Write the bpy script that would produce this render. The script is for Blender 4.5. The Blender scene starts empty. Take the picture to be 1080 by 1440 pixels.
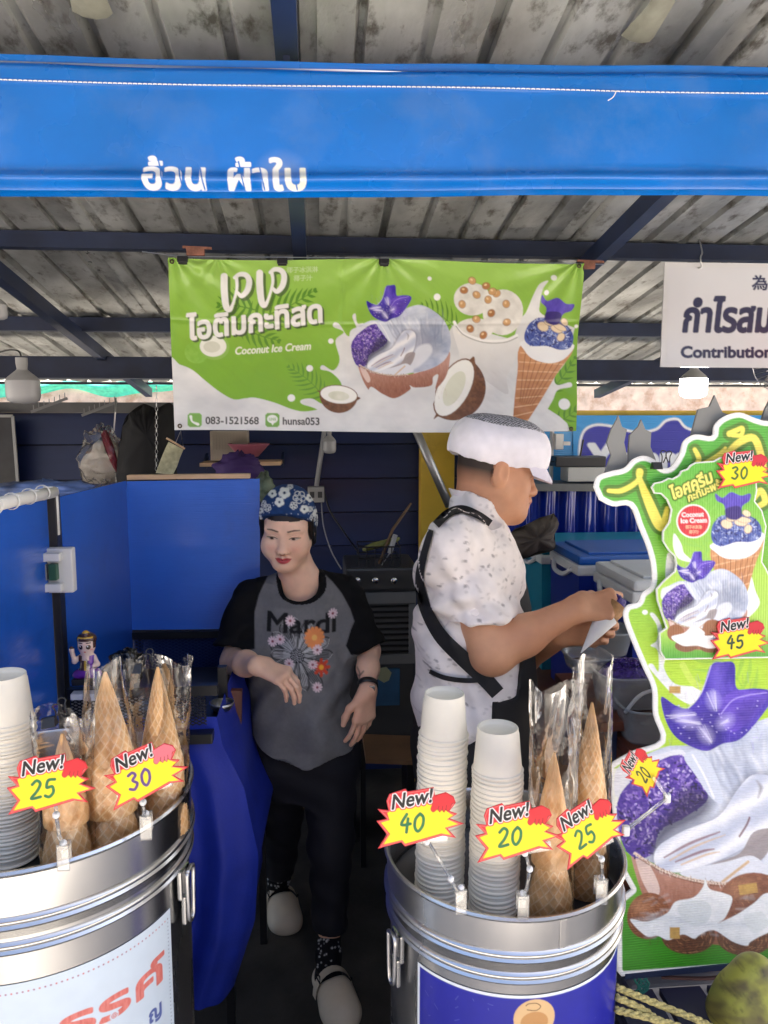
import bpy, bmesh, math, random
import numpy as np
from mathutils import Vector, Matrix, geometry

SC = bpy.context.scene
COL = SC.collection
RND = random.Random(7)
# ------------------------------------------------------------------ camera
PITCH, YAW, FPX = math.radians(7.0), math.radians(5.0), 1082.0
CAM = np.array([0.0, 0.0, 1.72])
cd = bpy.data.cameras.new('camera')
cd.sensor_fit = 'VERTICAL'; cd.sensor_height = 36.0; cd.sensor_width = 27.0
cd.lens = FPX / 1440 * 36; cd.clip_start = 0.05; cd.clip_end = 500
camo = bpy.data.objects.new('camera', cd); COL.objects.link(camo)
camo.location = CAM; camo.rotation_euler = (math.pi / 2 - PITCH, 0, -YAW)
SC.camera = camo
# ------------------------------------------------------------------ daylight
SUN_EL, SUN_AZ = math.radians(62), math.radians(62)      # azimuth clockwise from +Y: high sun over the right side of the stall
W = bpy.data.worlds.new('World'); SC.world = W; W.use_nodes = True
_nt = W.node_tree
_bg = _nt.nodes['Background']; _sky = _nt.nodes.new('ShaderNodeTexSky')
_sky.sky_type = 'NISHITA'; _sky.sun_disc = False
_sky.sun_elevation = SUN_EL; _sky.sun_rotation = SUN_AZ
_sky.air_density = .8; _sky.dust_density = 6.0; _sky.ozone_density = .6
_nt.links.new(_sky.outputs[0], _bg.inputs[0]); _bg.inputs[1].default_value = 0.15
sl = bpy.data.lights.new('sun', 'SUN'); sl.energy = 5.0; sl.angle = math.radians(0.5); sl.color = (1, .94, .86)
so = bpy.data.objects.new('sun', sl); COL.objects.link(so)
_sd = Vector((math.sin(SUN_AZ) * math.cos(SUN_EL), math.cos(SUN_AZ) * math.cos(SUN_EL), math.sin(SUN_EL)))
so.rotation_euler = _sd.to_track_quat('Z', 'Y').to_euler()
SC.view_settings.view_transform = 'Standard'; SC.view_settings.look = 'None'
SC.view_settings.exposure = 2.05; SC.view_settings.gamma = 1.0; SC.view_settings.use_curve_mapping = False

# ------------------------------------------------------------------ pixels (of the 1080x1440 photograph) to places
_R = np.array(camo.rotation_euler.to_matrix())
def ray(px, py):
    px = np.asarray(px, float); py = np.asarray(py, float)
    d = np.stack([(px - 540) / FPX, -(py - 720) / FPX, -np.ones_like(px)], -1)
    return d @ _R.T
def at(px, py, Y):
    d = ray(px, py); return CAM + d * (np.asarray((Y - CAM[1]) / d[..., 1])[..., None])
def atz(px, py, Z):
    d = ray(px, py); return CAM + d * (np.asarray((Z - CAM[2]) / d[..., 2])[..., None])
def atpl(px, py, o, n):
    d = ray(px, py); o = np.asarray(o, float); n = np.asarray(n, float)
    return CAM + d * (((o - CAM) @ n) / (d @ n))[..., None]
def pix(P):
    q = (np.asarray(P, float) - CAM) @ _R
    return 540 + FPX * q[..., 0] / -q[..., 2], 720 - FPX * q[..., 1] / -q[..., 2]
def V(*a): return np.array(a if len(a) > 1 else a[0], float)
def unit(v): v = np.asarray(v, float); return v / (np.linalg.norm(v) + 1e-12)

# ------------------------------------------------------------------ materials
def lin(c):
    c = np.asarray(c, float) / 255.0
    return np.where(c <= .04045, c / 12.92, ((c + .055) / 1.055) ** 2.4)
MATS = {}
def mat(name, rgb=None, rough=.5, metal=0., noise=0., nscale=8., bump=0., bscale=60., spec=.5, attr=False, dirt=0., dirtcol=(.03, .025, .02),
        dscale=5., coat=0., trans=0., sub=0., stretch=(1, 1, 1), emit=0., dthr=.55, rvar=0., aniso=0., wave=None, alpha=1.):
    if name in MATS: return MATS[name]
    m = bpy.data.materials.new(name); m.use_nodes = True; nt = m.node_tree; N = nt.nodes; L = nt.links
    b = N['Principled BSDF']
    tc = N.new('ShaderNodeTexCoord'); mp = N.new('ShaderNodeMapping'); L.new(tc.outputs['Object'], mp.inputs[0]); mp.inputs['Scale'].default_value = stretch
    if attr:
        a = N.new('ShaderNodeAttribute'); a.attribute_name = 'Col'; src = a.outputs['Color']
    else:
        r = N.new('ShaderNodeRGB'); r.outputs[0].default_value = (*rgb, 1); src = r.outputs[0]
    if noise:
        n = N.new('ShaderNodeTexNoise'); n.inputs['Scale'].default_value = nscale; n.inputs['Detail'].default_value = 6
        L.new(mp.outputs[0], n.inputs['Vector'])
        mr = N.new('ShaderNodeMapRange'); mr.inputs[1].default_value = .3; mr.inputs[2].default_value = .7
        mr.inputs[3].default_value = 1 - noise; mr.inputs[4].default_value = 1 + noise; L.new(n.outputs[0], mr.inputs[0])
        mx = N.new('ShaderNodeVectorMath'); mx.operation = 'SCALE'; L.new(src, mx.inputs[0]); L.new(mr.outputs[0], mx.inputs['Scale']); src = mx.outputs[0]
    if dirt:
        n = N.new('ShaderNodeTexNoise'); n.inputs['Scale'].default_value = dscale; n.inputs['Detail'].default_value = 8; n.inputs['Roughness'].default_value = .65
        L.new(mp.outputs[0], n.inputs['Vector'])
        mr = N.new('ShaderNodeMapRange'); mr.inputs[1].default_value = dthr; mr.inputs[2].default_value = dthr + .15
        mr.inputs[3].default_value = 0; mr.inputs[4].default_value = dirt; L.new(n.outputs[0], mr.inputs[0])
        mx = N.new('ShaderNodeMix'); mx.data_type = 'RGBA'; L.new(mr.outputs[0], mx.inputs[0]); L.new(src, mx.inputs[6])
        mx.inputs[7].default_value = (*dirtcol, 1); src = mx.outputs[2]
    L.new(src, b.inputs['Base Color'])
    b.inputs['Roughness'].default_value = rough; b.inputs['Metallic'].default_value = metal
    b.inputs['Specular IOR Level'].default_value = spec
    if rvar:
        n = N.new('ShaderNodeTexNoise'); n.inputs['Scale'].default_value = nscale * .7; n.inputs['Detail'].default_value = 5; L.new(mp.outputs[0], n.inputs['Vector'])
        mr = N.new('ShaderNodeMapRange'); mr.inputs[1].default_value = .3; mr.inputs[2].default_value = .7
        mr.inputs[3].default_value = max(.02, rough - rvar); mr.inputs[4].default_value = rough + rvar; L.new(n.outputs[0], mr.inputs[0]); L.new(mr.outputs[0], b.inputs['Roughness'])
    if coat: b.inputs['Coat Weight'].default_value = coat; b.inputs['Coat Roughness'].default_value = .12
    if aniso: b.inputs['Anisotropic'].default_value = aniso
    if trans: b.inputs['Transmission Weight'].default_value = trans
    if alpha < 1: b.inputs['Alpha'].default_value = alpha
    if sub: b.inputs['Subsurface Weight'].default_value = sub; b.inputs['Subsurface Radius'].default_value = (.012, .005, .003); b.inputs['Subsurface Scale'].default_value = .5
    if emit: b.inputs['Emission Color'].default_value = (*rgb, 1); b.inputs['Emission Strength'].default_value = emit
    nrm = None
    if wave:
        w = N.new('ShaderNodeTexWave'); w.bands_direction = wave[0]; w.inputs['Scale'].default_value = wave[1]; L.new(tc.outputs['Object'], w.inputs['Vector'])
        bp = N.new('ShaderNodeBump'); bp.inputs['Strength'].default_value = wave[2]; bp.inputs['Distance'].default_value = .002
        L.new(w.outputs['Fac'], bp.inputs['Height']); nrm = bp.outputs[0]
    if bump:
        n = N.new('ShaderNodeTexNoise'); n.inputs['Scale'].default_value = bscale; n.inputs['Detail'].default_value = 5; L.new(mp.outputs[0], n.inputs['Vector'])
        bp = N.new('ShaderNodeBump'); bp.inputs['Strength'].default_value = bump; bp.inputs['Distance'].default_value = .004
        L.new(n.outputs[0], bp.inputs['Height'])
        if nrm is not None: L.new(nrm, bp.inputs['Normal'])
        nrm = bp.outputs[0]
    if nrm is not None: L.new(nrm, b.inputs['Normal'])
    MATS[name] = m; return m
def film(name, tint=(.95, .96, .97), gloss=.12, rough=.08, bump=.6, bscale=18., milk=0.):
    """thin clear plastic: see-through with a skin of highlights"""
    if name in MATS: return MATS[name]
    m = bpy.data.materials.new(name); m.use_nodes = True; nt = m.node_tree; N = nt.nodes; L = nt.links
    N.remove(N['Principled BSDF']); out = N['Material Output']
    t = N.new('ShaderNodeBsdfTransparent'); t.inputs[0].default_value = (*tint, 1)
    g = N.new('ShaderNodeBsdfGlossy'); g.inputs['Roughness'].default_value = rough
    fr = N.new('ShaderNodeLayerWeight'); fr.inputs[0].default_value = .35
    mr = N.new('ShaderNodeMapRange'); mr.inputs[3].default_value = gloss; mr.inputs[4].default_value = .75; L.new(fr.outputs['Fresnel'], mr.inputs[0])
    mx = N.new('ShaderNodeMixShader'); L.new(mr.outputs[0], mx.inputs[0]); L.new(t.outputs[0], mx.inputs[1]); L.new(g.outputs[0], mx.inputs[2])
    if bump:
        tc = N.new('ShaderNodeTexCoord'); n = N.new('ShaderNodeTexNoise'); n.inputs['Scale'].default_value = bscale; n.inputs['Detail'].default_value = 3
        n.inputs['Distortion'].default_value = 1.5
        L.new(tc.outputs['Object'], n.inputs['Vector']); bp = N.new('ShaderNodeBump'); bp.inputs['Strength'].default_value = bump; bp.inputs['Distance'].default_value = .02
        L.new(n.outputs[0], bp.inputs['Height']); L.new(bp.outputs[0], g.inputs['Normal']); L.new(bp.outputs[0], fr.inputs['Normal'])
    last = mx
    if milk:
        d = N.new('ShaderNodeBsdfDiffuse'); d.inputs[0].default_value = (.8, .82, .84, 1)
        m2 = N.new('ShaderNodeMixShader'); m2.inputs[0].default_value = milk; L.new(mx.outputs[0], m2.inputs[1]); L.new(d.outputs[0], m2.inputs[2]); last = m2
    L.new(last.outputs[0], out.inputs[0]); MATS[name] = m; return m

# ------------------------------------------------------------------ things, parts
def link(name, me, parent=None):
    o = bpy.data.objects.new(name, me); COL.objects.link(o)
    if parent is not None:
        o.parent = parent; o.matrix_parent_inverse = parent.matrix_world.inverted()
    return o
def thing(name, label, cat, loc=(0, 0, 0), group=None):
    o = bpy.data.objects.new(name, None); COL.objects.link(o); o.location = loc; o.empty_display_size = .05
    o.matrix_world = Matrix.Translation(Vector(loc)); return tag(o, label, cat, group)
def tag(o, label, cat, group=None):
    o['label'] = label; o['category'] = cat
    if group: o['group'] = group
    return o
def struct(o): o['kind'] = 'structure'; return o
def dup(o, loc=None, label=None, group=None, parent=None):
    c = o.copy(); COL.objects.link(c)
    if parent is not None: c.parent = parent
    if loc is not None: c.location = loc
    if label: c['label'] = label
    if group: c['group'] = group
    for ch in list(o.children): dup(ch, parent=c)
    return c

class MB:
    """collects shapes, then becomes ONE mesh object (world coordinates)"""
    def __init__(s): s.v = []; s.f = []; s.mi = []; s.cur = 0
    def add(s, vs, fs):
        b = len(s.v); s.v += [tuple(map(float, v)) for v in vs]; s.f += [tuple(b + i for i in f) for f in fs]; s.mi += [s.cur] * len(fs); return s
    def box(s, c, size, rot=None, M=None, bev=0.):
        hx, hy, hz = [x / 2 for x in size]
        if bev:
            bm = bmesh.new(); bmesh.ops.create_cube(bm, size=1)
            for v in bm.verts: v.co = Vector((v.co.x * 2 * hx, v.co.y * 2 * hy, v.co.z * 2 * hz))
            bmesh.ops.bevel(bm, geom=list(bm.edges), offset=bev, segments=2, affect='EDGES', profile=.6)
            bm.verts.index_update(); vs = np.array([v.co[:] for v in bm.verts]); fs = [[v.index for v in f.verts] for f in bm.faces]; bm.free()
        else:
            vs = np.array([(x, y, z) for x in (-hx, hx) for y in (-hy, hy) for z in (-hz, hz)])
            fs = [(0, 1, 3, 2), (4, 6, 7, 5), (0, 4, 5, 1), (2, 3, 7, 6), (0, 2, 6, 4), (1, 5, 7, 3)]
        if rot is not None: vs = vs @ np.array(Matrix.Rotation(rot[0], 3, rot[1])).T
        if M is not None: vs = vs @ np.asarray(M).T
        return s.add(vs + np.asarray(c), fs)
    def bar(s, a, b, w, h, up=(0, 0, 1), bev=0.):
        a = V(a); b = V(b); d = unit(b - a); u = unit(np.cross(np.cross(d, up), d)); r = np.cross(d, u)
        return s.box((a + b) / 2, (np.linalg.norm(b - a), w, h), M=np.stack([d, r, u], 1), bev=bev)
    def tube(s, path, r, n=10, cap=True, up=(0, 0, 1)):
        P = np.asarray(path, float); k = len(P); r = np.broadcast_to(r, (k,))
        t = np.gradient(P, axis=0); t /= np.linalg.norm(t, axis=1)[:, None] + 1e-12
        u0 = V(up)
        if abs(u0 @ t[0]) > .9: u0 = V(1, 0, 0) if abs(t[0][0]) < .9 else V(0, 1, 0)
        vs = []
        for i in range(k):
            u = unit(u0 - t[i] * (u0 @ t[i])); u0 = u; w = np.cross(t[i], u)
            for j in range(n):
                a = 2 * math.pi * j / n; vs.append(P[i] + r[i] * (math.cos(a) * u + math.sin(a) * w))
        fs = [(i * n + j, i * n + (j + 1) % n, (i + 1) * n + (j + 1) % n, (i + 1) * n + j) for i in range(k - 1) for j in range(n)]
        if cap: fs += [tuple(range(n))[::-1], tuple((k - 1) * n + j for j in range(n))]
        return s.add(vs, fs)
    def lathe(s, prof, n=32, c=(0, 0, 0), M=None, arc=None, sx=1., sy=1.):
        """prof: (radius, z) list"""
        m = n if arc is None else n + 1
        A = [(2 * math.pi * j / n) if arc is None else arc[0] + (arc[1] - arc[0]) * j / n for j in range(m)]
        vs = np.array([(r * math.cos(a) * sx, r * math.sin(a) * sy, z) for r, z in prof for a in A])
        if M is not None: vs = vs @ np.asarray(M).T
        k = len(prof); fs = []
        for i in range(k - 1):
            for j in range(n):
                j2 = (j + 1) % m; fs.append((i * m + j, i * m + j2, (i + 1) * m + j2, (i + 1) * m + j))
        return s.add(vs + np.asarray(c), fs)
    def ball(s, c, r, n=14, M=None):
        r = (r, r, r) if np.isscalar(r) else r; k = n // 2
        vs = []
        for i in range(k + 1):
            th = math.pi * i / k
            for j in range(n): vs.append((r[0] * math.sin(th) * math.cos(2 * math.pi * j / n), r[1] * math.sin(th) * math.sin(2 * math.pi * j / n), r[2] * math.cos(th)))
        vs = np.array(vs)
        if M is not None: vs = vs @ np.asarray(M).T
        return s.add(vs + np.asarray(c), [(i * n + j, (i + 1) * n + j, (i + 1) * n + (j + 1) % n, i * n + (j + 1) % n) for i in range(k) for j in range(n)])
    def prism(s, poly, o, U, Vv, th):
        """flat outline poly (u,v) extruded by th along U x V"""
        o = V(o); U = V(U); Vv = V(Vv); nn = unit(np.cross(U, Vv)) * th; P = [o + U * u + Vv * v for u, v in poly]; n = len(P)
        tri = geometry.tessellate_polygon([[Vector((u, v, 0)) for u, v in poly]])
        ar = sum(poly[i][0] * poly[(i + 1) % n][1] - poly[(i + 1) % n][0] * poly[i][1] for i in range(n))
        fs = []
        for t in tri:
            a = [poly[i] for i in t]; sg = (a[1][0] - a[0][0]) * (a[2][1] - a[0][1]) - (a[2][0] - a[0][0]) * (a[1][1] - a[0][1])
            t = t if sg > 0 else t[::-1]
            fs.append(tuple(i + n for i in t)); fs.append(tuple(t[::-1]))
        for i in range(n):
            j = (i + 1) % n; q = (i, j, j + n, i + n); fs.append(q if ar > 0 else q[::-1])
        return s.add(P + [p + nn for p in P], fs)
    def grid(s, A):
        A = np.asarray(A); r, c = A.shape[:2]
        return s.add(A.reshape(-1, 3), [(i * c + j, i * c + j + 1, (i + 1) * c + j + 1, (i + 1) * c + j) for i in range(r - 1) for j in range(c - 1)])
    def build(s, name, m, parent=None, smooth=False, auto=None):
        me = bpy.data.meshes.new(name); me.from_pydata(s.v, [], s.f)
        for k in (m if isinstance(m, (list, tuple)) else [m]): me.materials.append(k)
        if isinstance(m, (list, tuple)): me.polygons.foreach_set('material_index', s.mi)
        if smooth or auto: me.polygons.foreach_set('use_smooth', [True] * len(me.polygons))
        if auto: me.set_sharp_from_angle(angle=math.radians(auto))
        me.update(); o = link(name, me)
        # origin at the middle of its base, so that it can be moved or copied as a thing
        a = np.array(s.v); c = (a.min(0) + a.max(0)) / 2; c[2] = a[:, 2].min()
        me.transform(Matrix.Translation(-Vector(c))); o.location = c; o.matrix_world = Matrix.Translation(Vector(c))
        if parent is not None: o.parent = parent; o.matrix_parent_inverse = parent.matrix_world.inverted()
        return o
def npmesh(name, P, F, m, parent=None, col=None, smooth=True):
    """big mesh from numpy arrays; F is (n,3) or (n,4); col per vertex"""
    me = bpy.data.meshes.new(name); P = np.asarray(P, np.float32); F = np.asarray(F, np.int32); k = F.shape[1]
    me.vertices.add(len(P)); me.vertices.foreach_set('co', P.ravel())
    me.loops.add(F.size); me.loops.foreach_set('vertex_index', F.ravel())
    me.polygons.add(len(F)); me.polygons.foreach_set('loop_start', np.arange(0, F.size, k, dtype=np.int32))
    if smooth: me.polygons.foreach_set('use_smooth', np.ones(len(F), bool))
    me.materials.append(m)
    if col is not None:
        a = me.attributes.new('Col', 'FLOAT_COLOR', 'POINT'); c4 = np.ones((len(P), 4), np.float32); c4[:, :3] = col; a.data.foreach_set('color', c4.ravel())
    me.update(calc_edges=True); me.validate()
    return link(name, me, parent)
# ------------------------------------------------------------------ flat print: colours painted on fine meshes
def _hash(i, j, s):
    h = (i * 374761393 + j * 668265263 + s * 1442695041) & 0xffffffff
    h = ((h ^ (h >> 13)) * 1274126177) & 0xffffffff
    return ((h ^ (h >> 16)) & 0xffff) / 65535.0
def vnoise(x, y, s=0):
    i = np.floor(x).astype(np.int64); j = np.floor(y).astype(np.int64); u = x - i; v = y - j
    u = u * u * (3 - 2 * u); v = v * v * (3 - 2 * v)
    return (_hash(i, j, s) * (1 - u) + _hash(i + 1, j, s) * u) * (1 - v) + (_hash(i, j + 1, s) * (1 - u) + _hash(i + 1, j + 1, s) * u) * v
def fbm(x, y, s=0, o=4):
    r = 0; a = .5
    for k in range(o): r = r + a * vnoise(x * 2 ** k, y * 2 ** k, s + k); a *= .5
    return r / (1 - .5 ** o)
def smooth_poly(p, n=6, closed=True):
    p = np.asarray(p, float); k = len(p); out = []
    rng = range(k if closed else k - 1)
    for i in rng:
        if closed: a, b, c, d = p[(i - 1) % k], p[i], p[(i + 1) % k], p[(i + 2) % k]
        else: a, b, c, d = p[max(i - 1, 0)], p[i], p[i + 1], p[min(i + 2, k - 1)]
        for t in np.arange(n) / n:
            out.append(.5 * ((2 * b) + (c - a) * t + (2 * a - 5 * b + 4 * c - d) * t * t + (3 * b - a - 3 * c + d) * t ** 3))
    if not closed: out.append(p[-1])
    return np.array(out)
def sd_poly(x, y, polys):
    """signed distance (negative inside, non-zero winding) to closed outlines"""
    d = np.full(x.shape, 1e18); w = np.zeros(x.shape, np.int32)
    for p in polys:
        p = np.asarray(p, float)
        for i in range(len(p)):
            ax, ay = p[i]; bx, by = p[(i + 1) % len(p)]; ex, ey = bx - ax, by - ay; wx, wy = x - ax, y - ay
            t = np.clip((wx * ex + wy * ey) / (ex * ex + ey * ey + 1e-12), 0, 1)
            d = np.minimum(d, (wx - t * ex) ** 2 + (wy - t * ey) ** 2)
            cr = ex * wy - ey * wx
            w += ((ay <= y) & (by > y) & (cr > 0)).astype(np.int32) - ((ay > y) & (by <= y) & (cr < 0)).astype(np.int32)
    return np.where(w != 0, -1, 1) * np.sqrt(d)
def glyphs(text):
    """outlines of a line of text in the built-in font (unit size)"""
    c = bpy.data.curves.new('text_outline', 'FONT'); c.body = text; o = bpy.data.objects.new('text_outline', c); COL.objects.link(o)
    bpy.context.view_layer.update(); dg = bpy.context.evaluated_depsgraph_get()
    cu = o.evaluated_get(dg).to_curve(dg, apply_modifiers=False); out = []
    for s in cu.splines:
        bp = s.bezier_points; n = len(bp); pts = []
        if n:
            for i in range(n):
                a = bp[i]; b = bp[(i + 1) % n]; p0, p1, p2, p3 = [np.array(q[:2]) for q in (a.co, a.handle_right, b.handle_left, b.co)]
                m = 1 if (np.abs(np.cross(p3 - p0, p1 - p0)) + np.abs(np.cross(p3 - p0, p2 - p0))) < 1e-4 else 4
                for t in np.arange(m) / m: pts.append((1 - t) ** 3 * p0 + 3 * (1 - t) ** 2 * t * p1 + 3 * (1 - t) * t * t * p2 + t ** 3 * p3)
        else: pts = [np.array(q.co[:2]) for q in s.points]
        if len(pts) > 2: out.append(np.array(pts))
    bpy.data.objects.remove(o); bpy.data.curves.remove(c); return out
class Canvas:
    """points with canvas coordinates x,y (pixels, y down) and a colour each"""
    def __init__(s, x, y, base, aa=.6):
        s.x = np.asarray(x, float); s.y = np.asarray(y, float); s.c = np.empty(s.x.shape + (3,)); s.aa = aa; s.c[:] = lin(base); s.T = None; s.clip = None
        if s.x.ndim == 2: s.cm = (s.x.min(0), s.x.max(0), s.y.min(1), s.y.max(1))
    def tf(s, p):
        p = np.asarray(p, float)
        return p if s.T is None else p @ s.T[0].T + s.T[1]
    def sc(s): return 1. if s.T is None else math.sqrt(abs(np.linalg.det(s.T[0])))
    def box(s, p, m):
        if s.x.ndim == 2:
            a, b = np.searchsorted(s.cm[1], p[:, 0].min() - m), np.searchsorted(s.cm[0], p[:, 0].max() + m); c, d = np.searchsorted(s.cm[3], p[:, 1].min() - m), np.searchsorted(s.cm[2], p[:, 1].max() + m)
            return slice(c, max(c, d)), slice(a, max(a, b))
        return np.nonzero((s.x > p[:, 0].min() - m) & (s.x < p[:, 0].max() + m) & (s.y > p[:, 1].min() - m) & (s.y < p[:, 1].max() + m))
    def put(s, I, d, col, op=1., soft=None):
        aa = soft or s.aa; a = np.clip(.5 - d / (2 * aa), 0, 1) * op
        if s.clip is not None: a = a * s.clip[I]
        xx, yy = s.x[I], s.y[I]
        if s.T is not None:
            q = (np.stack([xx, yy], -1) - s.T[1]) @ np.linalg.inv(s.T[0]).T; xx, yy = q[..., 0], q[..., 1]
        c = col(xx, yy, d) if callable(col) else np.asarray(col, float)
        c = lin(np.clip(c, 0, 255)); s.c[I] = s.c[I] * (1 - a[..., None]) + c * a[..., None]
    def poly(s, pts, col, sm=True, op=1., grow=0., soft=None):
        p = smooth_poly(pts, 5) if sm else np.asarray(pts, float); p = s.tf(p); g = grow * s.sc(); so = None if soft is None else soft * s.sc()
        I = s.box(p, abs(g) + 3 + (so or 0)); s.put(I, sd_poly(s.x[I], s.y[I], [p]) - g, col, op, so); return s
    def stroke(s, pts, w, col, sm=True, op=1., grow=0., soft=None):
        pts = np.asarray(pts, float); w = np.broadcast_to(np.asarray(w, float), (len(pts),))
        if sm and len(pts) > 2:
            q = smooth_poly(np.column_stack([pts, w]), 5, False); pts, w = q[:, :2], q[:, 2]
        p = s.tf(pts); k = s.sc(); w = w * k; g = grow * k; so = None if soft is None else soft * k
        I = s.box(p, w.max() + g + 3 + (so or 0)); x, y = s.x[I], s.y[I]; d = np.full(x.shape, 1e9)
        for i in range(len(p) - 1):
            e = p[i + 1] - p[i]; t = np.clip(((x - p[i, 0]) * e[0] + (y - p[i, 1]) * e[1]) / (e @ e + 1e-9), 0, 1)
            d = np.minimum(d, np.hypot(x - p[i, 0] - t * e[0], y - p[i, 1] - t * e[1]) - (w[i] + (w[i + 1] - w[i]) * t) / 2)
        s.put(I, d - g, col, op, so); return s
    def ell(s, c, r, col, rot=0., op=1., soft=None, n=28):
        a = np.arange(n) * 2 * math.pi / n; r = (r, r) if np.isscalar(r) else r; cr, sr = math.cos(rot), math.sin(rot)
        q = np.column_stack([r[0] * np.cos(a), r[1] * np.sin(a)]); return s.poly(q @ np.array([[cr, sr], [-sr, cr]]) + np.asarray(c), col, False, op, 0., soft)
    def text(s, t, pos, size, col, rot=0., bold=0., shear=0., sx=1., op=1., width=None):
        g = glyphs(t)
        if not g: return s
        if width: mx = max(p[:, 0].max() for p in g); sx = width / (mx * size)
        cr, sr = math.cos(rot), math.sin(rot); P = []
        for p in g:
            q = np.column_stack([(p[:, 0] + shear * p[:, 1]) * size * sx, -p[:, 1] * size]); P.append(s.tf(q @ np.array([[cr, sr], [-sr, cr]]) + np.asarray(pos)))
        for p in P:        # each outline box alone would break counters, so use one box
            pass
        al = np.concatenate(P); k = s.sc(); I = s.box(al, 3 + bold * k); s.put(I, sd_poly(s.x[I], s.y[I], P) - bold * k, col, op); return s
def sheet(name, m, place, x0, x1, y0, y1, paint, base, parent=None, step=1., keep=None, disp=None):
    """a fine sheet laid out in photo pixels; place(x,y)->points, paint(canvas)"""
    nx = int(round((x1 - x0) / step)) + 1; ny = int(round((y1 - y0) / step)) + 1
    X, Yy = np.meshgrid(np.linspace(x0, x1, nx), np.linspace(y0, y1, ny)); cv = Canvas(X, Yy, base, aa=.6 * max(step, .5)); paint(cv)
    P = place(X, Yy); idx = np.arange(nx * ny).reshape(ny, nx)
    F = np.stack([idx[:-1, :-1], idx[1:, :-1], idx[1:, 1:], idx[:-1, 1:]], -1).reshape(-1, 4)
    Pf = P.reshape(-1, 3); C = cv.c.reshape(-1, 3)
    if keep is not None:
        k = keep(X, Yy).reshape(-1); F = F[k[F].all(1)]; u = np.unique(F); mp = np.zeros(len(Pf), np.int32); mp[u] = np.arange(len(u)); F = mp[F]; Pf = Pf[u]; C = C[u]
    return npmesh(name, Pf, F, m, parent, C)
# ------------------------------------------------------------------ soft bodies: blended round shapes turned into one skin
class Body:
    def __init__(s): s.p = []; s.warp = None
    def cone(s, a, b, ra, rb, k=.02, op=1):
        a = V(a); b = V(b); e = b - a; L2 = e @ e + 1e-12
        def f(P):
            t = np.clip(((P - a) @ e) / L2, 0, 1); return np.linalg.norm(P - a - t[:, None] * e, axis=1) - (ra + (rb - ra) * t)
        s.p.append((f, (a + b) / 2, math.sqrt(L2) / 2 + max(ra, rb), k, op)); return s
    def chain(s, pts, rs, k=.02):
        for i in range(len(pts) - 1): s.cone(pts[i], pts[i + 1], rs[i], rs[i + 1], k)
        return s
    def ell(s, c, r, k=.02, M=None, op=1):
        c = V(c); r = V(r) if not np.isscalar(r) else V(r, r, r)
        def f(P):
            q = P - c
            if M is not None: q = q @ M
            k0 = np.linalg.norm(q / r, axis=1); k1 = np.linalg.norm(q / (r * r), axis=1) + 1e-9; return np.where(k0 < .05, -r.min(), k0 * (k0 - 1) / k1)
        s.p.append((f, c, r.max(), k, op)); return s
    def cut(s, f):            # hard intersection with f<0 everywhere
        s.p.append((f, None, None, 0, 2)); return s
    def ev(s, P, prims=None):
        d = np.full(len(P), 1e3)
        for f, c, R, k, op in (s.p if prims is None else prims):
            e = f(P)
            if op == 1: h = np.maximum(k - np.abs(d - e), 0) / k if k else 0; d = np.minimum(d, e) - h * h * k * .25
            elif op == -1: h = np.maximum(k - np.abs(d + e), 0) / k if k else 0; d = np.maximum(d, -e) + h * h * k * .25
            else: d = np.maximum(d, e)
        return d
    def mesh(s, h, pad=.03, B=12):
        pos = [q for q in s.p if q[4] == 1]
        lo = np.min([q[1] - q[2] for q in pos], 0) - pad; hi = np.max([q[1] + q[2] for q in pos], 0) + pad
        nb = np.ceil((hi - lo) / (h * B)).astype(int); n = nb * B + 1
        S = np.full(n, .05, np.float32); half = h * B * math.sqrt(3) / 2
        g = np.stack(np.meshgrid(*[np.arange(B + 1)] * 3, indexing='ij'), -1).reshape(-1, 3) * h
        cen = np.array([q[1] if q[1] is not None else (0, 0, 0) for q in s.p]); rad = np.array([q[2] if q[2] is not None else 1e9 for q in s.p]); kk = np.array([q[3] for q in s.p])
        for bi in np.ndindex(*nb):
            o = lo + np.array(bi) * h * B; c = o + h * B / 2
            near = np.linalg.norm(cen - c, axis=1) - rad < half + kk + .012
            pr = [q for q, u in zip(s.p, near) if u]
            if not any(q[4] == 1 for q in pr): continue
            d0 = s.ev(c[None], pr)[0]
            sl = tuple(slice(i * B, i * B + B + 1) for i in bi)
            if abs(d0) > half * 1.35 + .02: S[sl] = np.sign(d0) * .05; continue
            S[sl] = s.ev(g + o, pr).reshape(B + 1, B + 1, B + 1)
        P, F = surface_nets(S, lo, h)
        if s.warp is not None: P = P - normals(P, F) * s.warp(P)[:, None]      # cloth folds
        return P, F
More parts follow.
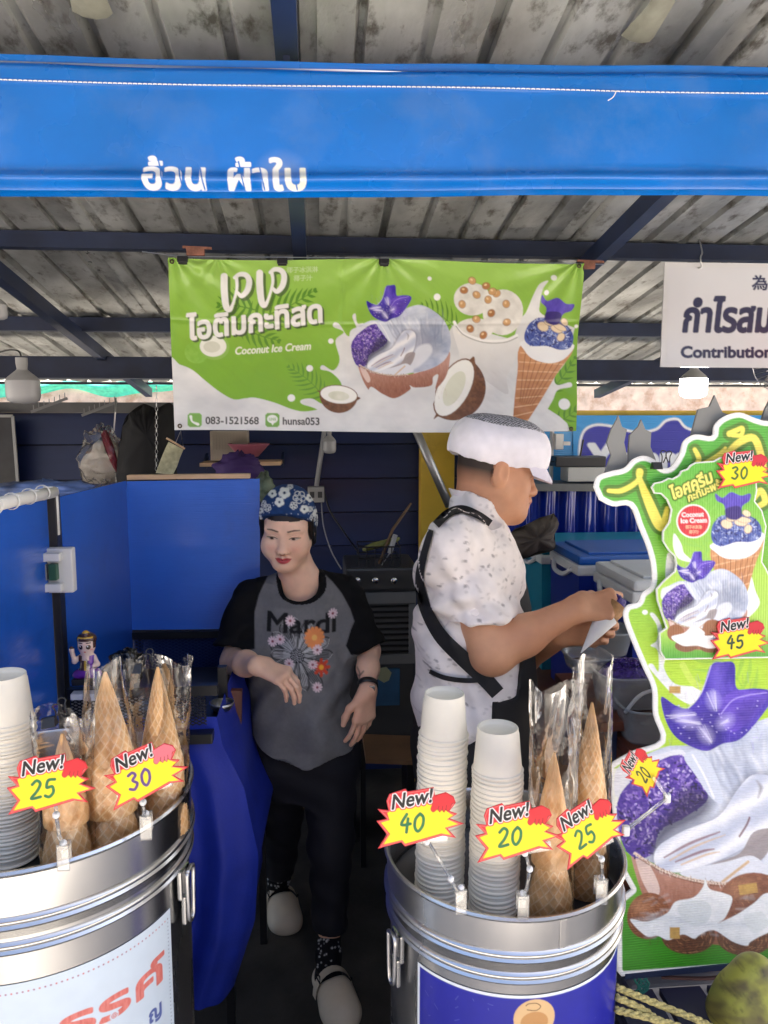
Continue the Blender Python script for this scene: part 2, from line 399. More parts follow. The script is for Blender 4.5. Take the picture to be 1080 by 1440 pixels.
def surface_nets(S, lo, h):
    ins = S < 0; n = S.shape
    c = np.zeros([k - 1 for k in n], np.int8)
    for dx in (0, 1):
        for dy in (0, 1):
            for dz in (0, 1): c += ins[dx:n[0] - 1 + dx, dy:n[1] - 1 + dy, dz:n[2] - 1 + dz]
    act = np.argwhere((c > 0) & (c < 8)); vid = np.full(c.shape, -1, np.int32); vid[tuple(act.T)] = np.arange(len(act))
    acc = np.zeros((len(act), 3)); cnt = np.zeros(len(act))
    cor = [(0, 0, 0), (1, 0, 0), (0, 1, 0), (1, 1, 0), (0, 0, 1), (1, 0, 1), (0, 1, 1), (1, 1, 1)]
    val = [S[tuple((act + q).T)] for q in cor]
    for i in range(8):
        for j in range(i + 1, 8):
            e = np.array(cor[j]) - np.array(cor[i])
            if np.abs(e).sum() != 1: continue
            a, b = val[i], val[j]; m = (a < 0) != (b < 0); t = np.where(m, a / (a - b + 1e-20), 0)
            acc += np.where(m[:, None], np.array(cor[i]) + t[:, None] * e, 0); cnt += m
    P = lo + (act + acc / cnt[:, None]) * h; F = []
    for ax in range(3):
        sl0 = [slice(1, -1)] * 3; sl1 = [slice(1, -1)] * 3; sl0[ax] = slice(0, -1); sl1[ax] = slice(1, None)
        a = ins[tuple(sl0)]; b = ins[tuple(sl1)]; q = np.argwhere(a != b); fl = a[tuple(q.T)]
        off = np.ones(3, int); off[ax] = 0; q = q + off; u, v = [(1, 2), (2, 0), (0, 1)][ax]; eu = np.eye(3, dtype=int)[u]; ev = np.eye(3, dtype=int)[v]
        f = np.stack([vid[tuple((q - eu - ev).T)], vid[tuple((q - ev).T)], vid[tuple(q.T)], vid[tuple((q - eu).T)]], 1)
        f[~fl] = f[~fl][:, ::-1]; F.append(f)
    F = np.concatenate(F); F = F[(F >= 0).all(1)]
    return P, F
def normals(P, F):
    a = P[F[:, 2]] - P[F[:, 0]]; b = P[F[:, 3]] - P[F[:, 1]]; n = np.cross(a, b); N = np.zeros_like(P)
    for i in range(4): np.add.at(N, F[:, i], n)
    return N / (np.linalg.norm(N, axis=1)[:, None] + 1e-12)
def relax(P, F, it=2, w=.5):
    for _ in range(it):
        A = np.zeros_like(P); c = np.zeros(len(P))
        for i in range(4):
            np.add.at(A, F[:, i], P[F[:, (i + 1) % 4]] + P[F[:, (i - 1) % 4]]); np.add.at(c, F[:, i], 2)
        P = P * (1 - w) + w * A / np.maximum(c, 1)[:, None]
    return P
# ------------------------------------------------------------------ shared materials
M_NAVY = mat('navy_steel_paint', (.012, .022, .06), .45, noise=.25, nscale=9, dirt=.5, dirtcol=(.10, .06, .035), dscale=14, dthr=.66)
M_BLACKM = mat('black_metal', (.010, .010, .012), .38, noise=.2)
M_BLACKP = mat('black_plastic', (.012, .012, .013), .35, noise=.2)
M_WHITEP = mat('white_plastic', (.72, .71, .68), .4, noise=.06, dirt=.25, dirtcol=(.35, .3, .22), dthr=.6)
M_BLUEP = mat('blue_fluted_plastic', (.018, .085, .42), .28, noise=.10, nscale=5, coat=.35, wave=('Z', 55, .25), rvar=.08)
M_WOOD = mat('pale_wood', (.62, .42, .25), .6, noise=.25, nscale=6, stretch=(1, 8, 8), bump=.2)
M_STEEL = mat('stainless_steel', (.45, .455, .465), .27, 1., noise=.16, nscale=6, rvar=.10, aniso=.4, bump=.03, bscale=9, stretch=(1, 1, .35), dirt=.25, dirtcol=(.38, .36, .33), dscale=4)
M_WIRE = mat('wire_steel', (.55, .55, .56), .3, 1.)
M_PRINT = mat('vinyl_print', attr=True, rough=.38, coat=.15, noise=.03, nscale=30)
M_CARD = mat('card_print', attr=True, rough=.45, noise=.03, nscale=40)
M_FLUTE = mat('fluted_board_print', attr=True, rough=.4, noise=.03, nscale=30, wave=('Z', 62, .35))
# ------------------------------------------------------------------ ground
def slab(name, x0, x1, y0, y1, z, m, nx=2, ny=2):
    X, Y = np.meshgrid(np.linspace(x0, x1, nx), np.linspace(y0, y1, ny)); A = np.stack([X, Y, np.full_like(X, z)], -1); return struct(MB().grid(A).build(name, m))
slab('ground', -90, 90, -90, 90, -.004, mat('sunlit_concrete', (.44, .41, .36), .8, noise=.15, nscale=.7, dirt=.5, dirtcol=(.2, .18, .16), dscale=1.5, bump=.3))
slab('stall_floor', -3.2, 3.2, .95, 3.62, .0, mat('oily_floor', (.05, .045, .038), .55, noise=.5, nscale=5, dirt=.6, dirtcol=(.012, .011, .010), dscale=3, bump=.5, bscale=40, rvar=.15))
# ------------------------------------------------------------------ roof
RK, RS = 2.67, -.142
def rz(y): return RK + RS * y
M_FOIL = mat('foil_insulation', (.43, .44, .43), .40, .5, noise=.55, nscale=6, dirt=.85, dirtcol=(.10, .085, .065), dscale=22, dthr=.53, bump=.55, bscale=70, rvar=.14, stretch=(1, .5, 1))
roof = thing('stall_roof', 'corrugated metal roof lined with dirty silver foil on navy steel purlins', 'roof', (0, 2, rz(2)))
def roof_sheet(x0, n, dz):
    pitch = .127; prof = [(0, 0), (.066, 0), (.072, .018), (.088, .018), (.094, 0)]
    xs = [(x0 + i * pitch + px, pz) for i in range(n) for px, pz in prof] + [(x0 + n * pitch + .02, 0)]
    ys = np.linspace(.30, 5.1, 46); A = np.zeros((len(ys), len(xs), 3)); r = random.Random(int(x0 * 100))
    for j, (x, z) in enumerate(xs):
        wob = np.array([.004 * math.sin(y * 3.1 + j * 1.7) + .002 * r.random() for y in ys])
        A[:, j, 0] = x + wob; A[:, j, 1] = ys; A[:, j, 2] = rz(ys) + z + dz + wob * .8
    return MB().grid(A).build('roof_sheet', M_FOIL, roof, auto=25)
for k in range(12): roof_sheet(-4.56 + k * .762, 6, .003 * (k % 2))
for y, h in ((1.72, .05), (2.60, .05), (3.59, .06), (4.64, .07)):
    MB().box((0, y, rz(y) - h / 2 - .001), (9, .045, h)).box((0, y + .03, rz(y) - .009), (9, .018, .008)).build('purlin', M_NAVY, roof)
MB().box((0, 3.98, rz(3.98) - .14), (9, .07, .105), bev=.004).build('main_beam', M_NAVY, roof)
MB().box((0, 5.12, rz(5.1) - .008), (9, .02, .016)).build('fascia', mat('dark_fascia', (.03, .03, .035), .6, noise=.2), roof)
for x in (-1.99, -1.045, -.045, .90, 1.85):
    MB().bar((x, .35, rz(.35) - .085), (x, 5.0, rz(5.0) - .085), .040, .055).build('rafter', M_NAVY, roof)
for x, z, w, c in ((-.39, .004, .055, (.27, .275, .23)), (.62, .004, .05, (.27, .275, .23))):
    A = np.array([[(x + (j - 2) * w / 4 + .01 * math.sin(i * 2.3 + j), y, rz(y) - .012 - .012 * (1 - ((j - 2) / 2) ** 2)) for j in range(5)] for i, y in enumerate(np.linspace(.4, 1.52, 14))])
    MB().grid(A).build('foam_sealant', mat('foam_sealant', c, .8, noise=.2, nscale=20, bump=.6, bscale=30), roof, smooth=True)
# ------------------------------------------------------------------ blue valance over the counter
M_TARP = mat('blue_tarpaulin', attr=True, rough=.27, noise=.07, nscale=5, coat=.15, dirt=.10, dirtcol=(.25, .32, .42), dscale=9, dthr=.5, bump=.05, bscale=25, rvar=.06)
def valance():
    t = thing('awning_valance', 'bright blue tarpaulin valance with white stitching and sprayed Thai letters', 'awning', at(540, 268, 1.4))
    top = lambda x: 77 + 20 * np.clip(x / 1080, -.3, 1.3) + 3 * np.sin(x / 260.)
    seam = lambda x: 112 + 18 * np.clip(x / 900, -.3, 1.0) + 2.0 * np.sin(x / 150.)
    cols = np.unique(np.concatenate([np.linspace(-420, 195, 42), np.linspace(195, 440, 246), np.linspace(440, 1540, 74)]))
    tt = np.unique(np.concatenate([np.linspace(-.22, .70, 60), np.linspace(.70, 1.0, 64), np.linspace(1.0, 1.12, 10)]))
    X, T = np.meshgrid(cols, tt); tp = top(X); yy = tp + (268 + 1.5 * np.sin(X / 170.) - tp) * np.clip(T, 0, 1)
    P = at(X, yy, np.full_like(X, 1.4)); w = T
    # top edge wraps over a pipe; the bottom hem bulges round a rod
    over = np.clip(-w / .22, 0, 1); P[..., 1] += .05 * over + .03 * np.clip(1 - w / .10, 0, 1) ** 2 * (w >= 0); P[..., 2] += .012 * np.sin(over * math.pi) - .045 * over ** 2
    hem = np.exp(-((w - .915) / .055) ** 2); P[..., 1] -= .016 * hem; fold = np.clip((yy - seam(X)) / 4, 0, 1); P[..., 1] += .0025 * fold
    P[..., 1] += .004 * np.sin(P[..., 0] * 5 + 1.2 * T) * np.clip(T, 0, 1) + .002 * np.sin(P[..., 0] * 17 + 4 * T)
    und = np.clip((w - 1) / .12, 0, 1); P[..., 1] += .035 * und; P[..., 2] += .008 * np.sin(und * math.pi)
    cv = Canvas(X, yy, (0, 103, 192)); n = fbm(X / 90, yy / 60, 3)
    cv.c *= (.88 + .24 * n)[..., None]
    Z = lambda L: [(a / 2, b / 2) for a, b in L]
    wcol = lambda x, y, d: np.stack([228 + 0 * x, 232 + 0 * x, 236 - 18 * np.clip((x - 380) / 40, 0, 1)], -1)
    for tx, x0, wd in (('อ้วน', 201, 88), ('ผ้าใบ', 318, 112)): cv.text(tx, (x0, 266), 54, wcol, bold=1.7, width=wd, shear=-.06)
    for x in (226, 252, 282, 338, 366, 412): cv.stroke([(x - 3, 226), (x + 6, 266)], 2.2, (0, 103, 192))       # stencil bridges
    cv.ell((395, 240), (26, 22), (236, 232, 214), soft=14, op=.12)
    cv.c[T > 1.0] = lin((0, 103, 192)); P = P.reshape(-1, 3); i = np.arange(X.size).reshape(X.shape)
    F = np.stack([i[:-1, :-1], i[1:, :-1], i[1:, 1:], i[:-1, 1:]], -1).reshape(-1, 4)
    npmesh('tarpaulin', P, F, M_TARP, t, cv.c.reshape(-1, 3))
    st = MB(); M_TH = mat('white_thread', (.8, .8, .8), .7)
    for x in np.arange(-100, 1200, 7.):
        a = at(x, seam(x), 1.3962); b = at(x + 5.6, seam(x + 5.6), 1.3962); st.tube([a, (a + b) / 2 + V(0, -.0012, 0), b], .0011, 5)
    o = st.build('stitching', M_TH, t)
    a = at(860, seam(860), 1.394); MB().tube(smooth_poly([a, a + V(.006, -.004, -.002), a + V(.001, -.006, -.012), a + V(-.008, -.006, -.018)], 4, False), .0009, 5).build('loose_thread', M_TH, t)
    y1 = at(540, 95, 1.43); MB().tube([(-2.5, 1.435, y1[2] - .02), (2.5, 1.435, y1[2] - .02)], .019, 12).build('support_pipe', mat('galvanised_pipe', (.45, .46, .47), .4, .9), t, smooth=True)
    for x in (-1.99, -1.045, -.045, .90, 1.85): MB().bar((x, 1.44, y1[2] - .02), (x, 1.44, rz(1.44) - .12), .012, .012, up=(0, 1, 0)).build('hanger', M_NAVY, t)
valance()
# ------------------------------------------------------------------ back wall of lapped navy boards
M_BOARD = mat('navy_board', (.007, .017, .075), .38, noise=.25, nscale=3, stretch=(.4, 1, 3), dirt=.4, dirtcol=(.006, .010, .03), dscale=2, rvar=.1, bump=.08, bscale=20)
wallb = thing('back_wall', 'navy lapped board wall behind the air cooler', 'wall', (0, 3.62, 0))
zt = 1.74; h = .16
for k in range(11):
    z0 = k * h; z1 = min(zt, z0 + h - .006)
    if z1 - z0 < .02: continue
    MB().add([(-3.2, 3.60, z0), (.95, 3.60, z0), (.95, 3.615, z1), (-3.2, 3.615, z1), (-3.2, 3.63, z0), (.95, 3.63, z0), (.95, 3.63, z1), (-3.2, 3.63, z1)],
             [(0, 1, 2, 3), (5, 4, 7, 6), (1, 5, 6, 2), (4, 0, 3, 7), (3, 2, 6, 7), (4, 5, 1, 0)]).build('board', M_BOARD, wallb)
MB().box((-1.12, 3.66, .87), (4.16, .02, 1.74)).build('backing', M_BLACKP, wallb)
MB().box((-1.3, 3.60, 1.765), (3.85, .07, .045)).build('top_rail', mat('grey_rail', (.10, .10, .10), .6, noise=.2), wallb)
t = thing('yellow_column', 'yellow painted steel column against the navy wall', 'column', (.555, 3.5, 0))
YP = mat('yellow_paint', (.72, .48, .05), .4, noise=.15, nscale=4, dirt=.35, dirtcol=(.25, .13, .02), dscale=5)
MB().box((.553, 3.53, .88), (.155, .08, 1.76), bev=.004).build('shaft', YP, t)
MB().box((.553, 3.52, .012), (.22, .14, .02)).build('base_plate', YP, t)
t = thing('yellow_beam', 'gold painted beam along the top of the blue sign wall', 'beam', (1.9, 3.3, 1.7))
a = at(700, 592, 3.3); b = at(700, 577, 3.3)
MB().box((1.85, 3.34, (a[2] + b[2]) / 2), (2.6, .06, b[2] - a[2]), bev=.003).build('beam', YP, t)
for x in (.72, 3.0): MB().box((x, 3.35, .83), (.05, .05, 1.66)).build('post', YP, t)
# right hand wall behind the coolers: pale blue sheet, shelf, blue curtain
M_LB = mat('light_blue_sheet', (.04, .32, .72), .25, noise=.08, nscale=3, coat=.3, wave=('Z', 40, .3))
wr = thing('sign_wall', 'light blue fluted sheet wall carrying the dessert lettering', 'wall', (1.9, 3.3, 0))
MB().box((1.86, 3.29, .83), (2.5, .02, 1.66)).build('sheet', M_LB, wr)
# ------------------------------------------------------------------ what shows over the wall: the next building with green netting
nb = thing('neighbouring_building', 'sunlit peeling concrete building seen through the gap above the wall', 'building', (0, 6.6, 0))
z0, z1, z2 = at(120, 580, 6.5)[2], at(120, 560, 6.5)[2], at(120, 548, 6.5)[2]
MB().box((0, 6.6, z0 / 2 - .2), (22, .2, z0 + .4)).build('wall', mat('grimy_wall', (.10, .10, .10), .8, noise=.3), nb)
MB().box((0, 6.56, (z0 + z1) / 2 + .05), (22, .22, z1 - z0 + .1)).build('ledge', mat('peeling_concrete', (.62, .48, .38), .85, noise=.3, nscale=9, dirt=.6, dirtcol=(.35, .18, .09), dscale=7, dthr=.5), nb)
A = [[(x, 6.5 + .9 * j / 3, z2 + .045 + .022 * abs(math.sin(x * 9)) + .14 * j) for x in np.arange(-9, 9, .03)] for j in range(4)]
MB().grid(A).build('roof_sheet', mat('fibre_cement', (.33, .31, .25), .8, noise=.3, nscale=7, dirt=.4), nb, smooth=True)
net = MB(); r = random.Random(3)
xs = np.arange(-6, 2.2, .05); rows = []
for j in range(6):
    rows.append([(x, 6.42 - .02 * math.sin(j) + .01 * math.sin(x * 13 + j), z2 + .03 * (.6 + .4 * math.cos(x * 13)) + .035 - j * .018 - .012 * math.sin(x * 1.9 + 1) - .006 * math.sin(x * 7) * j) for x in xs])
o = net.grid(rows).build('shade_netting', mat('green_netting', (.06, .62, .42), .6, noise=.2, nscale=30, trans=.15), smooth=True)
tag(o, 'bright green shade netting bunched along the eave beyond the wall', 'netting')
# ------------------------------------------------------------------ unseen row across the lane, added to block low sky and darken steel reflections
op = thing('sky_blocking_stalls', 'added out-of-view row of shuttered stalls across the lane, blocking low sky light', 'building', (0, -7, 0))
MB().box((0, -7.6, 1.9), (40, 1.0, 3.8)).build('wall', mat('opposite_wall', (.16, .15, .14), .8, noise=.3, nscale=1.5), op)
for k in range(9):
    x = -16 + 4 * k; MB().box((x, -7.06, 1.25), (3.2, .06, 2.4)).build('shutter', mat('shutter_%d' % (k % 3), ((.03, .03, .035), (.05, .04, .035), (.03, .05, .08))[k % 3], .6), op)
    MB().add([(x - 1.7, -7.1, 2.9), (x + 1.7, -7.1, 2.9), (x + 1.7, -5.7, 2.4), (x - 1.7, -5.7, 2.4)], [(0, 1, 2, 3)]).build('awning', mat('awning_%d' % (k % 2), ((.25, .06, .05), (.10, .14, .18))[k % 2], .7), op)
# ------------------------------------------------------------------ steel ice cream drums
def drum(cx, cy, r, zr, beads, zlab, label, lat):
    t = thing('steel_drum', label, 'drum', (cx, cy, 0))
    lo = r - .006
    pf = [(r - .003, zr - .10), (r - .003, zr - .004), (r, zr), (r + .004, zr), (r + .006, zr - .004), (r + .004, zr - .008), (r + .001, zr - .010)]
    cur = r
    for zb in beads:
        pf += [(cur, zb + .010), (cur + .004, zb + .007), (cur + .0055, zb + .003), (cur + .0035, zb - .001), (cur + .006, zb - .005), (cur + .003, zb - .009), (cur - .003, zb - .011)]; cur -= .003
    pf += [(cur, .05), (cur + .005, .045), (cur + .005, .0), (0, 0)]
    b = MB().lathe(pf, 96, (cx, cy, 0)).build('shell', M_STEEL, t, smooth=True, auto=50)
    MB().lathe([(0, zr - .074), (r - .05, zr - .074), (r - .03, zr - .078), (r - .003, zr - .085)], 64, (cx, cy, 0)).build('inner_lid', mat('dark_lid', (.05, .05, .055), .35, .7, noise=.2), t, smooth=True)
    a = lat['seam']; s_ = MB(); d = V(math.cos(a), math.sin(a), 0); sd = V(-math.sin(a), math.cos(a), 0)
    M3 = np.stack([d, sd, V(0, 0, 1)], 1)
    s_.box(V(cx, cy, (zr + beads[0]) / 2) + d * (r + .0005), (.003, .012, zr - beads[0] - .02), M=M3, bev=.001)
    s_.build('seam', M_STEEL, t)
    a = lat['latch']; d = V(math.cos(a), math.sin(a), 0); sd = V(-math.sin(a), math.cos(a), 0); M3 = np.stack([d, sd, V(0, 0, 1)], 1); c = V(cx, cy, lat['z']) + d * (r + .002)
    la = MB().box(c, (.008, .034, .05), M=M3, bev=.003).box(c + V(0, 0, -.045) + d * .004, (.008, .024, .05), M=M3, bev=.003).build('latch_plate', M_STEEL, t)
    q = [c + d * .012 + sd * x + V(0, 0, z) for x, z in ((-.012, .022), (.012, .022), (.012, -.01), (.008, -.06), (-.008, -.06), (-.012, -.01), (-.012, .022))]
    MB().tube(smooth_poly(q, 4, False), .0035, 8).build('latch_bail', M_WIRE, la, smooth=True)
    return t, cur
def cyl_sheet(name, t, cx, cy, r, a0, a1, z0, z1, paint, base, step=.0011):
    """label wrapped round the drum; canvas in mm: x along the arc, y down from z1"""
    W_, H_ = (a1 - a0) * r * 1000, (z1 - z0) * 1000
    def place(X, Y):
        a = a0 + X / 1000 / r; return np.stack([cx + r * np.cos(a), cy + r * np.sin(a), z1 - Y / 1000], -1)
    return sheet(name, M_PRINT, place, 0, W_, 0, H_, paint, base, t, step * 1000)
RD = dict(c=(.322, 1.26), r=.205, z=.972); LD = dict(c=(-.465, 1.25), r=.245, z=1.115)
rd, rr = drum(*RD['c'], RD['r'], RD['z'], (.905, .868), .84, 'stainless ice cream drum with a dark blue label on its side', dict(seam=-1.35, latch=math.pi + .35, z=.84))
ld, lr = drum(*LD['c'], LD['r'], LD['z'], (1.038, 1.000), .95, 'larger stainless ice cream drum with a white red-lettered label', dict(seam=-1.66, latch=-.22, z=.97))
def paint_blue(cv):
    W_, H_ = cv.x.max(), cv.y.max(); cv.c[:] = lin((222, 228, 234))
    cv.poly([(5, 5), (W_ - 5, 5), (W_ - 5, H_), (5, H_)], (22, 26, 148), False)
    cv.c *= (.92 + .16 * fbm(cv.x / 20, cv.y / 20, 5))[..., None]
    r = random.Random(4)
    for k in range(26):
        x, y = r.uniform(10, W_ - 10), r.uniform(8, 120); cv.stroke([(x, y), (x + r.uniform(-8, 8), y + r.uniform(-5, 9))], .35, (150, 158, 215), op=.5)
    cx = W_ * .47; cv.ell((cx, 40), (33, 33), (214, 178, 128)); cv.stroke([(cx - 14, 17), (cx - 10, 14), (cx + 2, 14), (cx + 9, 20), (cx + 2, 26), (cx - 12, 24)], 1.4, (90, 55, 25)); cv.ell((cx, 46), (22, 18), (190, 140, 85))
cyl_sheet('label_sticker', rd, *RD['c'], rr + .0012, -2.55, -.42, .44, .838, paint_blue, (255, 255, 255))
def paint_white(cv):
    W_, H_ = cv.x.max(), cv.y.max(); red = (196, 96, 84)
    cv.c[:] = lin((196, 209, 220)); n = fbm(cv.x / 25, cv.y / 25, 8)
    for x in np.arange(W_ - 8, 0, -7.2): cv.ell((x, 14), (1.3, 1.3), (150, 90, 110) if int(x) % 3 else red)
    for y in np.arange(14, H_, 6.5): cv.ell((W_ - 8, y), (1.0, 1.0), (90, 100, 130))
    fade = lambda x, y, d: np.stack([190 + 30 * fbm(x / 3, y / 12, 2), 88 + 50 * fbm(x / 3, y / 12, 2), 78 + 50 * fbm(x / 3, y / 12, 2)], -1)
    cv.text('สวรรค์', (W_ - 318, 104), 58, fade, bold=2.6, sx=1.25, width=296)
    for x in (W_ - 163, W_ - 118): 
        q = [(x + 5 * (1 - k / 22) * math.cos(k * .8), 102 + 5 * (1 - k / 22) * math.sin(k * .8)) for k in range(20)]; cv.ell((x, 102), (7, 7), (196, 209, 220)); cv.stroke(q, 1.1, red)
    cv.text('ญ', (W_ - 60, 158), 34, (70, 86, 150), bold=1.2)
cyl_sheet('label_sticker', ld, *LD['c'], lr + .0012, -2.7, -.36, .55, .945, paint_white, (255, 255, 255))
# ------------------------------------------------------------------ paper cups stacked upside down
M_CUP = mat('white_paper_cup', (.76, .715, .605), .45, noise=.03, nscale=25, sub=0)
def cup_mesh():
    rb, rt, H = .033, .0405, .074
    pf = [(rt - .003, .0035), (rt, 0), (rt + .0018, .0012), (rt + .0022, .0028), (rt + .0012, .0044), (rt - .0006, .005), (rb + .0004, H - .001), (rb - .0002, H), (rb - .0016, H - .0004), (rb - .0020, H - .006), (rb - .004, H - .008), (0, H - .0085)]
    return MB().lathe(pf, 40).build('paper_cup', M_CUP, smooth=True, auto=60)
cup0 = cup_mesh(); cup0.location = (0, 0, 0); first = [True]
def stack(x, y, z0, n, dz, body, top, grp):
    for k in range(n):
        o = cup0 if first[0] else dup(cup0); first[0] = False
        o.location = (x + RND.uniform(-.0011, .0011) + .00012 * k, y + RND.uniform(-.0011, .0011), z0 + k * dz + RND.uniform(-.0013, .0013)); o.rotation_euler = (RND.uniform(-.012, .012), RND.uniform(-.012, .012), RND.uniform(0, 6))
        tag(o, top if k == n - 1 else body, 'cup', grp if k < n - 1 else None)
        if k == n - 1 and 'group' in o: del o['group']
p = at(620, 974, 1.23); zb = RD['z'] - .0715; n = 36; stack(p[0], p[1], zb, n, (p[2] - .074 - zb) / (n - 1), 'white paper cup within the tall stack beside the 40 tag', 'top cup of the tall white stack in the blue-label drum', 'cups of the tall stack in the blue-label drum')
p = at(698, 1021, 1.185); n = 32; stack(p[0], p[1], zb, n, (p[2] - .074 - zb) / (n - 1), 'white paper cup within the shorter stack above the 20 tag', 'top cup of the shorter white stack in the blue-label drum', 'cups of the shorter stack in the blue-label drum')
p = at(0, 949, 1.17); zb = LD['z'] - .0715; n = 37; stack(p[0], p[1], zb, n, (p[2] - .074 - zb) / (n - 1), 'white paper cup within the stack in the white-label drum', 'top cup of the stack in the white-label drum', 'cups of the stack in the white-label drum')
# ------------------------------------------------------------------ waffle cones and their clear bags
M_CONE = mat('waffle', attr=True, rough=.65, noise=.12, nscale=60, bump=.25, bscale=220)
def cone(x, y, z0, z1, rad, label, tip=.55, grp=None, smooth=0.):
    n, m = 104, 130; H = z1 - z0; a = np.arange(n) * 2 * np.pi / n; v = np.linspace(0, 1, m)
    r = rad * np.where(v < 1 - tip, 1 - .04 * v, (1 - .04 * (1 - tip)) * np.maximum((1 - v) / tip, 0) ** .92) + .0018
    A, Vv = np.meshgrid(a, v); R_ = np.broadcast_to(r[:, None], A.shape)
    s1 = np.abs(((A / (2 * np.pi) * 13 + Vv * H / .019) % 1) - .5) * 2; s2 = np.abs(((A / (2 * np.pi) * 13 - Vv * H / .019) % 1) - .5) * 2
    ridge = np.clip(np.maximum(s1, s2) * 4 - 3, 0, 1) * np.clip((1 - Vv) * 6, 0, 1) * (1 - smooth)
    no = fbm(A * 3, Vv * 9, int(x * 997) % 50)
    rr_ = R_ + .0014 * ridge + .0007 * (no - .5)
    P = np.stack([x + rr_ * np.cos(A), y + rr_ * np.sin(A), z0 + Vv * H], -1).reshape(-1, 3)
    base = lin((234, 188, 130)); dark = lin((210, 156, 98)); hi = lin((252, 226, 184))
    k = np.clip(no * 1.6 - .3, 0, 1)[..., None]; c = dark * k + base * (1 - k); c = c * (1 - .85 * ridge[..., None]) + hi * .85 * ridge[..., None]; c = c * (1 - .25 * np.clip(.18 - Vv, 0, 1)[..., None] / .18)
    i = np.arange(n * m).reshape(m, n); j = np.roll(i, -1, 1); F = np.stack([i[:-1], j[:-1], j[1:], i[1:]], -1).reshape(-1, 4)
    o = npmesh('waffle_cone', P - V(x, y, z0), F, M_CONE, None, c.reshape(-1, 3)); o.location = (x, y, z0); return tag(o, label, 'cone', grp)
M_BAG = film('clear_bag_film', (.985, .985, .99), gloss=.012, rough=.07, bump=.22, bscale=10)
def bag(x, y, z0, z1, rad, wtop, label, lean=0., seed=1, flat0=.45, ht=.0):
    n, m = 56, 46; a = np.arange(n) * 2 * np.pi / n; v = np.linspace(0, 1, m); A, T = np.meshgrid(a, v)
    f = np.clip((T - flat0) / (1 - flat0), 0, 1); f = f * f * (3 - 2 * f)
    rx = rad * (1 - f) + wtop * f; ry = rad * (1 - f) + .004 * f; cr = np.sign(np.cos(A)) * np.abs(np.cos(A)) ** (1 - .35 * f)
    w = (fbm(A * 2.5 + seed, T * 7, seed) - .5); w2 = np.abs(vnoise(A * 4 + T * 6 + seed, T * 9 - A * 3, seed + 7) - .5) * 2
    rr_ = 1 + .20 * w - .07 * (1 - w2) ** 4
    zt_ = z0 + (z1 - z0) * T + f * (.010 * np.sin(A * 3 + seed) + ht * np.cos(A))
    P = np.stack([x + rx * cr * rr_ + lean * f, y + ry * np.sin(A) * rr_ + .010 * f * np.sin(np.cos(A) * 5 + seed) * T, zt_], -1).reshape(-1, 3)
    i = np.arange(n * m).reshape(m, n); j = np.roll(i, -1, 1); F = np.stack([i[:-1], j[:-1], j[1:], i[1:]], -1).reshape(-1, 4)
    o = npmesh('plastic_bag', P - V(x, y, z0), F, M_BAG, None); o.location = (x, y, z0)
    return tag(o, label, 'bag')
def binder_clip(p, w, label, yawr=0., tilt=0.):
    t = thing('binder_clip', label, 'clip', p); c, s = math.cos(tilt), math.sin(tilt); U = V(c, 0, s); Z = V(-s, 0, c); p = V(p)
    pf = [(-.009, -.006), (.009, -.006), (.003, .007), (-.003, .007)]
    MB().prism([(a, b) for a, b in pf], p - U * w / 2, V(0, 1, 0), Z, -w).build('jaw', M_BLACKM, t)
    for sg in (-1, 1):
        q = [p + U * u * w + V(0, sg * (.003 + .01 * v), 0) + Z * (.006 + .022 * v) for u, v in ((-.35, 0), (-.22, .55), (-.30, .85), (-.12, 1.), (.12, 1.), (.30, .85), (.22, .55), (.35, 0))]
        MB().tube(smooth_poly(q, 4, False), .0011, 6).build('wire_handle', M_BLACKM, t, smooth=True)
def bagged(tip_px, base_px, low_px, Yc, rpx, bagtop, wtop, nm, drumz, **kw):
    z1 = at(tip_px[0], tip_px[1], Yc)[2]; zm = at(base_px[0], base_px[1], Yc - .03)[2]; x = (at(tip_px[0], tip_px[1], Yc)[0] + at(base_px[0], base_px[1], Yc)[0]) / 2
    rad = rpx / FPX * Yc * 1.02
    tp = kw.pop('tip', .55)
    cone(x, Yc, zm, z1, rad, 'tip-up waffle cone in ' + nm, tp, smooth=kw.pop('sm', 0.))
    cone(x, Yc, drumz, zm + .085, rad * 1.10, 'lower waffle cone capped by another in ' + nm, .75)
    if bagtop: return bag(x, Yc, drumz, at(tip_px[0], bagtop, Yc)[2], rad * 1.30, wtop, 'clear plastic bag: ' + nm, **kw)
dz = LD['z'] - .073
bagged((85, 1032), (97, 1168), (97, 1215), 1.10, 29, 1000, .046, 'the short bag of the white-label drum', dz, seed=2, tip=.85, lean=.0, sm=.6)
bagged((145, 945), (160, 1152), (165, 1195), 1.14, 33, 936, .028, 'the narrow tall bag of the white-label drum', dz, seed=5, tip=.62)
bagged((226, 938), (224, 1118), (224, 1165), 1.22, 29, 930, .052, 'the wide tall bag of the white-label drum', dz, seed=9, tip=.80, flat0=.3)
dz = RD['z'] - .073
bagged((778, 1058), (776, 1226), (776, 1275), 1.14, 28, 966, .040, 'the short bag of the blue-label drum', dz, seed=12, tip=.80, sm=.7)
bagged((832, 988), (826, 1208), (826, 1248), 1.22, 25, 930, .036, 'the tall bag of the blue-label drum', dz, seed=21, tip=.66, flat0=.5)
binder_clip(at(88, 1012, 1.10), .019, 'black binder clip closing the short cone bag', tilt=.15)
binder_clip(at(208, 940, 1.22), .019, 'black binder clip closing the wide tall cone bag', tilt=-.05)
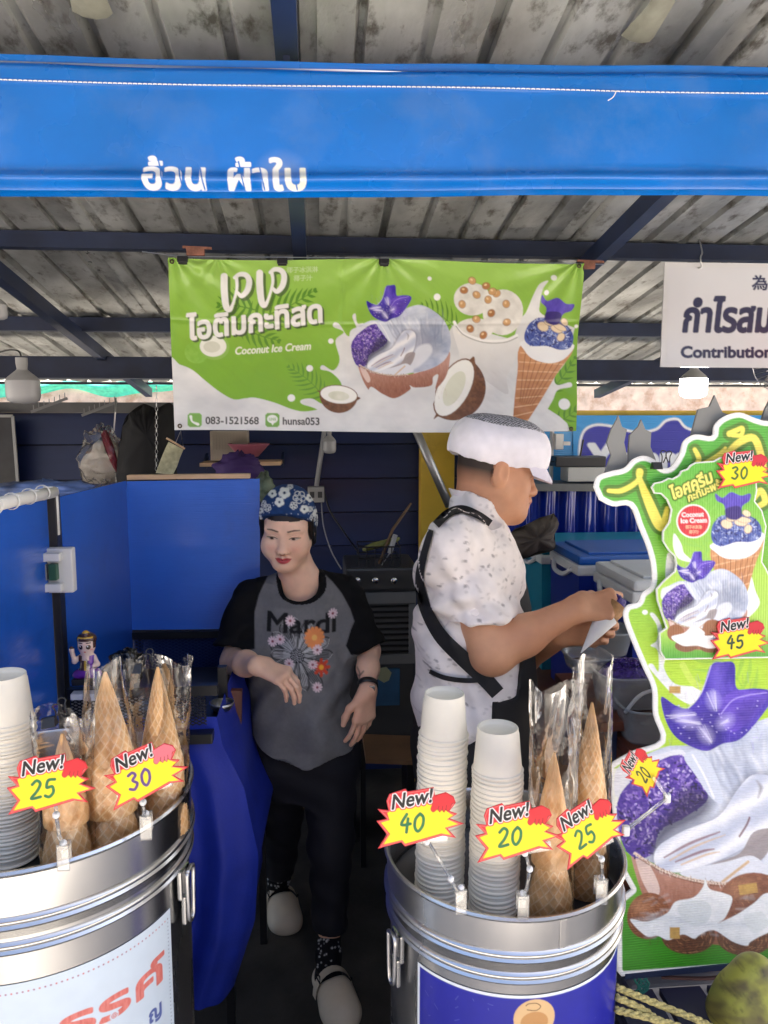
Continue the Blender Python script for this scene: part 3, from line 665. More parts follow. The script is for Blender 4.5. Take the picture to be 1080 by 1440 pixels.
# ------------------------------------------------------------------ starburst price tags in clear clip holders
STAR = [(30, 160), (75, 168), (68, 130), (82, 102), (150, 86), (158, 98), (268, 88), (272, 122), (318, 112), (350, 132), (358, 158), (330, 190), (362, 204), (328, 220), (388, 246), (318, 262), (352, 302), (296, 288), (136, 320), (122, 302), (24, 320), (64, 266), (24, 208), (66, 202)]
DIG = {'4': [[(.55, 0), (.1, .55), (.95, .55)], [(.7, .25), (.62, 1)]], '0': [[(.55, .02), (.15, .3), (.12, .75), (.45, 1), (.85, .7), (.88, .25), (.55, .02)]], '2': [[(.1, .2), (.5, 0), (.85, .2), (.6, .6), (.1, 1), (.95, .95)]],
       '5': [[(.9, .02), (.3, .05), (.2, .45), (.7, .42), (.85, .75), (.5, 1), (.1, .92)]], '3': [[(.1, .1), (.55, 0), (.8, .2), (.45, .45), (.85, .7), (.5, 1), (.05, .9)]], '1': [[(.3, .2), (.55, 0), (.5, 1)]]}
def price_tag(num, org, ang, sc, Y, label, ink=(20, 110, 60), squeeze=1., yawr=0., hand=(214, 40, 48), parent=None):
    """org: photo pixel of the canvas point (200,205); ang tilts it; sc = photo pixels per canvas unit"""
    o0 = at(org[0], org[1], Y); s = sc / FPX * np.linalg.norm(o0 - CAM) * .97; c, sn = math.cos(ang), math.sin(ang)
    right = V(math.cos(yawr), math.sin(yawr), 0); upv = V(0, .18, .98); U = (right * c + upv * sn) * s * squeeze; D = (-upv * c + right * sn) * s
    nrm = unit(np.cross(U, D)); nrm = nrm if nrm[1] < 0 else -nrm
    t = thing('price_tag', label, 'price tag', o0)
    MB().prism([(a - 200, b - 205) for a, b in STAR][::-1], o0 - nrm * .0012, U, D, .0009 * (1 if np.cross(U, D) @ nrm > 0 else -1)).build('card', mat('red_card', lin((206, 44, 52)), .5), t)
    def place(X, Y2): return o0 + nrm * .0004 + (X[..., None] - 200) * U + (Y2[..., None] - 205) * D
    def keep(X, Y2): return sd_poly(X, Y2, [STAR]) < -1.0
    def pt(cv):
        cv.c[:] = lin((214, 46, 54)); cv.poly(STAR, (238, 150, 140), False, grow=-5); cv.poly(STAR, (208, 40, 48), False, grow=-6.5)
        yel = [(70, 178), (100, 165), (260, 140), (330, 200), (345, 208), (316, 222), (362, 245), (306, 256), (330, 288), (290, 278), (138, 308), (126, 292), (48, 304), (78, 264), (42, 216), (78, 208)]
        cv.poly(yel, (248, 222, 28), False)
        for g, cl in ((11, (214, 46, 54)), (6, (250, 248, 244)), (2.6, (24, 22, 22))): cv.text('New!', (84, 166), 84, cl, rot=-.11, bold=g, shear=.30, width=172)
        H_ = [(252, 176), (262, 150), (262, 128), (290, 118), (318, 116), (332, 124), (352, 140), (354, 156), (340, 160), (332, 178), (322, 190), (314, 180), (306, 192), (298, 180), (288, 190), (280, 178), (262, 188)]
        cv.poly(H_, (120, 20, 26), grow=2); cv.poly(H_, hand)
        for a, b in (((286, 166), (280, 184)), ((302, 168), (297, 186)), ((318, 166), (314, 184))): cv.stroke([a, b], 2.6, (120, 20, 26))
        x = 118
        for ch in num:
            for st in DIG[ch]: cv.stroke([(x + 44 * u + 8 * (1 - v), 190 + 72 * v) for u, v in st], 13, lambda X, Y2, d: np.stack([ink[0] + 20 * fbm(X / 6, Y2 / 6), ink[1] + 40 * (fbm(X / 8, Y2 / 8) - .5), ink[2] + 10 * fbm(X / 6, Y2 / 6)], -1))
            x += 56
    sheet('print', M_CARD, place, 20, 392, 82, 324, pt, (255, 255, 255), t, 2.4, keep)
    return t, (lambda a, b, n=0.: o0 + (a - 200) * U + (b - 205) * D + nrm * n), U, D
M_CLEAR = film('clear_acrylic', gloss=.10, rough=.05, bump=0, milk=.03)
def holder(base, bend, bar, Yb, Yt, label, half=20, ang=0., dark=False):
    t = thing('tag_holder', label, 'tag holder', at(base[0], base[1], Yb)); k = .97 / FPX
    b = at(base[0], base[1], Yb); j = at(bend[0], bend[1], (Yb + Yt) / 2); q = at(bar[0], bar[1], Yt)
    s = np.linalg.norm(b - CAM) * k
    A = MB(); A.box(b + V(0, -.004, 0), (15 * s, .004, 34 * s), bev=.0012).box(b + V(0, .010, .004), (13 * s, .003, 26 * s), bev=.001).box(b + V(0, .003, 13 * s), (12 * s, .015, 5 * s), bev=.001); A.build('clamp', M_CLEAR, t)
    MB().tube([b + V(0, 0, 14 * s), (b + j) / 2 + V(0, -.003, 0), j], .0028, 8).tube([j, (j + q) / 2, q], .0024, 8).build('arm', M_CLEAR, t, smooth=True)
    for w in (b + V(0, 0, 17 * s), j, q + V(0, 0, -.004)): MB().ball(w, .0052, 10).build('ball_joint', mat('frosted_plastic', (.75, .76, .76), .3), t, smooth=True)
    U = V(math.cos(ang), 0, math.sin(ang)); A = MB()
    for dy in (-.0035, .003): A.bar(q + V(0, dy, .003) - U * half * s, q + V(0, dy, .003) + U * half * s, .003, .012)
    A.build('grip', M_CLEAR if not dark else M_BLACKM, t)
T1 = price_tag('40', (589, 1149), .03, .325, 1.035, 'starburst price tag marked 40 before the tall cup stack')
T2 = price_tag('20', (726, 1168), .06, .315, 1.02, 'starburst price tag marked 20 before the shorter cup stack')
T3 = price_tag('25', (827, 1166), .42, .30, 1.03, 'steeply tilted starburst price tag marked 25 on the blue-label drum', squeeze=.90)
T4 = price_tag('25', (70, 1101), .06, .30, .985, 'starburst price tag marked 25 on the white-label drum', squeeze=1.0)
T5 = price_tag('30', (203, 1086), .30, .298, 1.03, 'starburst price tag marked 30 before the wide cone bag', ink=(80, 60, 120), hand=(228, 110, 120))
holder((648, 1266), (634, 1236), (600, 1180), 1.055, 1.04, 'clear clip holder before the tall cup stack', 26)
holder((735, 1274), (745, 1222), (738, 1196), 1.052, 1.025, 'clear clip holder before the shorter cup stack', 32, .12)
holder((845, 1252), (846, 1208), (832, 1192), 1.09, 1.035, 'clear clip holder carrying the tilted 25 tag', 26, .42)
holder((90, 1204), (79, 1146), (78, 1122), 1.01, .99, 'clear clip holder with a black grip on the white-label drum', 9, 0., True)
holder((206, 1162), (201, 1128), (204, 1112), 1.075, 1.035, 'clear clip holder carrying the violet-inked 30 tag', 34, .28)
# ------------------------------------------------------------------ printed artwork (flat print) shared by the banner and the cut-out signs
def cmix(a, b, t): t = np.clip(np.asarray(t), 0, 1)[..., None]; return np.asarray(a, float) * (1 - t) + np.asarray(b, float) * t
def grad(a, b, y0, y1, nz=12, s=1, k=9.): return lambda x, y, d: cmix(a, b, (y - y0) / (y1 - y0)) + nz * (fbm(x / k, y / k, s) - .5)[..., None]
def frond(cv, p0, p1, n, ln, col, bend=.25, w=5., op=1.):
    p0, p1 = V(p0), V(p1); ax = p1 - p0; L = np.linalg.norm(ax); ax /= L; nr = V(-ax[1], ax[0]); cv.stroke([p0, (p0 + p1) / 2 + nr * L * .06, p1], [w * .35, w * .35, w * .2], col, op=op)
    for i in range(n):
        t = (i + .6) / n; b = p0 + ax * L * t + nr * L * .06 * 4 * t * (1 - t); l = ln * (math.sin(math.pi * min(1, .22 + .8 * t)) + .15)
        for sg in (-1, 1):
            e = b + (ax * (.55 + .2 * t) + nr * sg * (.85 - .35 * t)) * l; m = (b + e) / 2 + ax * l * -bend * .3
            cv.stroke([b, m, e], [w * .5, w, .4], col, op=op)
def rice(cv, out, s, cols=((58, 34, 140), (120, 84, 196), (190, 168, 232)), n=170, sz=5.):
    cv.poly(out, lambda x, y, d: cmix(cols[0], cols[1], fbm(x / 14, y / 14, s) * 1.2 - .2)); r = random.Random(s); o = smooth_poly(out, 4); lo, hi = o.min(0), o.max(0); k = 0
    while k < n:
        x, y = r.uniform(lo[0], hi[0]), r.uniform(lo[1], hi[1]); k += 1
        if sd_poly(np.array([x]), np.array([y]), [o])[0] > -1: continue
        a = r.uniform(0, 3.2); u = r.random(); c = cmix(cols[0], cols[2], u * u if r.random() > .25 else u) if r.random() > .15 else np.array((28, 16, 80))
        cv.stroke([(x - math.cos(a) * sz * .6, y - math.sin(a) * sz * .6), (x + math.cos(a) * sz * .6, y + math.sin(a) * sz * .6)], sz * .55, c)
def flower(cv, T):
    vio = lambda x, y, d: cmix((46, 28, 150), (96, 70, 200), fbm(x / 22, y / 22, 4) * 1.5 - .35) + 26 * (fbm(x / 3, y / 16, 6) - .5)[..., None]
    out = [(930, 980), (950, 992), (968, 996), (986, 975), (1000, 936), (1016, 931), (1033, 934), (1036, 968), (1060, 968), (1082, 971), (1086, 984), (1062, 1018), (1040, 1040), (1016, 1046), (994, 1056), (968, 1048), (948, 1034), (935, 1010)]
    cv.poly(out, vio, True); cv.poly(out[1:5] + [(1008, 1000), (990, 1030), (955, 1010)], (74, 52, 188), op=.5)
    cv.poly([(1012, 985), (1040, 970), (1080, 975), (1058, 1010), (1030, 1030), (1014, 1015)], lambda x, y, d: cmix((74, 44, 176), (120, 92, 214), fbm(x / 12, y / 5, 9)))
    cv.poly([(985, 1000), (1010, 1000), (1012, 1040), (985, 1050), (960, 1030)], (30, 16, 96), op=.5, soft=9); cv.poly([(1002, 940), (1014, 936), (1016, 985), (1002, 990)], (120, 100, 214), op=.5, soft=6); cv.poly([(1034, 1000), (1076, 982), (1050, 1020)], (40, 22, 120), op=.5, soft=8)
    rf = random.Random(3)
    for k in range(70): x, y = rf.uniform(940, 1075), rf.uniform(945, 1045); cv.stroke([(x, y), (x + rf.uniform(-5, 5), y + rf.uniform(6, 16))], 1.1, ((130, 112, 224), (34, 18, 110))[k % 2], op=.22)
    for a, b, w in (((1000, 972), (1006, 998), 5), ((985, 1022), (1000, 1044), 5), ((940, 1008), (978, 1004), 4), ((1016, 1018), (1024, 1012), 3), ((955, 1012), (985, 1018), 3)):
        cv.ell(((a[0] + b[0]) / 2, (a[1] + b[1]) / 2), (7, 11), (206, 200, 244), math.atan2(b[1] - a[1], b[0] - a[0]) - 1.57, op=.55, soft=7)
        for k in range(14): u = rf.uniform(-7, 7); cv.stroke([(a[0] + u, a[1] + rf.uniform(-3, 3)), (b[0] + u * .3, b[1] + rf.uniform(-3, 3))], .7, (236, 234, 252), op=.25)
    for k in range(30):
        r = random.Random(k); x, y = 940 + 130 * r.random(), 985 + 55 * r.random(); cv.ell((x, y), (1.2, .8), (200, 190, 245), op=.8)
    cv.stroke([(968, 996), (986, 975), (1000, 936)], 1.5, (214, 206, 246), op=.7); cv.stroke([(1014, 1004), (1030, 985), (1050, 978), (1078, 974)], 1.4, (196, 180, 240), op=.7)
def bowl(cv):
    ice = lambda x, y, d: cmix((216, 222, 234), (164, 176, 202), fbm(x / 40, y / 26, 11) * 1.5 - .3) + 16 * (fbm(x / 30 + y / 12, y / 60, 5) - .5)[..., None]
    shell = lambda x, y, d: cmix((196, 150, 134), (150, 96, 74), (y - 1200) / 90) + 26 * (fbm(x / 4, y / 12, 2) - .5)[..., None]
    cv.poly([(886, 1195), (905, 1212), (950, 1232), (1010, 1242), (1090, 1238), (1160, 1210), (1205, 1170), (1212, 1190), (1190, 1260), (1130, 1310), (1040, 1330), (950, 1315), (908, 1268)], shell)
    cv.poly([(893, 1200), (912, 1214), (928, 1250), (918, 1262), (902, 1236)], (228, 208, 200), op=.8)
    cv.poly([(880, 1090), (930, 1052), (985, 1046), (1060, 1016), (1120, 1004), (1180, 1040), (1212, 1090), (1216, 1150), (1190, 1200), (1120, 1232), (1020, 1236), (940, 1220), (890, 1190)], ice)
    r_ = random.Random(12)
    for k in range(46):                       # folds of the scooped ice cream
        x0, y0 = 985 + 220 * r_.random(), 1020 + 60 * r_.random(); L = 40 + 70 * r_.random(); a = 1.1 + .7 * (x0 - 985) / 220 + r_.uniform(-.2, .2); d = V(math.cos(a), math.sin(a)); m = V(x0, y0) + d * L * .5 + V(-d[1], d[0]) * r_.uniform(-10, 10)
        cv.stroke([(x0, y0), m, V(x0, y0) + d * L], [1, r_.uniform(3, 9), 1], ((246, 247, 250), (150, 160, 186), (186, 194, 212), (120, 130, 158))[k % 4], op=.38, soft=2.5)
    cv.poly([(1120, 1060), (1170, 1062), (1200, 1110), (1196, 1160), (1150, 1190), (1110, 1180), (1130, 1130)], (112, 122, 150), op=.45, soft=16); cv.poly([(1090, 1100), (1130, 1090), (1150, 1130), (1120, 1180), (1080, 1200), (1096, 1150)], (134, 140, 162), op=.5, soft=10)
    cv.poly([(1098, 1150), (1140, 1140), (1150, 1170), (1110, 1210), (1070, 1226), (1080, 1190)], (228, 232, 240), op=.8, soft=4)
    cv.poly([(866, 1120), (868, 1080), (905, 1066), (930, 1060), (960, 1055), (975, 1090), (940, 1100), (890, 1110)], (224, 226, 236), op=.9)
    rice(cv, [(935, 1066), (962, 1064), (976, 1086), (996, 1122), (962, 1150), (928, 1168), (918, 1200), (892, 1206), (874, 1182), (868, 1130), (890, 1096)], 3, n=900, sz=4.4)
    rr = random.Random(31)
    for k in range(260): x, y = rr.uniform(872, 990), rr.uniform(1070, 1204); (cv.ell((x, y), (rr.uniform(1.2, 2.6), rr.uniform(.9, 1.6)), ((222, 210, 246), (24, 12, 70), (150, 118, 216))[k % 3], rr.uniform(0, 3), op=.8) if sd_poly(np.array([x]), np.array([y]), [[(935, 1066), (962, 1064), (976, 1086), (996, 1122), (962, 1150), (928, 1168), (918, 1200), (892, 1206), (874, 1182), (868, 1130), (890, 1096)]])[0] < -3 else None)
    cv.poly([(880, 1150), (930, 1140), (960, 1140), (925, 1200), (892, 1204)], (26, 14, 70), op=.35, soft=14)
    cv.poly([(962, 1110), (1000, 1122), (990, 1150), (940, 1176), (925, 1196), (915, 1190), (930, 1160)], (30, 22, 62), op=.75, soft=8)
    cv.poly([(962, 1064), (985, 1056), (1008, 1092), (1016, 1128), (1000, 1122), (978, 1090)], (206, 214, 230)); cv.stroke([(974, 1062), (990, 1090), (1004, 1122)], 3, (246, 246, 250), op=.7)
    tongue = [(920, 1212), (926, 1190), (962, 1168), (1010, 1148), (1036, 1112), (1058, 1090), (1088, 1094), (1096, 1120), (1080, 1168), (1040, 1196), (1000, 1214), (960, 1226), (934, 1224)]
    cv.poly(tongue, (120, 122, 140), grow=2.5, soft=6, op=.7)
    cv.poly(tongue, lambda x, y, d: cmix((238, 240, 246), (190, 198, 218), .5 + .5 * np.sin((x * .55 + y * .95) / 7 + 3 * fbm(x / 40, y / 40, 3))))
    for a in ([(934, 1206), (970, 1186), (1012, 1170)], [(950, 1212), (985, 1198), (1004, 1194)]): cv.stroke(a, [2, 4, 2], (128, 76, 84), op=.75); cv.stroke([(p[0] + 8, p[1] + 4) for p in a], [2, 3, 1], (214, 184, 150), op=.8)
    cv.stroke([(1040, 1176), (1050, 1160), (1054, 1150)], 3, (104, 52, 62), op=.8); cv.stroke([(1066, 1122), (1070, 1108), (1064, 1098)], [1, 5, 1], (132, 130, 140), op=.7, soft=2)
    cv.poly([(1000, 1216), (1040, 1200), (1060, 1170), (1090, 1168), (1075, 1205), (1050, 1216)], (150, 140, 140), op=.9); cv.poly([(955, 1228), (1020, 1212), (1060, 1204), (1080, 1232), (1020, 1242)], (220, 224, 234))
    cv.stroke([(1016, 1240), (1034, 1226), (1052, 1212)], 4, (206, 172, 128), op=.9)
    cv.stroke([(893, 1200), (920, 1218), (960, 1234), (1010, 1242), (1060, 1242)], 4, (226, 206, 190)); cv.stroke([(900, 1208), (940, 1230), (1000, 1245), (1060, 1246)], 1.6, (122, 78, 56), op=.8)
    for k in range(120): x = 893 + 167 * k / 120; yb = np.interp(x, [893, 920, 960, 1010, 1060], [1201, 1218, 1234, 1243, 1243]); cv.stroke([(x, yb), (x + r_.uniform(-3, 3), yb + r_.uniform(-5, 7))], .9, ((110, 70, 50), (232, 218, 206), (150, 104, 84))[k % 3], op=.8)
    for k in range(150): x, y = r_.uniform(910, 1190), r_.uniform(1240, 1325); cv.stroke([(x, y), (x + r_.uniform(-4, 4), y + r_.uniform(4, 12))], 1., ((96, 58, 42), (206, 166, 148))[k % 2], op=.25)
    flower(cv, None)
def conecup(cv):
    """sundae cone; coordinates of the small cut-out sign"""
    cv.poly([(1003, 768), (1072, 752), (1060, 800), (1036, 880), (1026, 900), (1016, 872), (1006, 810)], grad((206, 150, 104), (170, 108, 66), 760, 900, 20, 3, 6))
    for k in range(9): cv.stroke([(1003 + k * 2, 782 + k * 13), (1070 - k * 4, 768 + k * 13)], 1.5, (232, 192, 150), op=.8)
    for k in range(7): cv.stroke([(1008 + k * 10, 770 - k * 2), (1020 + k * 3, 850)], 1.3, (140, 84, 50), op=.65)
    cv.poly([(1002, 764), (1070, 748), (1068, 770), (1050, 784), (1024, 786), (1008, 778)], (238, 240, 242))
    rice(cv, [(1000, 752), (1004, 735), (1020, 724), (1050, 724), (1068, 736), (1070, 754), (1056, 762), (1036, 762), (1016, 768), (1004, 764)], 8, ((44, 60, 140), (112, 136, 206), (206, 218, 244)), n=420, sz=2.6)
    for c, r, a in (((1022, 737), (8, 6), .3), ((1029, 729), (7, 4), 0), ((1042, 735), (9, 4.5), .1), ((1046, 731), (10, 3.6), .15), ((1052, 744), (5, 6), .4), ((1050, 722), (6, 4), .5)): cv.ell(c, (r[0] + 1, r[1] + 1), (150, 120, 92), a, op=.6); cv.ell(c, r, (232, 212, 180), a)
    vio = lambda x, y, d: cmix((66, 50, 160), (112, 96, 206), fbm(x / 5, y / 12, 4))
    cv.poly([(1006, 694), (1016, 700), (1028, 692), (1042, 697), (1055, 694), (1054, 704), (1044, 712), (1042, 726), (1034, 731), (1022, 726), (1018, 710), (1008, 704)], vio); cv.poly([(1020, 716), (1040, 712), (1042, 728), (1024, 730)], (44, 30, 92), op=.8)
def halfnut(cv, c, r, rot, inner=True):
    cr, sr = math.cos(rot), math.sin(rot); f = lambda L: [(c[0] + u * cr - v * sr, c[1] + u * sr + v * cr) for u, v in L]
    a = np.linspace(0, math.pi, 14); cv.poly(f([(r * math.cos(t), r * .95 * math.sin(t)) for t in a] + [(-r, -.1 * r)]), lambda x, y, d: cmix((140, 96, 62), (84, 52, 32), fbm(x / 4, y / 4, 3)), True)
    cv.ell(c, (r, r * .5), (120, 84, 58), rot); cv.ell(c, (r * .95, r * .46), (244, 244, 238), rot)
    if inner: cv.ell((c[0], c[1] + r * .06), (r * .55, r * .24), lambda x, y, d: cmix((206, 210, 186), (236, 236, 222), fbm(x / 9, y / 9, 2)), rot)
def px_affine(src, dst):
    """similarity that takes two source points to two target points"""
    a, b = complex(*src[0]), complex(*src[1]); c, d = complex(*dst[0]), complex(*dst[1]); k = (d - c) / (b - a); t = c - k * a
    return np.array([[k.real, -k.imag], [k.imag, k.real]]), np.array([t.real, t.imag])
def splash_text(cv, Ls, w, col=(238, 238, 236), sh=(70, 92, 50), off=(4, 4)):
    for L, ww in Ls: cv.stroke([(p[0] + off[0], p[1] + off[1]) for p in L], np.asarray(ww) * w, sh, op=.85)
    for L, ww in Ls: cv.stroke(L, np.asarray(ww) * w, col)
# ------------------------------------------------------------------ the green banner
def banner():
    A = [(236, 362), (819, 370), (808, 607), (245, 606)]; Yb = 2.27
    t = thing('vinyl_banner', 'green coconut ice cream vinyl banner hung under the roof', 'banner', at(527, 606, Yb))
    def place(u, v):
        x = (A[0][0] * (1 - u) + A[1][0] * u) * (1 - v) + (A[3][0] * (1 - u) + A[2][0] * u) * v
        y = (A[0][1] * (1 - u) + A[1][1] * u) * (1 - v) + (A[3][1] * (1 - u) + A[2][1] * u) * v
        x = x + 2.0 * np.sin(v * 7 + 1) * (u > .5) * (u - .5) * 2; y = y + 2.2 * np.sin(u * 9) * (1 - v) - 1.5 * np.sin(u * 6 + 1) * v
        P = at(x, y, np.full_like(x, Yb))
        w = np.zeros_like(u)
        for cu, s in ((.01, 1), (.12, .5), (.52, .8), (.99, 1.2)):      # soft pleats fanning from the clips and corners
            a = np.arctan2((v + .02) * .42, (u - cu)); rr = np.hypot((v + .02) * .42, u - cu); w += s * .0050 * np.sin(a * 11 + cu * 9) * np.exp(-rr * 4.5)
        w += .007 * np.sin(u * 5.2 + .6) * v + .0022 * np.sin(u * 34 + 3 * v) * np.exp(-((v - .8) / .3) ** 2) + .004 * (fbm(u * 6, v * 3, 4) - .5) + .004 * (fbm(u * 16 - v * 6, v * 5, 14) - .5)
        w += .0018 * np.exp(-((v - .36 - .02 * np.sin(u * 4)) / .012) ** 2) + .0016 * np.exp(-((u - .42) / .006) ** 2)
        P[..., 1] += w; return P
    nx, ny = 584, 246; Ug, Vg = np.meshgrid(np.linspace(0, 1, nx), np.linspace(0, 1, ny))
    X = (A[0][0] * (1 - Ug) + A[1][0] * Ug) * (1 - Vg) + (A[3][0] * (1 - Ug) + A[2][0] * Ug) * Vg
    Y = (A[0][1] * (1 - Ug) + A[1][1] * Ug) * (1 - Vg) + (A[3][1] * (1 - Ug) + A[2][1] * Ug) * Vg
    cv = Canvas(X, Y, (130, 180, 60)); k = np.clip((Y - 365) / 150, 0, 1)
    cv.c[:] = lin(cmix((158, 200, 92), (122, 176, 42), k)); Z3 = lambda L: [(220 + a / 3.375, 340 + b / 3.375) for a, b in L]; Z4 = lambda L: [(520 + a / 3.375, 340 + b / 3.375) for a, b in L]
    frond(cv, Z3([(420, 370)])[0], Z3([(760, 225)])[0], 11, 30, (84, 138, 34), w=4.2); frond(cv, Z3([(470, 320)])[0], Z3([(290, 300)])[0], 6, 30, (84, 138, 34), w=4.2); frond(cv, Z3([(380, 380)])[0], Z3([(590, 470)])[0], 7, 22, (88, 142, 36), w=4)
    frond(cv, Z3([(800, 740)])[0], Z3([(620, 590)])[0], 9, 22, (92, 146, 40), w=2.6); frond(cv, Z4([(420, 420)])[0], Z4([(240, 300)])[0], 8, 24, (88, 140, 36), w=2.6); frond(cv, (760, 560), (812, 500), 7, 16, (84, 136, 34), w=3); frond(cv, (770, 600), (815, 570), 6, 16, (84, 136, 34), w=3)
    white = lambda x, y, d: cmix((232, 233, 232), (206, 208, 210), fbm(x / 40, y / 22, 21) * 1.6 - .4)
    cv.poly(Z3([(60, 575), (110, 585), (170, 610), (230, 660), (300, 715), (365, 750), (420, 745), (470, 742), (560, 765), (640, 795), (700, 806), (770, 795), (800, 780)]) + [(470, 570), (500, 560), (560, 570), (700, 560), (760, 570), (790, 612), (600, 620), (240, 620)], white)
    cv.poly(Z3([(770, 800), (690, 770), (690, 750), (740, 745), (790, 770), (860, 770), (880, 680), (830, 620), (780, 605), (790, 585), (840, 610), (870, 560), (850, 470), (890, 430), (840, 405), (845, 385), (870, 395), (910, 450), (950, 420), (930, 360), (945, 345), (955, 390), (1000, 400), (1080, 520), (1080, 840)]) + [(560, 600), (470, 600)], white)
    cv.poly(Z4([(640, 700), (700, 400), (740, 330), (770, 250), (800, 195), (840, 180), (815, 220), (805, 290), (820, 340), (960, 400), (975, 420), (940, 560), (880, 640), (890, 680), (950, 668), (955, 690), (890, 705), (860, 760), (780, 860), (640, 860)]), white)
    cv.poly(Z4([(380, 420), (410, 400), (700, 470), (760, 560), (640, 900), (200, 900), (200, 640)]), white)
    for c, r in (((727, 600), 16), ((828, 472), 13), ((640, 742), 18), ((545 - 0, 0), 0)):
        if r: cv.ell(Z3([c])[0], (r / 3.375, r / 3.5), (236, 238, 236))
    for c, r in (((282, 178), 10), ((318, 264), 16), ((866, 166), 14), ((834, 236), 12), ((984, 400), 9), ((918, 772), 27)): cv.ell(Z4([c])[0], r / 3.375, (236, 238, 236))
    # cup of scoops
    cv.poly(Z4([(400, 390), (425, 520), (445, 560), (640, 720), (650, 640), (690, 560), (705, 450), (560, 470)]), grad((236, 236, 234), (206, 206, 206), 455, 560, 6))
    for c, r in (((485, 270), (88, 78)), ((630, 330), (96, 110)), ((500, 410), (90, 50))): cv.ell(Z4([c])[0], (r[0] / 3.375, r[1] / 3.375), lambda x, y, d: cmix((240, 238, 232), (206, 204, 198), fbm(x / 13, y / 13, 2) * 1.6 - .5))
    cv.stroke(Z4([(402, 380), (440, 430), (540, 465), (640, 465), (700, 440)]), 4, (244, 244, 242)); cv.stroke(Z4([(410, 400), (450, 442), (540, 474), (640, 474), (702, 450)]), 1.4, (170, 170, 168))
    for i, c in enumerate(((445, 228), (505, 248), (437, 295), (575, 335), (650, 378), (505, 365), (477, 410), (560, 270), (600, 240), (550, 205), (483, 182), (645, 290), (540, 440), (580, 230))):
        q = Z4([c])[0]; cv.ell(q, (6.2, 5.4), (140, 96, 56), i * .7, op=.7); cv.ell(q, (5.2, 4.6), (206, 160, 108) if i % 3 else (176, 120, 70), i * .7); cv.ell((q[0] - 1, q[1] - 1.5), (2, 1.4), (236, 206, 160), i)
    halfnut(cv, Z3([(865, 725)])[0], 27, .10); cv.T = None
    c = Z4([(400, 690)])[0]; halfnut(cv, c, 46, -1.05); cv.ell(c, (26, 12), (224, 226, 206), -1.05)
    cv.T = px_affine([(868, 1130), (1216, 1150)], [(494, 486), (634, 486)]); bowl(cv); cv.T = None
    cv.poly(Z4([(0, 690), (60, 720), (120, 740), (190, 700), (190, 680), (215, 690), (290, 680), (300, 640), (325, 630), (310, 690), (300, 760), (230, 800), (0, 800)]), white)
    cv.T = px_affine([(1000, 752), (1070, 752)], [(739, 466), (805, 486)]); conecup(cv); cv.T = None
    cv.poly(Z4([(640, 760), (740, 560), (760, 600), (700, 740), (660, 815)]), (180, 120, 72), op=.0)
    # lettering
    cv.ell(Z3([(190, 525)])[0], (17, 16), lambda x, y, d: cmix((120, 178, 50), (150, 200, 84), fbm(x / 6, y / 6, 4))); cv.ell(Z3([(275, 500)])[0], (21, 18), (140, 184, 80)); cv.ell(Z3([(268, 495)])[0], (19, 15), (236, 238, 228)); cv.ell(Z3([(262, 498)])[0], (12, 8), (214, 216, 200))
    S1 = [(Z3([(322, 158), (322, 230), (330, 300), (346, 318), (362, 290), (382, 215), (380, 165)]), [1.15, 1.2, 1.1, .9, .5, .5, .6]), (Z3([(372, 165), (395, 148), (425, 152), (440, 180), (432, 225), (405, 252), (385, 236)]), [.6, .8, .9, 1.0, 1, .8, .5]),
          (Z3([(490, 142), (490, 200), (498, 275), (512, 298), (530, 270), (552, 190), (548, 145)]), [1.15, 1.2, 1.1, .9, .5, .5, .6]), (Z3([(540, 140), (562, 125), (592, 132), (606, 160), (598, 205), (572, 232), (552, 216)]), [.6, .8, .9, 1.0, 1, .8, .5])]
    splash_text(cv, S1, 8.2)
    for g, c, o in ((1.6, (70, 92, 50), 2.6), (1.5, (238, 238, 236), 0)): cv.text('ไอติมกะทิสด', (264 + o, 478 + o), 44, c, rot=-.135, bold=g, shear=.12, width=190)
    x0, y0 = Z3([(370, 534)])[0]; cv.text('Coconut Ice Cream', (x0, y0), 15, (236, 240, 226), rot=-.065, bold=.35, shear=.25, width=107)
    cv.text('椰子冰淇淋', (403, 382), 9, (206, 224, 178), width=44); cv.text('椰子汁', (413, 394), 9, (206, 224, 178), width=26)
    def rbox(c, r, col): cv.poly([(c[0] + sx * (r - d1), c[1] + sy * (r - d2)) for sx, sy, d1, d2 in ((-1, -1, 0, 3), (-1, -1, 3, 0), (1, -1, 3, 0), (1, -1, 0, 3), (1, 1, 0, 3), (1, 1, 3, 0), (-1, 1, 3, 0), (-1, 1, 0, 3))], col, False)
    rbox((273.5, 592), 10, (118, 172, 78)); cv.stroke([(268, 587), (270, 594), (278, 598)], [4, 2.4, 4], (240, 244, 238)); rbox((383, 591.5), 10, (118, 172, 78)); cv.ell((383, 590), (7.5, 6), (240, 244, 238)); cv.text('LINE', (378, 592), 5, (118, 172, 78), bold=.1, width=10)
    cv.poly([(381, 595), (386, 595), (383, 599)], (240, 244, 238), False)
    cv.text('083-1521568', (288.5, 597.5), 14.5, (36, 36, 36), bold=.35, width=75); cv.text('hunsa053', (397, 597.5), 14.5, (36, 36, 36), bold=.35, width=52)
    P = place(Ug, Vg).reshape(-1, 3); i = np.arange(nx * ny).reshape(ny, nx); F = np.stack([i[:-1, :-1], i[1:, :-1], i[1:, 1:], i[:-1, 1:]], -1).reshape(-1, 4)
    npmesh('printed_vinyl', P, F, mat('banner_vinyl', attr=True, rough=.33, coat=.25, noise=.02, nscale=20), t, cv.c.reshape(-1, 3))
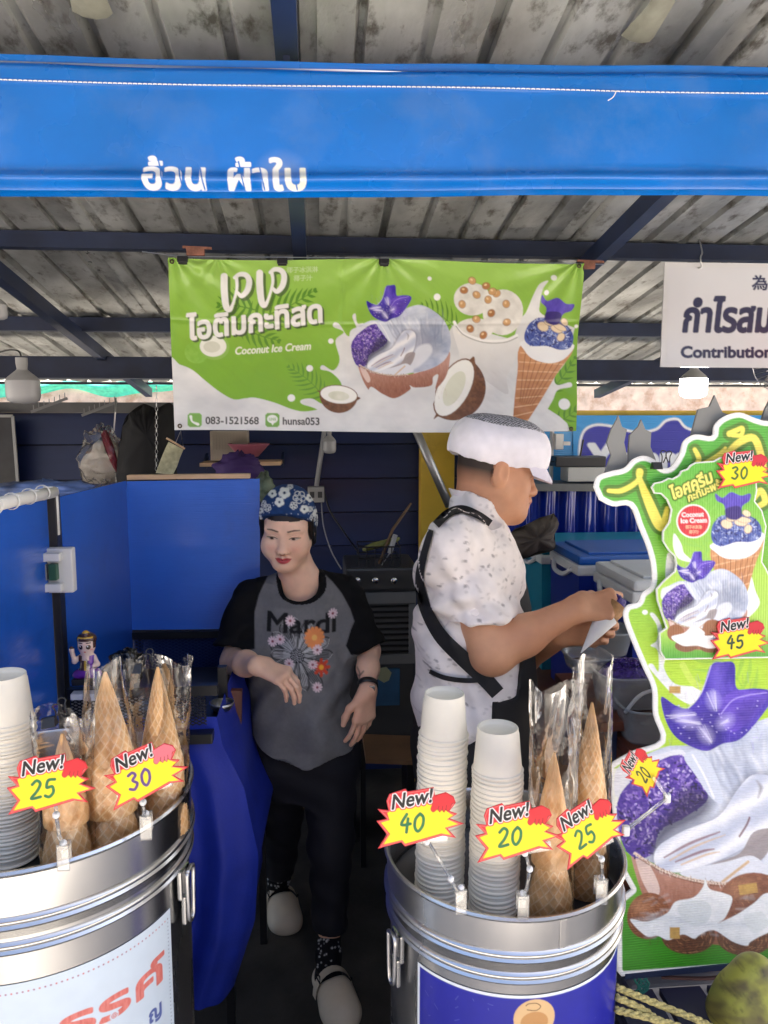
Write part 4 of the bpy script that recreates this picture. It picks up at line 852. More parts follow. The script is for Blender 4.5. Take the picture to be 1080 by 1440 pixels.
    for x, y in ((242, 368), (253, 599), (814, 374), (803, 603)):
        a = at(x, y, Yb - .004); MB().lathe([(.003, 0), (.0062, .0), (.0068, .002), (.006, .0035), (.003, .003)], 14, a, M=[[1, 0, 0], [0, 0, -1], [0, 1, 0]]).build('eyelet', mat('tarnished_brass', (.10, .08, .05), .4, .8), t, smooth=True)
    for k, (x, y) in enumerate(((257, 364), (397, 366), (540, 367))):
        p = at(x, y, Yb); c = tag(MB().box(p + V(0, 0, -.002), (.029, .014, .017), bev=.002).box(p + V(0, 0, -.012), (.024, .010, .006)).build('bulldog_clip', M_BLACKM), 'small black clip gripping the banner top, ' + ('by its corner', 'above the Thai name', 'beside the violet flower')[k], 'clip')
    MB().tube([at(200, 354, Yb + .01), at(257, 361, Yb + .01), at(540, 363, Yb + .01), at(850, 372, Yb + .01)], .0016, 6).build('hanging_wire', M_WIRE, t)
banner()
for nm, px, lb in (('wood_scrap', (275, 354), 'small red-brown wood scrap tied over the banner corner'), ('wood_peg', (828, 373), 'pinkish wooden peg at the far banner corner')):
    p = at(px[0], px[1], 2.28); o = MB().box(p, (.05 if nm == 'wood_scrap' else .035, .015, .022), bev=.002).bar(p + V(-.035, 0, .012), p + V(.045, 0, .010), .008, .006).build(nm, mat('red_wood_' + nm, (.22, .09, .06), .7, noise=.5, nscale=40)); tag(o, lb, 'wood')
# ------------------------------------------------------------------ boards cut to outlines
def board(name, out, o, n, th, m, parent):
    P = atpl(np.array([q[0] for q in out], float), np.array([q[1] for q in out], float), o, n); n = unit(n); U = unit(np.cross(V(0, 0, 1), n)); Vv = np.cross(n, U); c = P.mean(0)
    return MB().prism([((p - c) @ U, (p - c) @ Vv) for p in P], c, U, Vv, -th).build(name, m, parent)
def cut_sign(nm, label, out, o, n, paint, bounds, border, m=None):
    t = thing(nm, label, 'sign', atpl(np.array(out[:, 0].mean()), np.array(out[:, 1].max()), o, n)); nn = unit(n)
    board('backing_board', out, o - nn * .0006, n, .004, mat('white_fluted_board', (.78, .78, .76), .5), t)
    sheet('print', m or M_FLUTE, lambda X, Y: atpl(X, Y, o, n), *bounds, lambda c: (paint(c), c.c.__imul__((.93 + .14 * fbm(c.x / 2.2, c.y / 2.2, 77, 3) * 1.0)[..., None])), (240, 240, 238), t, 1.15, lambda X, Y: sd_poly(X, Y, [out]) < -border)
    return t
# the big cut-out sign
SN = V(.05, -1, .07); SO = at(870, 1370, 1.36)
OUT = smooth_poly([(835, 685), (840, 670), (858, 663), (878, 658), (890, 646), (905, 641), (920, 646), (932, 658), (944, 656), (956, 638), (962, 620), (978, 611), (1001, 613), (1005, 598), (1018, 586), (1040, 580), (1062, 588), (1080, 592), (1110, 588), (1145, 600), (1166, 630), (1160, 690), (1150, 740), (1160, 850), (1185, 930), (1192, 1050), (1186, 1200)], 4, False)
OUT = np.concatenate([OUT, [(1190, 1346), (1080, 1358), (874, 1373), (868, 1366), (867, 1268), (888, 1251), (872, 1222), (866, 1190)], smooth_poly([(857, 1085), (860, 1074), (892, 1056), (929, 1041), (919, 1005), (917, 968), (904, 938), (888, 900), (877, 868), (882, 852), (897, 847), (903, 834), (916, 822), (916, 795), (910, 770), (898, 740), (886, 712), (862, 712), (843, 703)], 4, False)])
def paint_big(cv):
    cv.c[:] = lin((240, 240, 238)); g = lambda x, y, d: cmix(cmix((84, 168, 58), (176, 214, 58), (y - 680) / 250), (58, 140, 30), (y - 1120) / 190) + 8 * (fbm(x / 20, y / 20, 3) - .5)[..., None]
    cv.poly(OUT, g, False, grow=-7)
    frond(cv, (1060, 990), (960, 880), 9, 50, (150, 198, 66), w=6, op=.8); frond(cv, (990, 690), (1060, 820), 8, 60, (112, 184, 70), w=6, op=.7)
    # big yellow brush letters with dark green edge
    LET = [([(856, 690), (874, 690), (895, 678), (902, 664), (898, 662), (899, 672), (912, 705), (926, 736), (933, 738), (938, 715)], [4, 5, 5, 4, 4, 5, 9, 10, 8, 4]), ([(977, 632), (983, 645), (980, 655), (1000, 648), (1016, 636), (1020, 630)], [4, 5, 4, 6, 5, 3]), ([(1026, 610), (1034, 606), (1044, 602), (1042, 612), (1030, 612)], [6, 5, 4, 4, 4]), ([(1020, 640), (1040, 622), (1060, 616), (1070, 640), (1074, 660)], [5, 7, 7, 7, 6]), ([(1060, 700), (1070, 690), (1076, 705), (1066, 712)], [6, 6, 6, 5])]
    for gr, c in ((5.5, (84, 126, 40)), (0, (240, 226, 96))):
        for L, w in LET: cv.stroke(L, np.asarray(w) * 1.45, c, grow=gr)
    white = lambda x, y, d: cmix((242, 243, 242), (212, 218, 222), fbm(x / 25, y / 25, 5) * 1.5 - .4)
    cv.poly([(938, 780), (950, 790), (960, 830), (948, 850), (936, 842)], (226, 226, 220)); cv.ell((907, 861), (4, 3.4), (244, 246, 240))
    cv.poly([(914, 864), (920, 863), (930, 880), (936, 920), (934, 940), (950, 962), (985, 968), (972, 990), (945, 975), (915, 942), (912, 935), (918, 934), (926, 944), (925, 915), (915, 908), (924, 900), (924, 880)], white)
    cv.stroke([(960, 935), (975, 960), (995, 970)], 9, (196, 222, 90)); cv.poly([(862, 1090), (872, 1080), (895, 1072), (910, 1100), (880, 1150), (866, 1170)], (236, 238, 230)); cv.ell((929, 1062), 3, (90, 96, 80))
    bowl(cv)
    # brown coconuts with torn white flesh along the foot
    nut = lambda x, y, d: cmix((168, 106, 70), (110, 64, 40), np.hypot(x - 915, y - 1280) / 60 + .3 * fbm(x / 5, y / 3, 3))
    cv.ell((912, 1288), (30, 33), nut, .3); cv.ell((968, 1316), (38, 26), lambda x, y, d: cmix((130, 86, 60), (78, 48, 34), fbm(x / 3, y / 3, 7))); cv.ell((1048, 1318), (40, 26), lambda x, y, d: cmix((130, 86, 60), (78, 48, 34), fbm(x / 3, y / 3, 7))); cv.ell((1060, 1265), (48, 38), lambda x, y, d: cmix((158, 104, 80), (110, 66, 50), fbm(x / 6, y / 6, 9))); cv.ell((1140, 1290), (46, 44), nut)
    fb = random.Random(41)
    for cx, cy, rx, ry in ((912, 1288, 30, 33), (968, 1316, 38, 26), (1048, 1318, 40, 26), (1060, 1265, 48, 38)):
        cv.ell((cx + rx * .25, cy + ry * .35), (rx * .7, ry * .6), (60, 34, 24), op=.35, soft=rx * .4); cv.ell((cx - rx * .35, cy - ry * .4), (rx * .35, ry * .3), (214, 160, 120), op=.4, soft=rx * .25)
        for k in range(170):
            q, t_ = math.sqrt(fb.random()) * .93, fb.uniform(0, 6.28); x, y = cx + rx * q * math.cos(t_), cy + ry * q * math.sin(t_); e = V(-math.sin(t_), math.cos(t_)) * fb.uniform(2, 6) + V(fb.uniform(-1, 1), fb.uniform(-1, 1)); cv.stroke([(x, y), (x + e[0], y + e[1])], .8, ((206, 150, 106), (84, 48, 30), (130, 80, 52))[k % 3], op=.5)
    cv.poly([(886, 1293), (910, 1296), (938, 1284), (950, 1268), (975, 1262), (988, 1248), (992, 1236), (998, 1250), (1018, 1256), (1030, 1264), (1020, 1290), (1010, 1298), (1036, 1286), (1060, 1270), (1078, 1256), (1110, 1262), (1120, 1300), (1080, 1312), (1056, 1324), (1050, 1330), (1030, 1324), (1004, 1308), (985, 1314), (976, 1320), (960, 1314), (940, 1322), (925, 1316), (908, 1316)], white)
    for k in range(60):
        x, y = fb.uniform(900, 1110), fb.uniform(1262, 1318); cv.stroke([(x, y), (x + fb.uniform(6, 18), y + fb.uniform(-6, 3))], [1, 3, 1][:2], ((250, 250, 250), (196, 204, 210))[k % 2], op=.28, soft=2)
    cv.stroke([(890, 1294), (940, 1290), (975, 1300), (1005, 1300), (1040, 1300), (1080, 1296)], [2, 6, 3, 6, 6, 3], (182, 192, 200), op=.45, soft=4)
    cv.poly([(955, 1272), (985, 1266), (1000, 1276), (995, 1296), (975, 1302), (958, 1290)], (216, 222, 222), op=.8); cv.poly([(1046, 1290), (1070, 1282), (1080, 1300), (1060, 1312)], (216, 222, 222), op=.8)
    for c, w, h, a in (((949, 970), 8, 5, 0), ((949, 1312), 7, 8, 0), ((1052, 1250), 13, 7, -.15)):
        q = V([(-w, -h), (w, -h), (w, h), (-w, h)]) @ np.array([[math.cos(a), math.sin(a)], [-math.sin(a), math.cos(a)]]) + V(c); cv.poly(q, lambda x, y, d: cmix((206, 170, 96), (176, 136, 76), fbm(x / 4, y / 4, 2)), False)
bs = cut_sign('cutout_sign', 'big green cut-out coconut ice cream sign with yellow brush lettering', OUT, SO, SN, paint_big, (830, 1195, 575, 1376), 1.2)
MB().bar(V(.86, 1.52, .0), V(.86, 1.46, 1.45), .03, .02).build('prop_leg', M_WOOD, bs)
MB().bar(V(.60, 1.385, .615), V(1.05, 1.40, .615), .05, .012).bar(V(.64, 1.39, 0), V(.64, 1.39, .61), .02, .02).bar(V(1.0, 1.41, 0), V(1.0, 1.41, .61), .02, .02).build('stand', M_NAVY, bs)
SO2 = SO - unit(SN) * -.016
SUB = np.array([(916, 685), (920, 679), (931, 677), (940, 672), (946, 673), (955, 668), (958, 662), (967, 659), (971, 654), (978, 650), (991, 649), (1004, 648), (1013, 643), (1026, 641), (1062, 650), (1065, 690), (1062, 705), (1072, 718), (1078, 740), (1072, 790), (1078, 800), (1092, 830), (1088, 925), (935, 928), (928, 916), (927, 890), (937, 883), (924, 844), (923, 828), (935, 815), (949, 803), (951, 794), (949, 783), (940, 774), (932, 761), (932, 747), (941, 734), (944, 717), (938, 703), (930, 695), (920, 694)], float)
def paint_sub(cv):
    cv.c[:] = lin((240, 242, 234)); cv.poly(SUB, lambda x, y, d: cmix(cmix((100, 180, 66), (170, 212, 84), (y - 660) / 150), (60, 150, 40), (y - 890) / 40), False, grow=-1.6)
    for k in range(3): frond(cv, (990, 790 + k * 5), (950 + k * 40, 690), 8, 34, (140, 200, 90), w=3, op=.5)
    yel, edge = (246, 232, 120), (70, 112, 30)
    for g, c in ((2.4, edge), (.2, yel)):
        cv.text('ไอศครีม', (946, 703), 24, c, rot=-.42, bold=g + .5, shear=.2, width=62); cv.text('กะทิมะพร้าว', (968, 706), 15, c, rot=-.42, bold=g + .2, shear=.2, width=62)
    cv.ell((975, 733), 24, (244, 240, 236)); cv.ell((975, 733), 22, (206, 52, 62))
    cv.text('Coconut', (958.5, 727), 9, (252, 246, 244), bold=.3, width=31, rot=-.03); cv.text('Ice Cream', (957, 735.5), 9, (252, 246, 244), bold=.3, width=37, rot=-.03); cv.text('椰子冰淇淋', (964, 743), 5, (248, 214, 170), width=23); cv.text('椰子汁', (969, 750), 5, (248, 214, 170), width=14)
    cv.poly([(948, 750), (958, 765), (962, 778), (975, 790), (955, 786), (947, 770)], (238, 242, 236)); cv.poly([(1052, 830), (1056, 810), (1062, 830), (1068, 850), (1050, 870), (1034, 872), (1036, 856)], (240, 243, 242))
    conecup(cv)
    cv.T = px_affine([(868, 1130), (1216, 1150)], [(931, 846), (1052, 850)]); bowl(cv); cv.T = None
    cv.ell((950, 890), (12, 12), (150, 96, 62)); cv.ell((1002, 884), (14, 13), (150, 98, 66)); cv.ell((965, 908), (16, 9), (130, 84, 58)); cv.ell((1000, 910), (16, 8), (130, 84, 58))
    cv.poly([(944, 896), (962, 890), (975, 880), (990, 888), (992, 894), (1010, 894), (1020, 905), (1000, 912), (980, 908), (960, 908)], (240, 241, 238))
ss = cut_sign('small_cutout_sign', 'smaller cut-out sundae sign with a red round badge clipped onto the big sign', SUB, SO2, SN, paint_sub, (912, 1094, 638, 930), .6, mat('small_board_print', attr=True, rough=.4, wave=('X', 62, .3)))
_t = SO2[1] + .02
binder_clip(atpl(np.array(936.), np.array(655.), SO2, SN), .018, 'black binder clip between the two cut-out signs')
T6 = price_tag('30', (1046, 660), .02, .215, float(atpl(np.array(1046.), np.array(660.), SO2, SN)[1]) - .008, 'starburst price tag stuck above the printed sundae cone', ink=(60, 110, 40), hand=(206, 50, 60))
T7 = price_tag('45', (1040, 897), .04, .225, float(atpl(np.array(1040.), np.array(897.), SO2, SN)[1]) - .008, 'starburst price tag stuck over the printed brown coconuts', ink=(20, 70, 50), hand=(206, 50, 60))
T8 = price_tag('20', (903, 1082), .85, .245, 1.30, 'narrow turned starburst price tag on a bar before the big sign', ink=(60, 80, 30), squeeze=.55)
t = thing('tag_holder', 'long clear bar clip holding the turned tag before the big sign', 'tag holder', at(880, 1165, 1.22))
a, b = at(880, 1168, 1.20), at(938, 1122, 1.29)
MB().tube([a, (a + b) / 2, b], .0035, 8).build('arm', M_CLEAR, t, smooth=True)
for q in (a, b): MB().box(q, (.012, .01, .018), bev=.003).build('joint', mat('frosted_plastic', (.75, .76, .76), .3), t)
MB().bar(b + V(0, -.002, .005), at(918, 1090, 1.298), .02, .006).build('grip', M_CLEAR, t)
# ------------------------------------------------------------------ white hanging notice
def notice():
    o = at(1000, 516, 2.2); n = V(.0, -1, 0); out = np.array([(935, 369), (1240, 372), (1240, 519), (929, 516)], float)
    t = thing('hanging_notice', 'white hanging notice board with dark Thai lettering and Contribution', 'sign', o)
    board('board', out, o, n, .006, mat('white_acrylic', (.62, .62, .64), .12, coat=.5), t)
    def pt(cv):
        cv.c[:] = lin((205, 205, 210)); ink = (26, 26, 66)
        cv.text('กำไรสมทบ', (958, 466), 58, ink, bold=2.2, shear=.15, width=176)
        cv.text('Contribution', (957, 502.5), 22, ink, bold=1.1, width=128); cv.text('為', (1057, 406), 22, ink, bold=.7, width=22)
    sheet('print', mat('notice_print', attr=True, rough=.14, coat=.4), lambda X, Y: atpl(X, Y, o + V(0, -.0008, 0), n), 938, 1238, 376, 512, pt, (205, 205, 210), t, 1.1)
    for x in (983, 1200):
        a = at(x, 374, 2.199); b = at(x, 336, 2.56)
        q = [b, b * .5 + a * .5 + V(.01, 0, 0), a + V(0, -.006, .02), a + V(.004, -.008, -.004), a + V(-.006, -.006, -.008)]; MB().tube(smooth_poly(q, 5, False), .0024, 7).build('wire_hook', M_WIRE, t, smooth=True)
notice()
# ------------------------------------------------------------------ left: blue plastic partition, table, figurine
def quad_slab(P4, th, mb=None):
    """thick panel from four corner points (counter-clockwise seen from the front)"""
    P = [V(p) for p in P4]; n = unit(np.cross(P[1] - P[0], P[3] - P[0])) * th; q = P + [p - n for p in P]
    return (mb or MB()).add(q, [(0, 1, 2, 3), (7, 6, 5, 4), (0, 4, 5, 1), (1, 5, 6, 2), (2, 6, 7, 3), (3, 7, 4, 0)])
t = thing('side_partition', 'blue fluted plastic side partition with a black post and white pipe rail', 'partition', (-.59, 1.75, 0))
M_BP2 = mat('blue_panel_gloss', (.014, .10, .52), .22, dirt=.35, dirtcol=(.02, .05, .16), dscale=3, noise=.08, nscale=4, coat=.3, rvar=.06, wave=('Z', 50, .08))
zt = 1.545
quad_slab([(-.592, 1.36, .2), (-.590, 1.735, .2), (-.590, 1.735, zt), (-.592, 1.36, 1.56)], .006).build('panel', M_BP2, t)
quad_slab([(-.580, 1.785, .2), (-.566, 2.345, .2), (-.566, 2.345, 1.533), (-.580, 1.785, 1.542)], .006).build('panel', M_BP2, t)
MB().box((-.586, 1.76, .775), (.022, .034, 1.55), bev=.002).build('post', M_BLACKM, t)
MB().tube([(-.585, 1.30, 1.565), (-.583, 1.6, 1.560), (-.582, 1.755, 1.556)], .013, 12).tube([(-.582, 1.756, 1.566), (-.582, 1.756, 1.46)], .010, 10).build('pipe_rail', M_WHITEP, t, smooth=True)
for y in (1.36, 1.44, 1.52, 1.61, 1.69): MB().lathe([(.015, -.002), (.017, 0), (.015, .002)], 14, (-.583, y, 1.561), M=[[1, 0, 0], [0, 0, 1], [0, 1, 0]]).box((-.571, y, 1.573), (.02, .002, .002)).build('cable_tie', mat('tie_plastic', (.6, .6, .58), .4), t)
t = thing('breaker_box', 'open white electrical box mounted against the black post', 'electrical box', at(80, 833, 1.76))
a, b = at(57, 833, 1.73), at(103, 770, 1.73); c = (a + b) / 2 + V(0, -.01, 0); w, h = b[0] - a[0], b[2] - a[2]
MB().box(c + V(w * .05, .012, 0), (w * .9, .028, h), bev=.004).build('housing', M_WHITEP, t)
for dz_, hh in ((.34, .18), (-.34, .18)): MB().box(c + V(-.004, -.014, dz_ * h), (w * .6, .022, h * hh), bev=.003).build('bracket', M_WHITEP, t)
MB().box(c + V(.000, -.010, 0), (w * .22, .02, h * .36), bev=.002).build('breaker', mat('dark_green_plastic', (.02, .09, .05), .4), t)
MB().box(c + V(-w * .25, -.010, 0), (w * .16, .016, h * .36), bev=.002).build('terminal', mat('grey_plastic', (.22, .22, .22), .5), t)
t = thing('front_panel', 'glossy blue fluted panel with a pale wooden strip along its top', 'panel', at(270, 885, 2.35))
quad_slab([at(179, 886, 2.35), at(366, 884, 2.35), at(365, 673, 2.35), at(178, 677, 2.35)], .006).build('panel', mat('blue_panel_ribbed', (.03, .16, .72), .20, dirt=.3, dirtcol=(.03, .08, .3), dscale=3, noise=.08, nscale=4, coat=.4, wave=('Z', 60, .30), rvar=.06), t)
a, b = at(180, 671, 2.352), at(352, 669, 2.352); MB().bar(a, b, .03, .014, bev=.001).build('wooden_strip', M_WOOD, t)
a, b = at(182, 893, 2.352), at(366, 889, 2.352); MB().bar(a, b, .03, .022).build('bottom_rail', M_BLACKM, t)
for x in (-.556, -.19): MB().bar((x, 2.375, 0), (x, 2.375, 1.07), .022, .022, up=(0, 1, 0)).build('leg', M_BLACKM, t)
def lattice(name, a, b, z0, z1, cw, m, parent, rad=.0012):
    a = V(a); b = V(b); L = np.linalg.norm(b - a); d = (b - a) / L; A = MB(); n = int(L / cw)
    for i in range(-int((z1 - z0) / cw * 2) - 1, n + 1):
        for sg in (1, -1):
            u0, u1 = i * cw, i * cw + (z1 - z0) * 2.0
            lo, hi = max(0, u0), min(L, u1)
            if hi - lo < .005: continue
            f = lambda u: z0 + (u - u0) / 2.0 if sg > 0 else z1 - (u - u0) / 2.0
            P = [a * 0 + V(*(a[:2] + d[:2] * u), f(u)) for u in (lo, hi)]
            A.bar(P[0], P[1], rad * 1.6, rad * 2)
    return A.build(name, m, parent)
lattice('expanded_mesh', at(185, 905, 2.36), at(330, 905, 2.36), at(200, 1005, 2.36)[2], at(200, 893, 2.36)[2], .020, mat('blue_mesh', (.012, .035, .16), .4, .3), t)['kind'] = 'stuff'
MB().box((-.37, 2.42, .92), (.37, .006, .30)).build('back_sheet', mat('deep_blue_cloth', (.006, .018, .12), .7), t)
# table with blue cloth
t = thing('prep_table', 'black framed prep table skirted with royal blue cloth', 'table', (-.45, 1.9, 0))
zT = .985
MB().box((-.45, 2.0, zT - .012), (.40, .5, .024), bev=.002).build('tabletop', M_BLACKP, t)
a, b = at(88, 968, 1.76), at(306, 962, 1.76); MB().bar(a + V(0, 0, -.012), b + V(0, 0, -.012), .02, .024).build('frame_rail', M_BLACKM, t)
for x in (a[0] + .01, b[0] - .012): MB().bar((x, 1.95, 0), (x, 1.95, a[2] - .02), .022, .022, up=(0, 1, 0)).build('leg', M_BLACKM, t)
lattice('wire_guard', at(100, 990, 1.765), at(290, 990, 1.765), at(150, 1024, 1.765)[2], at(150, 976, 1.765)[2], .016, M_BLACKM, t)['kind'] = 'stuff'
MB().box(at(150, 1000, 1.80), (.17, .01, .06)).build('paper_liner', mat('liner', (.55, .55, .55), .7), t)
rowsX = np.linspace(0, 1, 70); rowsV = np.linspace(0, 1, 40); A = np.zeros((40, 70, 3))
for i, v in enumerate(rowsV):
    for j, u in enumerate(rowsX):
        xl, xr = np.interp(v, [0, 1], [20, 20]), np.interp(v, [0, .1, .25, .5, .75, 1], [305, 312, 342, 362, 356, 324])
        y = 1008 + v * 412; p = at(xl + (xr - xl) * u, y, 1.78 + .05 * v)
        p[1] += .032 * v * math.sin(u * 17 + 1.5 * math.sin(v * 2)) + .010 * v * math.sin(u * 41 + v * 3) + .10 * max(0, u - .86) / .14 * v; A[i, j] = p
MB().grid(A).build('cloth_skirt', mat('royal_blue_cloth', (.012, .034, .40), .55, noise=.12, nscale=12, bump=.15, bscale=160), t, smooth=True)
A2 = np.array([[A[i, -1] + V(.02 * s * math.sin(i * .4) + .0 * s, .42 * s, .0) for s in np.linspace(0, 1, 16)] for i in range(40)])
MB().grid(A2).build('cloth_side', MATS['royal_blue_cloth'], t, smooth=True)
p = at(326, 1020, 2.02); o = MB().bar(p + V(0, 0, -.14), p + V(.01, 0, .10), .04, .02, up=(0, 1, 0)).build('wooden_plank', mat('red_brown_wood', (.13, .035, .018), .45, noise=.3, nscale=8, stretch=(6, 6, 1))); tag(o, 'red-brown wooden plank standing beside the prep table', 'plank')
p = at(312, 992, 1.9); o = MB().lathe([(.0, 0), (.022, 0), (.03, .012), (.032, .02), (.029, .02), (.02, .004), (0, .003)], 28, p + V(0, 0, -.01)).build('steel_bowl', M_STEEL, smooth=True); tag(o, 'small steel bowl at the end of the prep table', 'bowl')
# figurine
def figurine():
    f = at(124, 952, 1.74); B = Body(); q = lambda x, y, z: f + V(x, y, z) * .105 / .66
    B.ell(q(0, 0, .47), V(.125, .115, .135) * .16, .004).ell(q(0, .02, .56), V(.135, .13, .095) * .16, .004).ell(q(0, -.02, .64), V(.05, .05, .05) * .16, .004)
    B.cone(q(0, 0, .34), q(0, 0, .14), .0135, .017, .006).ell(q(0, -.01, .07), V(.19, .15, .075) * .16, .006).ell(q(-.11, -.05, .05), V(.09, .08, .05) * .16, .005).ell(q(.11, -.05, .05), V(.09, .08, .05) * .16, .005)
    B.chain([q(-.09, 0, .30), q(-.17, -.02, .24), q(-.19, -.06, .40)], [.006, .0055, .005], .004).ell(q(-.19, -.06, .43), V(.035, .03, .045) * .16, .003)
    B.chain([q(.09, 0, .30), q(.15, -.05, .20), q(.07, -.12, .19)], [.006, .0055, .005], .004)
    P, F = B.mesh(.0011, .004); N = normals(P, F); L = (P - f) / (.105 / .66); x, y, z = L.T
    C = np.empty_like(P); C[:] = lin((236, 206, 190)); S = lambda m, c: C.__setitem__(m, lin(c))
    S(z < .13, (104, 40, 150)); S((z >= .13) & (z < .33) & (np.abs(x) < .105), (120, 60, 160)); S((z >= .13) & (z < .33) & (x < -.02) & (x > -.11), (70, 34, 34)); S((z > .13) & (z < .33) & (np.abs(x) < .02) & (y < -.05), (212, 170, 60)); S((z > .27) & (z < .33) & (np.abs(x) < .05), (236, 206, 190))
    hair = (z > .545 - .0 * x) | ((y > .03) & (z > .36)); S(hair, (66, 34, 26)); S((z > .585) & (z < .605) & (y < .0), (206, 160, 50)); S(z > .655, (206, 160, 50)); S((np.abs(x) > .105) & (z > .44), (66, 34, 26))
    fr = y < -.04
    for s in (-1, 1):
        S(fr & (((x - s * .052) / .03) ** 2 + ((z - .465) / .034) ** 2 < 1), (60, 32, 26)); S(fr & (((x - s * .052 + .008) / .01) ** 2 + ((z - .478) / .012) ** 2 < 1), (250, 250, 250)); S(fr & (np.abs(x - s * .055) < .03) & (np.abs(z - .525) < .006), (60, 30, 24)); S(fr & (((x - s * .085) / .02) ** 2 + ((z - .425) / .014) ** 2 < 1), (236, 170, 160))
    S(fr & (((x) / .018) ** 2 + ((z - .395) / .008) ** 2 < 1), (206, 70, 80))
    t = thing('lady_figurine', 'small seated lady figurine in a purple skirt and gold headband', 'figurine', f)
    npmesh('body', P, F, mat('glazed_ceramic', attr=True, rough=.25, coat=.4), t, C)
    MB().box(f + V(0, .0, -.006), (.062, .045, .014), bev=.002).build('plinth', M_BLACKP, t)
figurine()
p = at(122, 985, 1.72); tag(MB().box(p + V(.0, .03, .006), (.075, .05, .014), bev=.002).box(p + V(.012, .004, .006), (.04, .004, .016)).build('card_tray', mat('white_card', (.62, .63, .66), .5)), 'shallow white card tray before the figurine', 'tray')
def crumple(name, c, r, m, label, cat, seed, ny=26, nx=30):
    a = np.linspace(0, math.pi, ny); b = np.arange(nx) * 2 * np.pi / nx; Bb, Aa = np.meshgrid(b, a); k = .72 + .6 * (fbm(Bb * 1.6 + seed, Aa * 3, seed) - .3) + .18 * np.abs(vnoise(Bb * 4, Aa * 6, seed + 3) - .5)
    k[:, :] = k * 1; P = np.stack([np.sin(Aa) * np.cos(Bb) * r[0] * k, np.sin(Aa) * np.sin(Bb) * r[1] * k, np.cos(Aa) * r[2] * k], -1); i = np.arange(nx * ny).reshape(ny, nx); j = np.roll(i, -1, 1)
    o = npmesh(name, P.reshape(-1, 3), np.stack([i[:-1], i[1:], j[1:], j[:-1]], -1).reshape(-1, 4), m); o.location = c; return tag(o, label, cat) if label else o
M_DBAG = film('dark_bag_film', (.12, .12, .13), .03, .12, .5, 20)
crumple('spoon_packet', at(178, 935, 1.76), (.046, .035, .042), M_DBAG, 'crumpled clear packet of black spoons beside the figurine', 'packet', 4)
crumple('spoon_packet', at(157, 950, 1.75), (.026, .024, .026), M_DBAG, 'smaller crumpled dark packet between figurine and spoon packet', 'packet', 8)
sp = MB()
for k in range(7): a = at(166 + k * 5, 958, 1.77); sp.bar(a, a + V(.002 * (k - 3), .01, .055 + .006 * (k % 3)), .006, .003)
o = sp.build('black_spoons', M_BLACKP); tag(o, 'bundle of black plastic spoons inside the packet', 'spoons')
# ------------------------------------------------------------------ far left clutter
t = thing('bagged_shirt', 'cream shirt with red placket hanging in a clear bag', 'shirt', at(145, 675, 3.2))
g = lambda L, Y: [at(a, b, Y) for a, b in L]
def drape(name, L, Y, m, parent, th=.02, wr=.008):
    P = np.array(g(smooth_poly(L, 4), Y)); c = P.mean(0); n = len(P); v = [c + V(0, -th, 0)] + [tuple(p + V(0, wr * math.sin(i * 1.3), 0)) for i, p in enumerate(P)] + [tuple((p * .55 + c * .45) + V(0, -th * .8 + wr * math.sin(i * 2.1), 0)) for i, p in enumerate(P)]
    f = [(0, 1 + n + i, 1 + n + (i + 1) % n) for i in range(n)] + [(1 + n + i, 1 + i, 1 + (i + 1) % n, 1 + n + (i + 1) % n) for i in range(n)]
    f += [tuple(range(n, 0, -1))]
    return MB().add(v, f).build(name, m, parent, smooth=True)
drape('body', [(118, 640), (140, 618), (160, 606), (168, 640), (167, 676), (116, 676)], 3.2, mat('cream_cotton', (.45, .40, .33), .8, noise=.1, bump=.3, bscale=20), t)
drape('placket', [(142, 612), (152, 608), (166, 650), (168, 664), (160, 660)], 3.16, mat('red_cotton', (.30, .03, .05), .8), t, .008)
crumple('bag', at(142, 642, 3.16), (.10, .03, .13), M_BAG, None, None, 3).parent = t; o = [c for c in t.children if c.name.startswith('bag')][0]; o.matrix_parent_inverse = t.matrix_world.inverted()
MB().tube([at(160, 606, 3.2), at(162, 580, 3.2), at(163, 560, 3.3)], .003, 6).build('hanger_hook', M_WIRE, t)
o = drape('black_garment', [(172, 600), (186, 578), (202, 568), (220, 574), (243, 570), (246, 640), (244, 690), (168, 690)], 3.1, mat('black_cloth', (.008, .008, .009), .8), None, .05); tag(o, 'black garment hanging on a wire hanger', 'garment')
t = thing('hanging_chain', 'thin metal chain hanging in front of the black garment', 'chain', at(220, 660, 2.9)); 
for k in range(20):
    z = at(220, 545 + k * 6, 2.9); MB().lathe([(.006, -.0012), (.0074, 0), (.006, .0012)], 10, z, M=[[1, 0, 0], [0, 0, 1], [0, 1, 0]] if k % 2 else [[0, 0, 1], [1, 0, 0], [0, 1, 0]], sx=.7, sy=1.25).build('link', M_WIRE, t)
t = thing('mini_pennant', 'small yellowish paper pennant hanging from a wooden rod', 'pennant', at(235, 668, 2.6))
A = [[at(a + u * (c_ - a), b + u * (d - b), 2.6 - .01 * math.sin(u * 3 + v)) for u in np.linspace(0, 1, 6)] for v, (a, b, c_, d) in enumerate(((237, 621, 258, 632), (231, 634, 253, 644), (226, 646, 249, 656), (219, 665, 243, 668)))]
MB().grid(A).build('paper', mat('yellow_paper', (.50, .48, .30), .7, noise=.25, nscale=60), t, smooth=True); MB().bar(at(234, 616, 2.6), at(260, 631, 2.6), .006, .006).build('rod', M_WOOD, t); MB().tube([at(247, 623, 2.6), at(254, 606, 2.5)], .001, 5).tube([at(258, 630, 2.6), at(254, 606, 2.5)], .001, 5).build('string', M_WIRE, t)
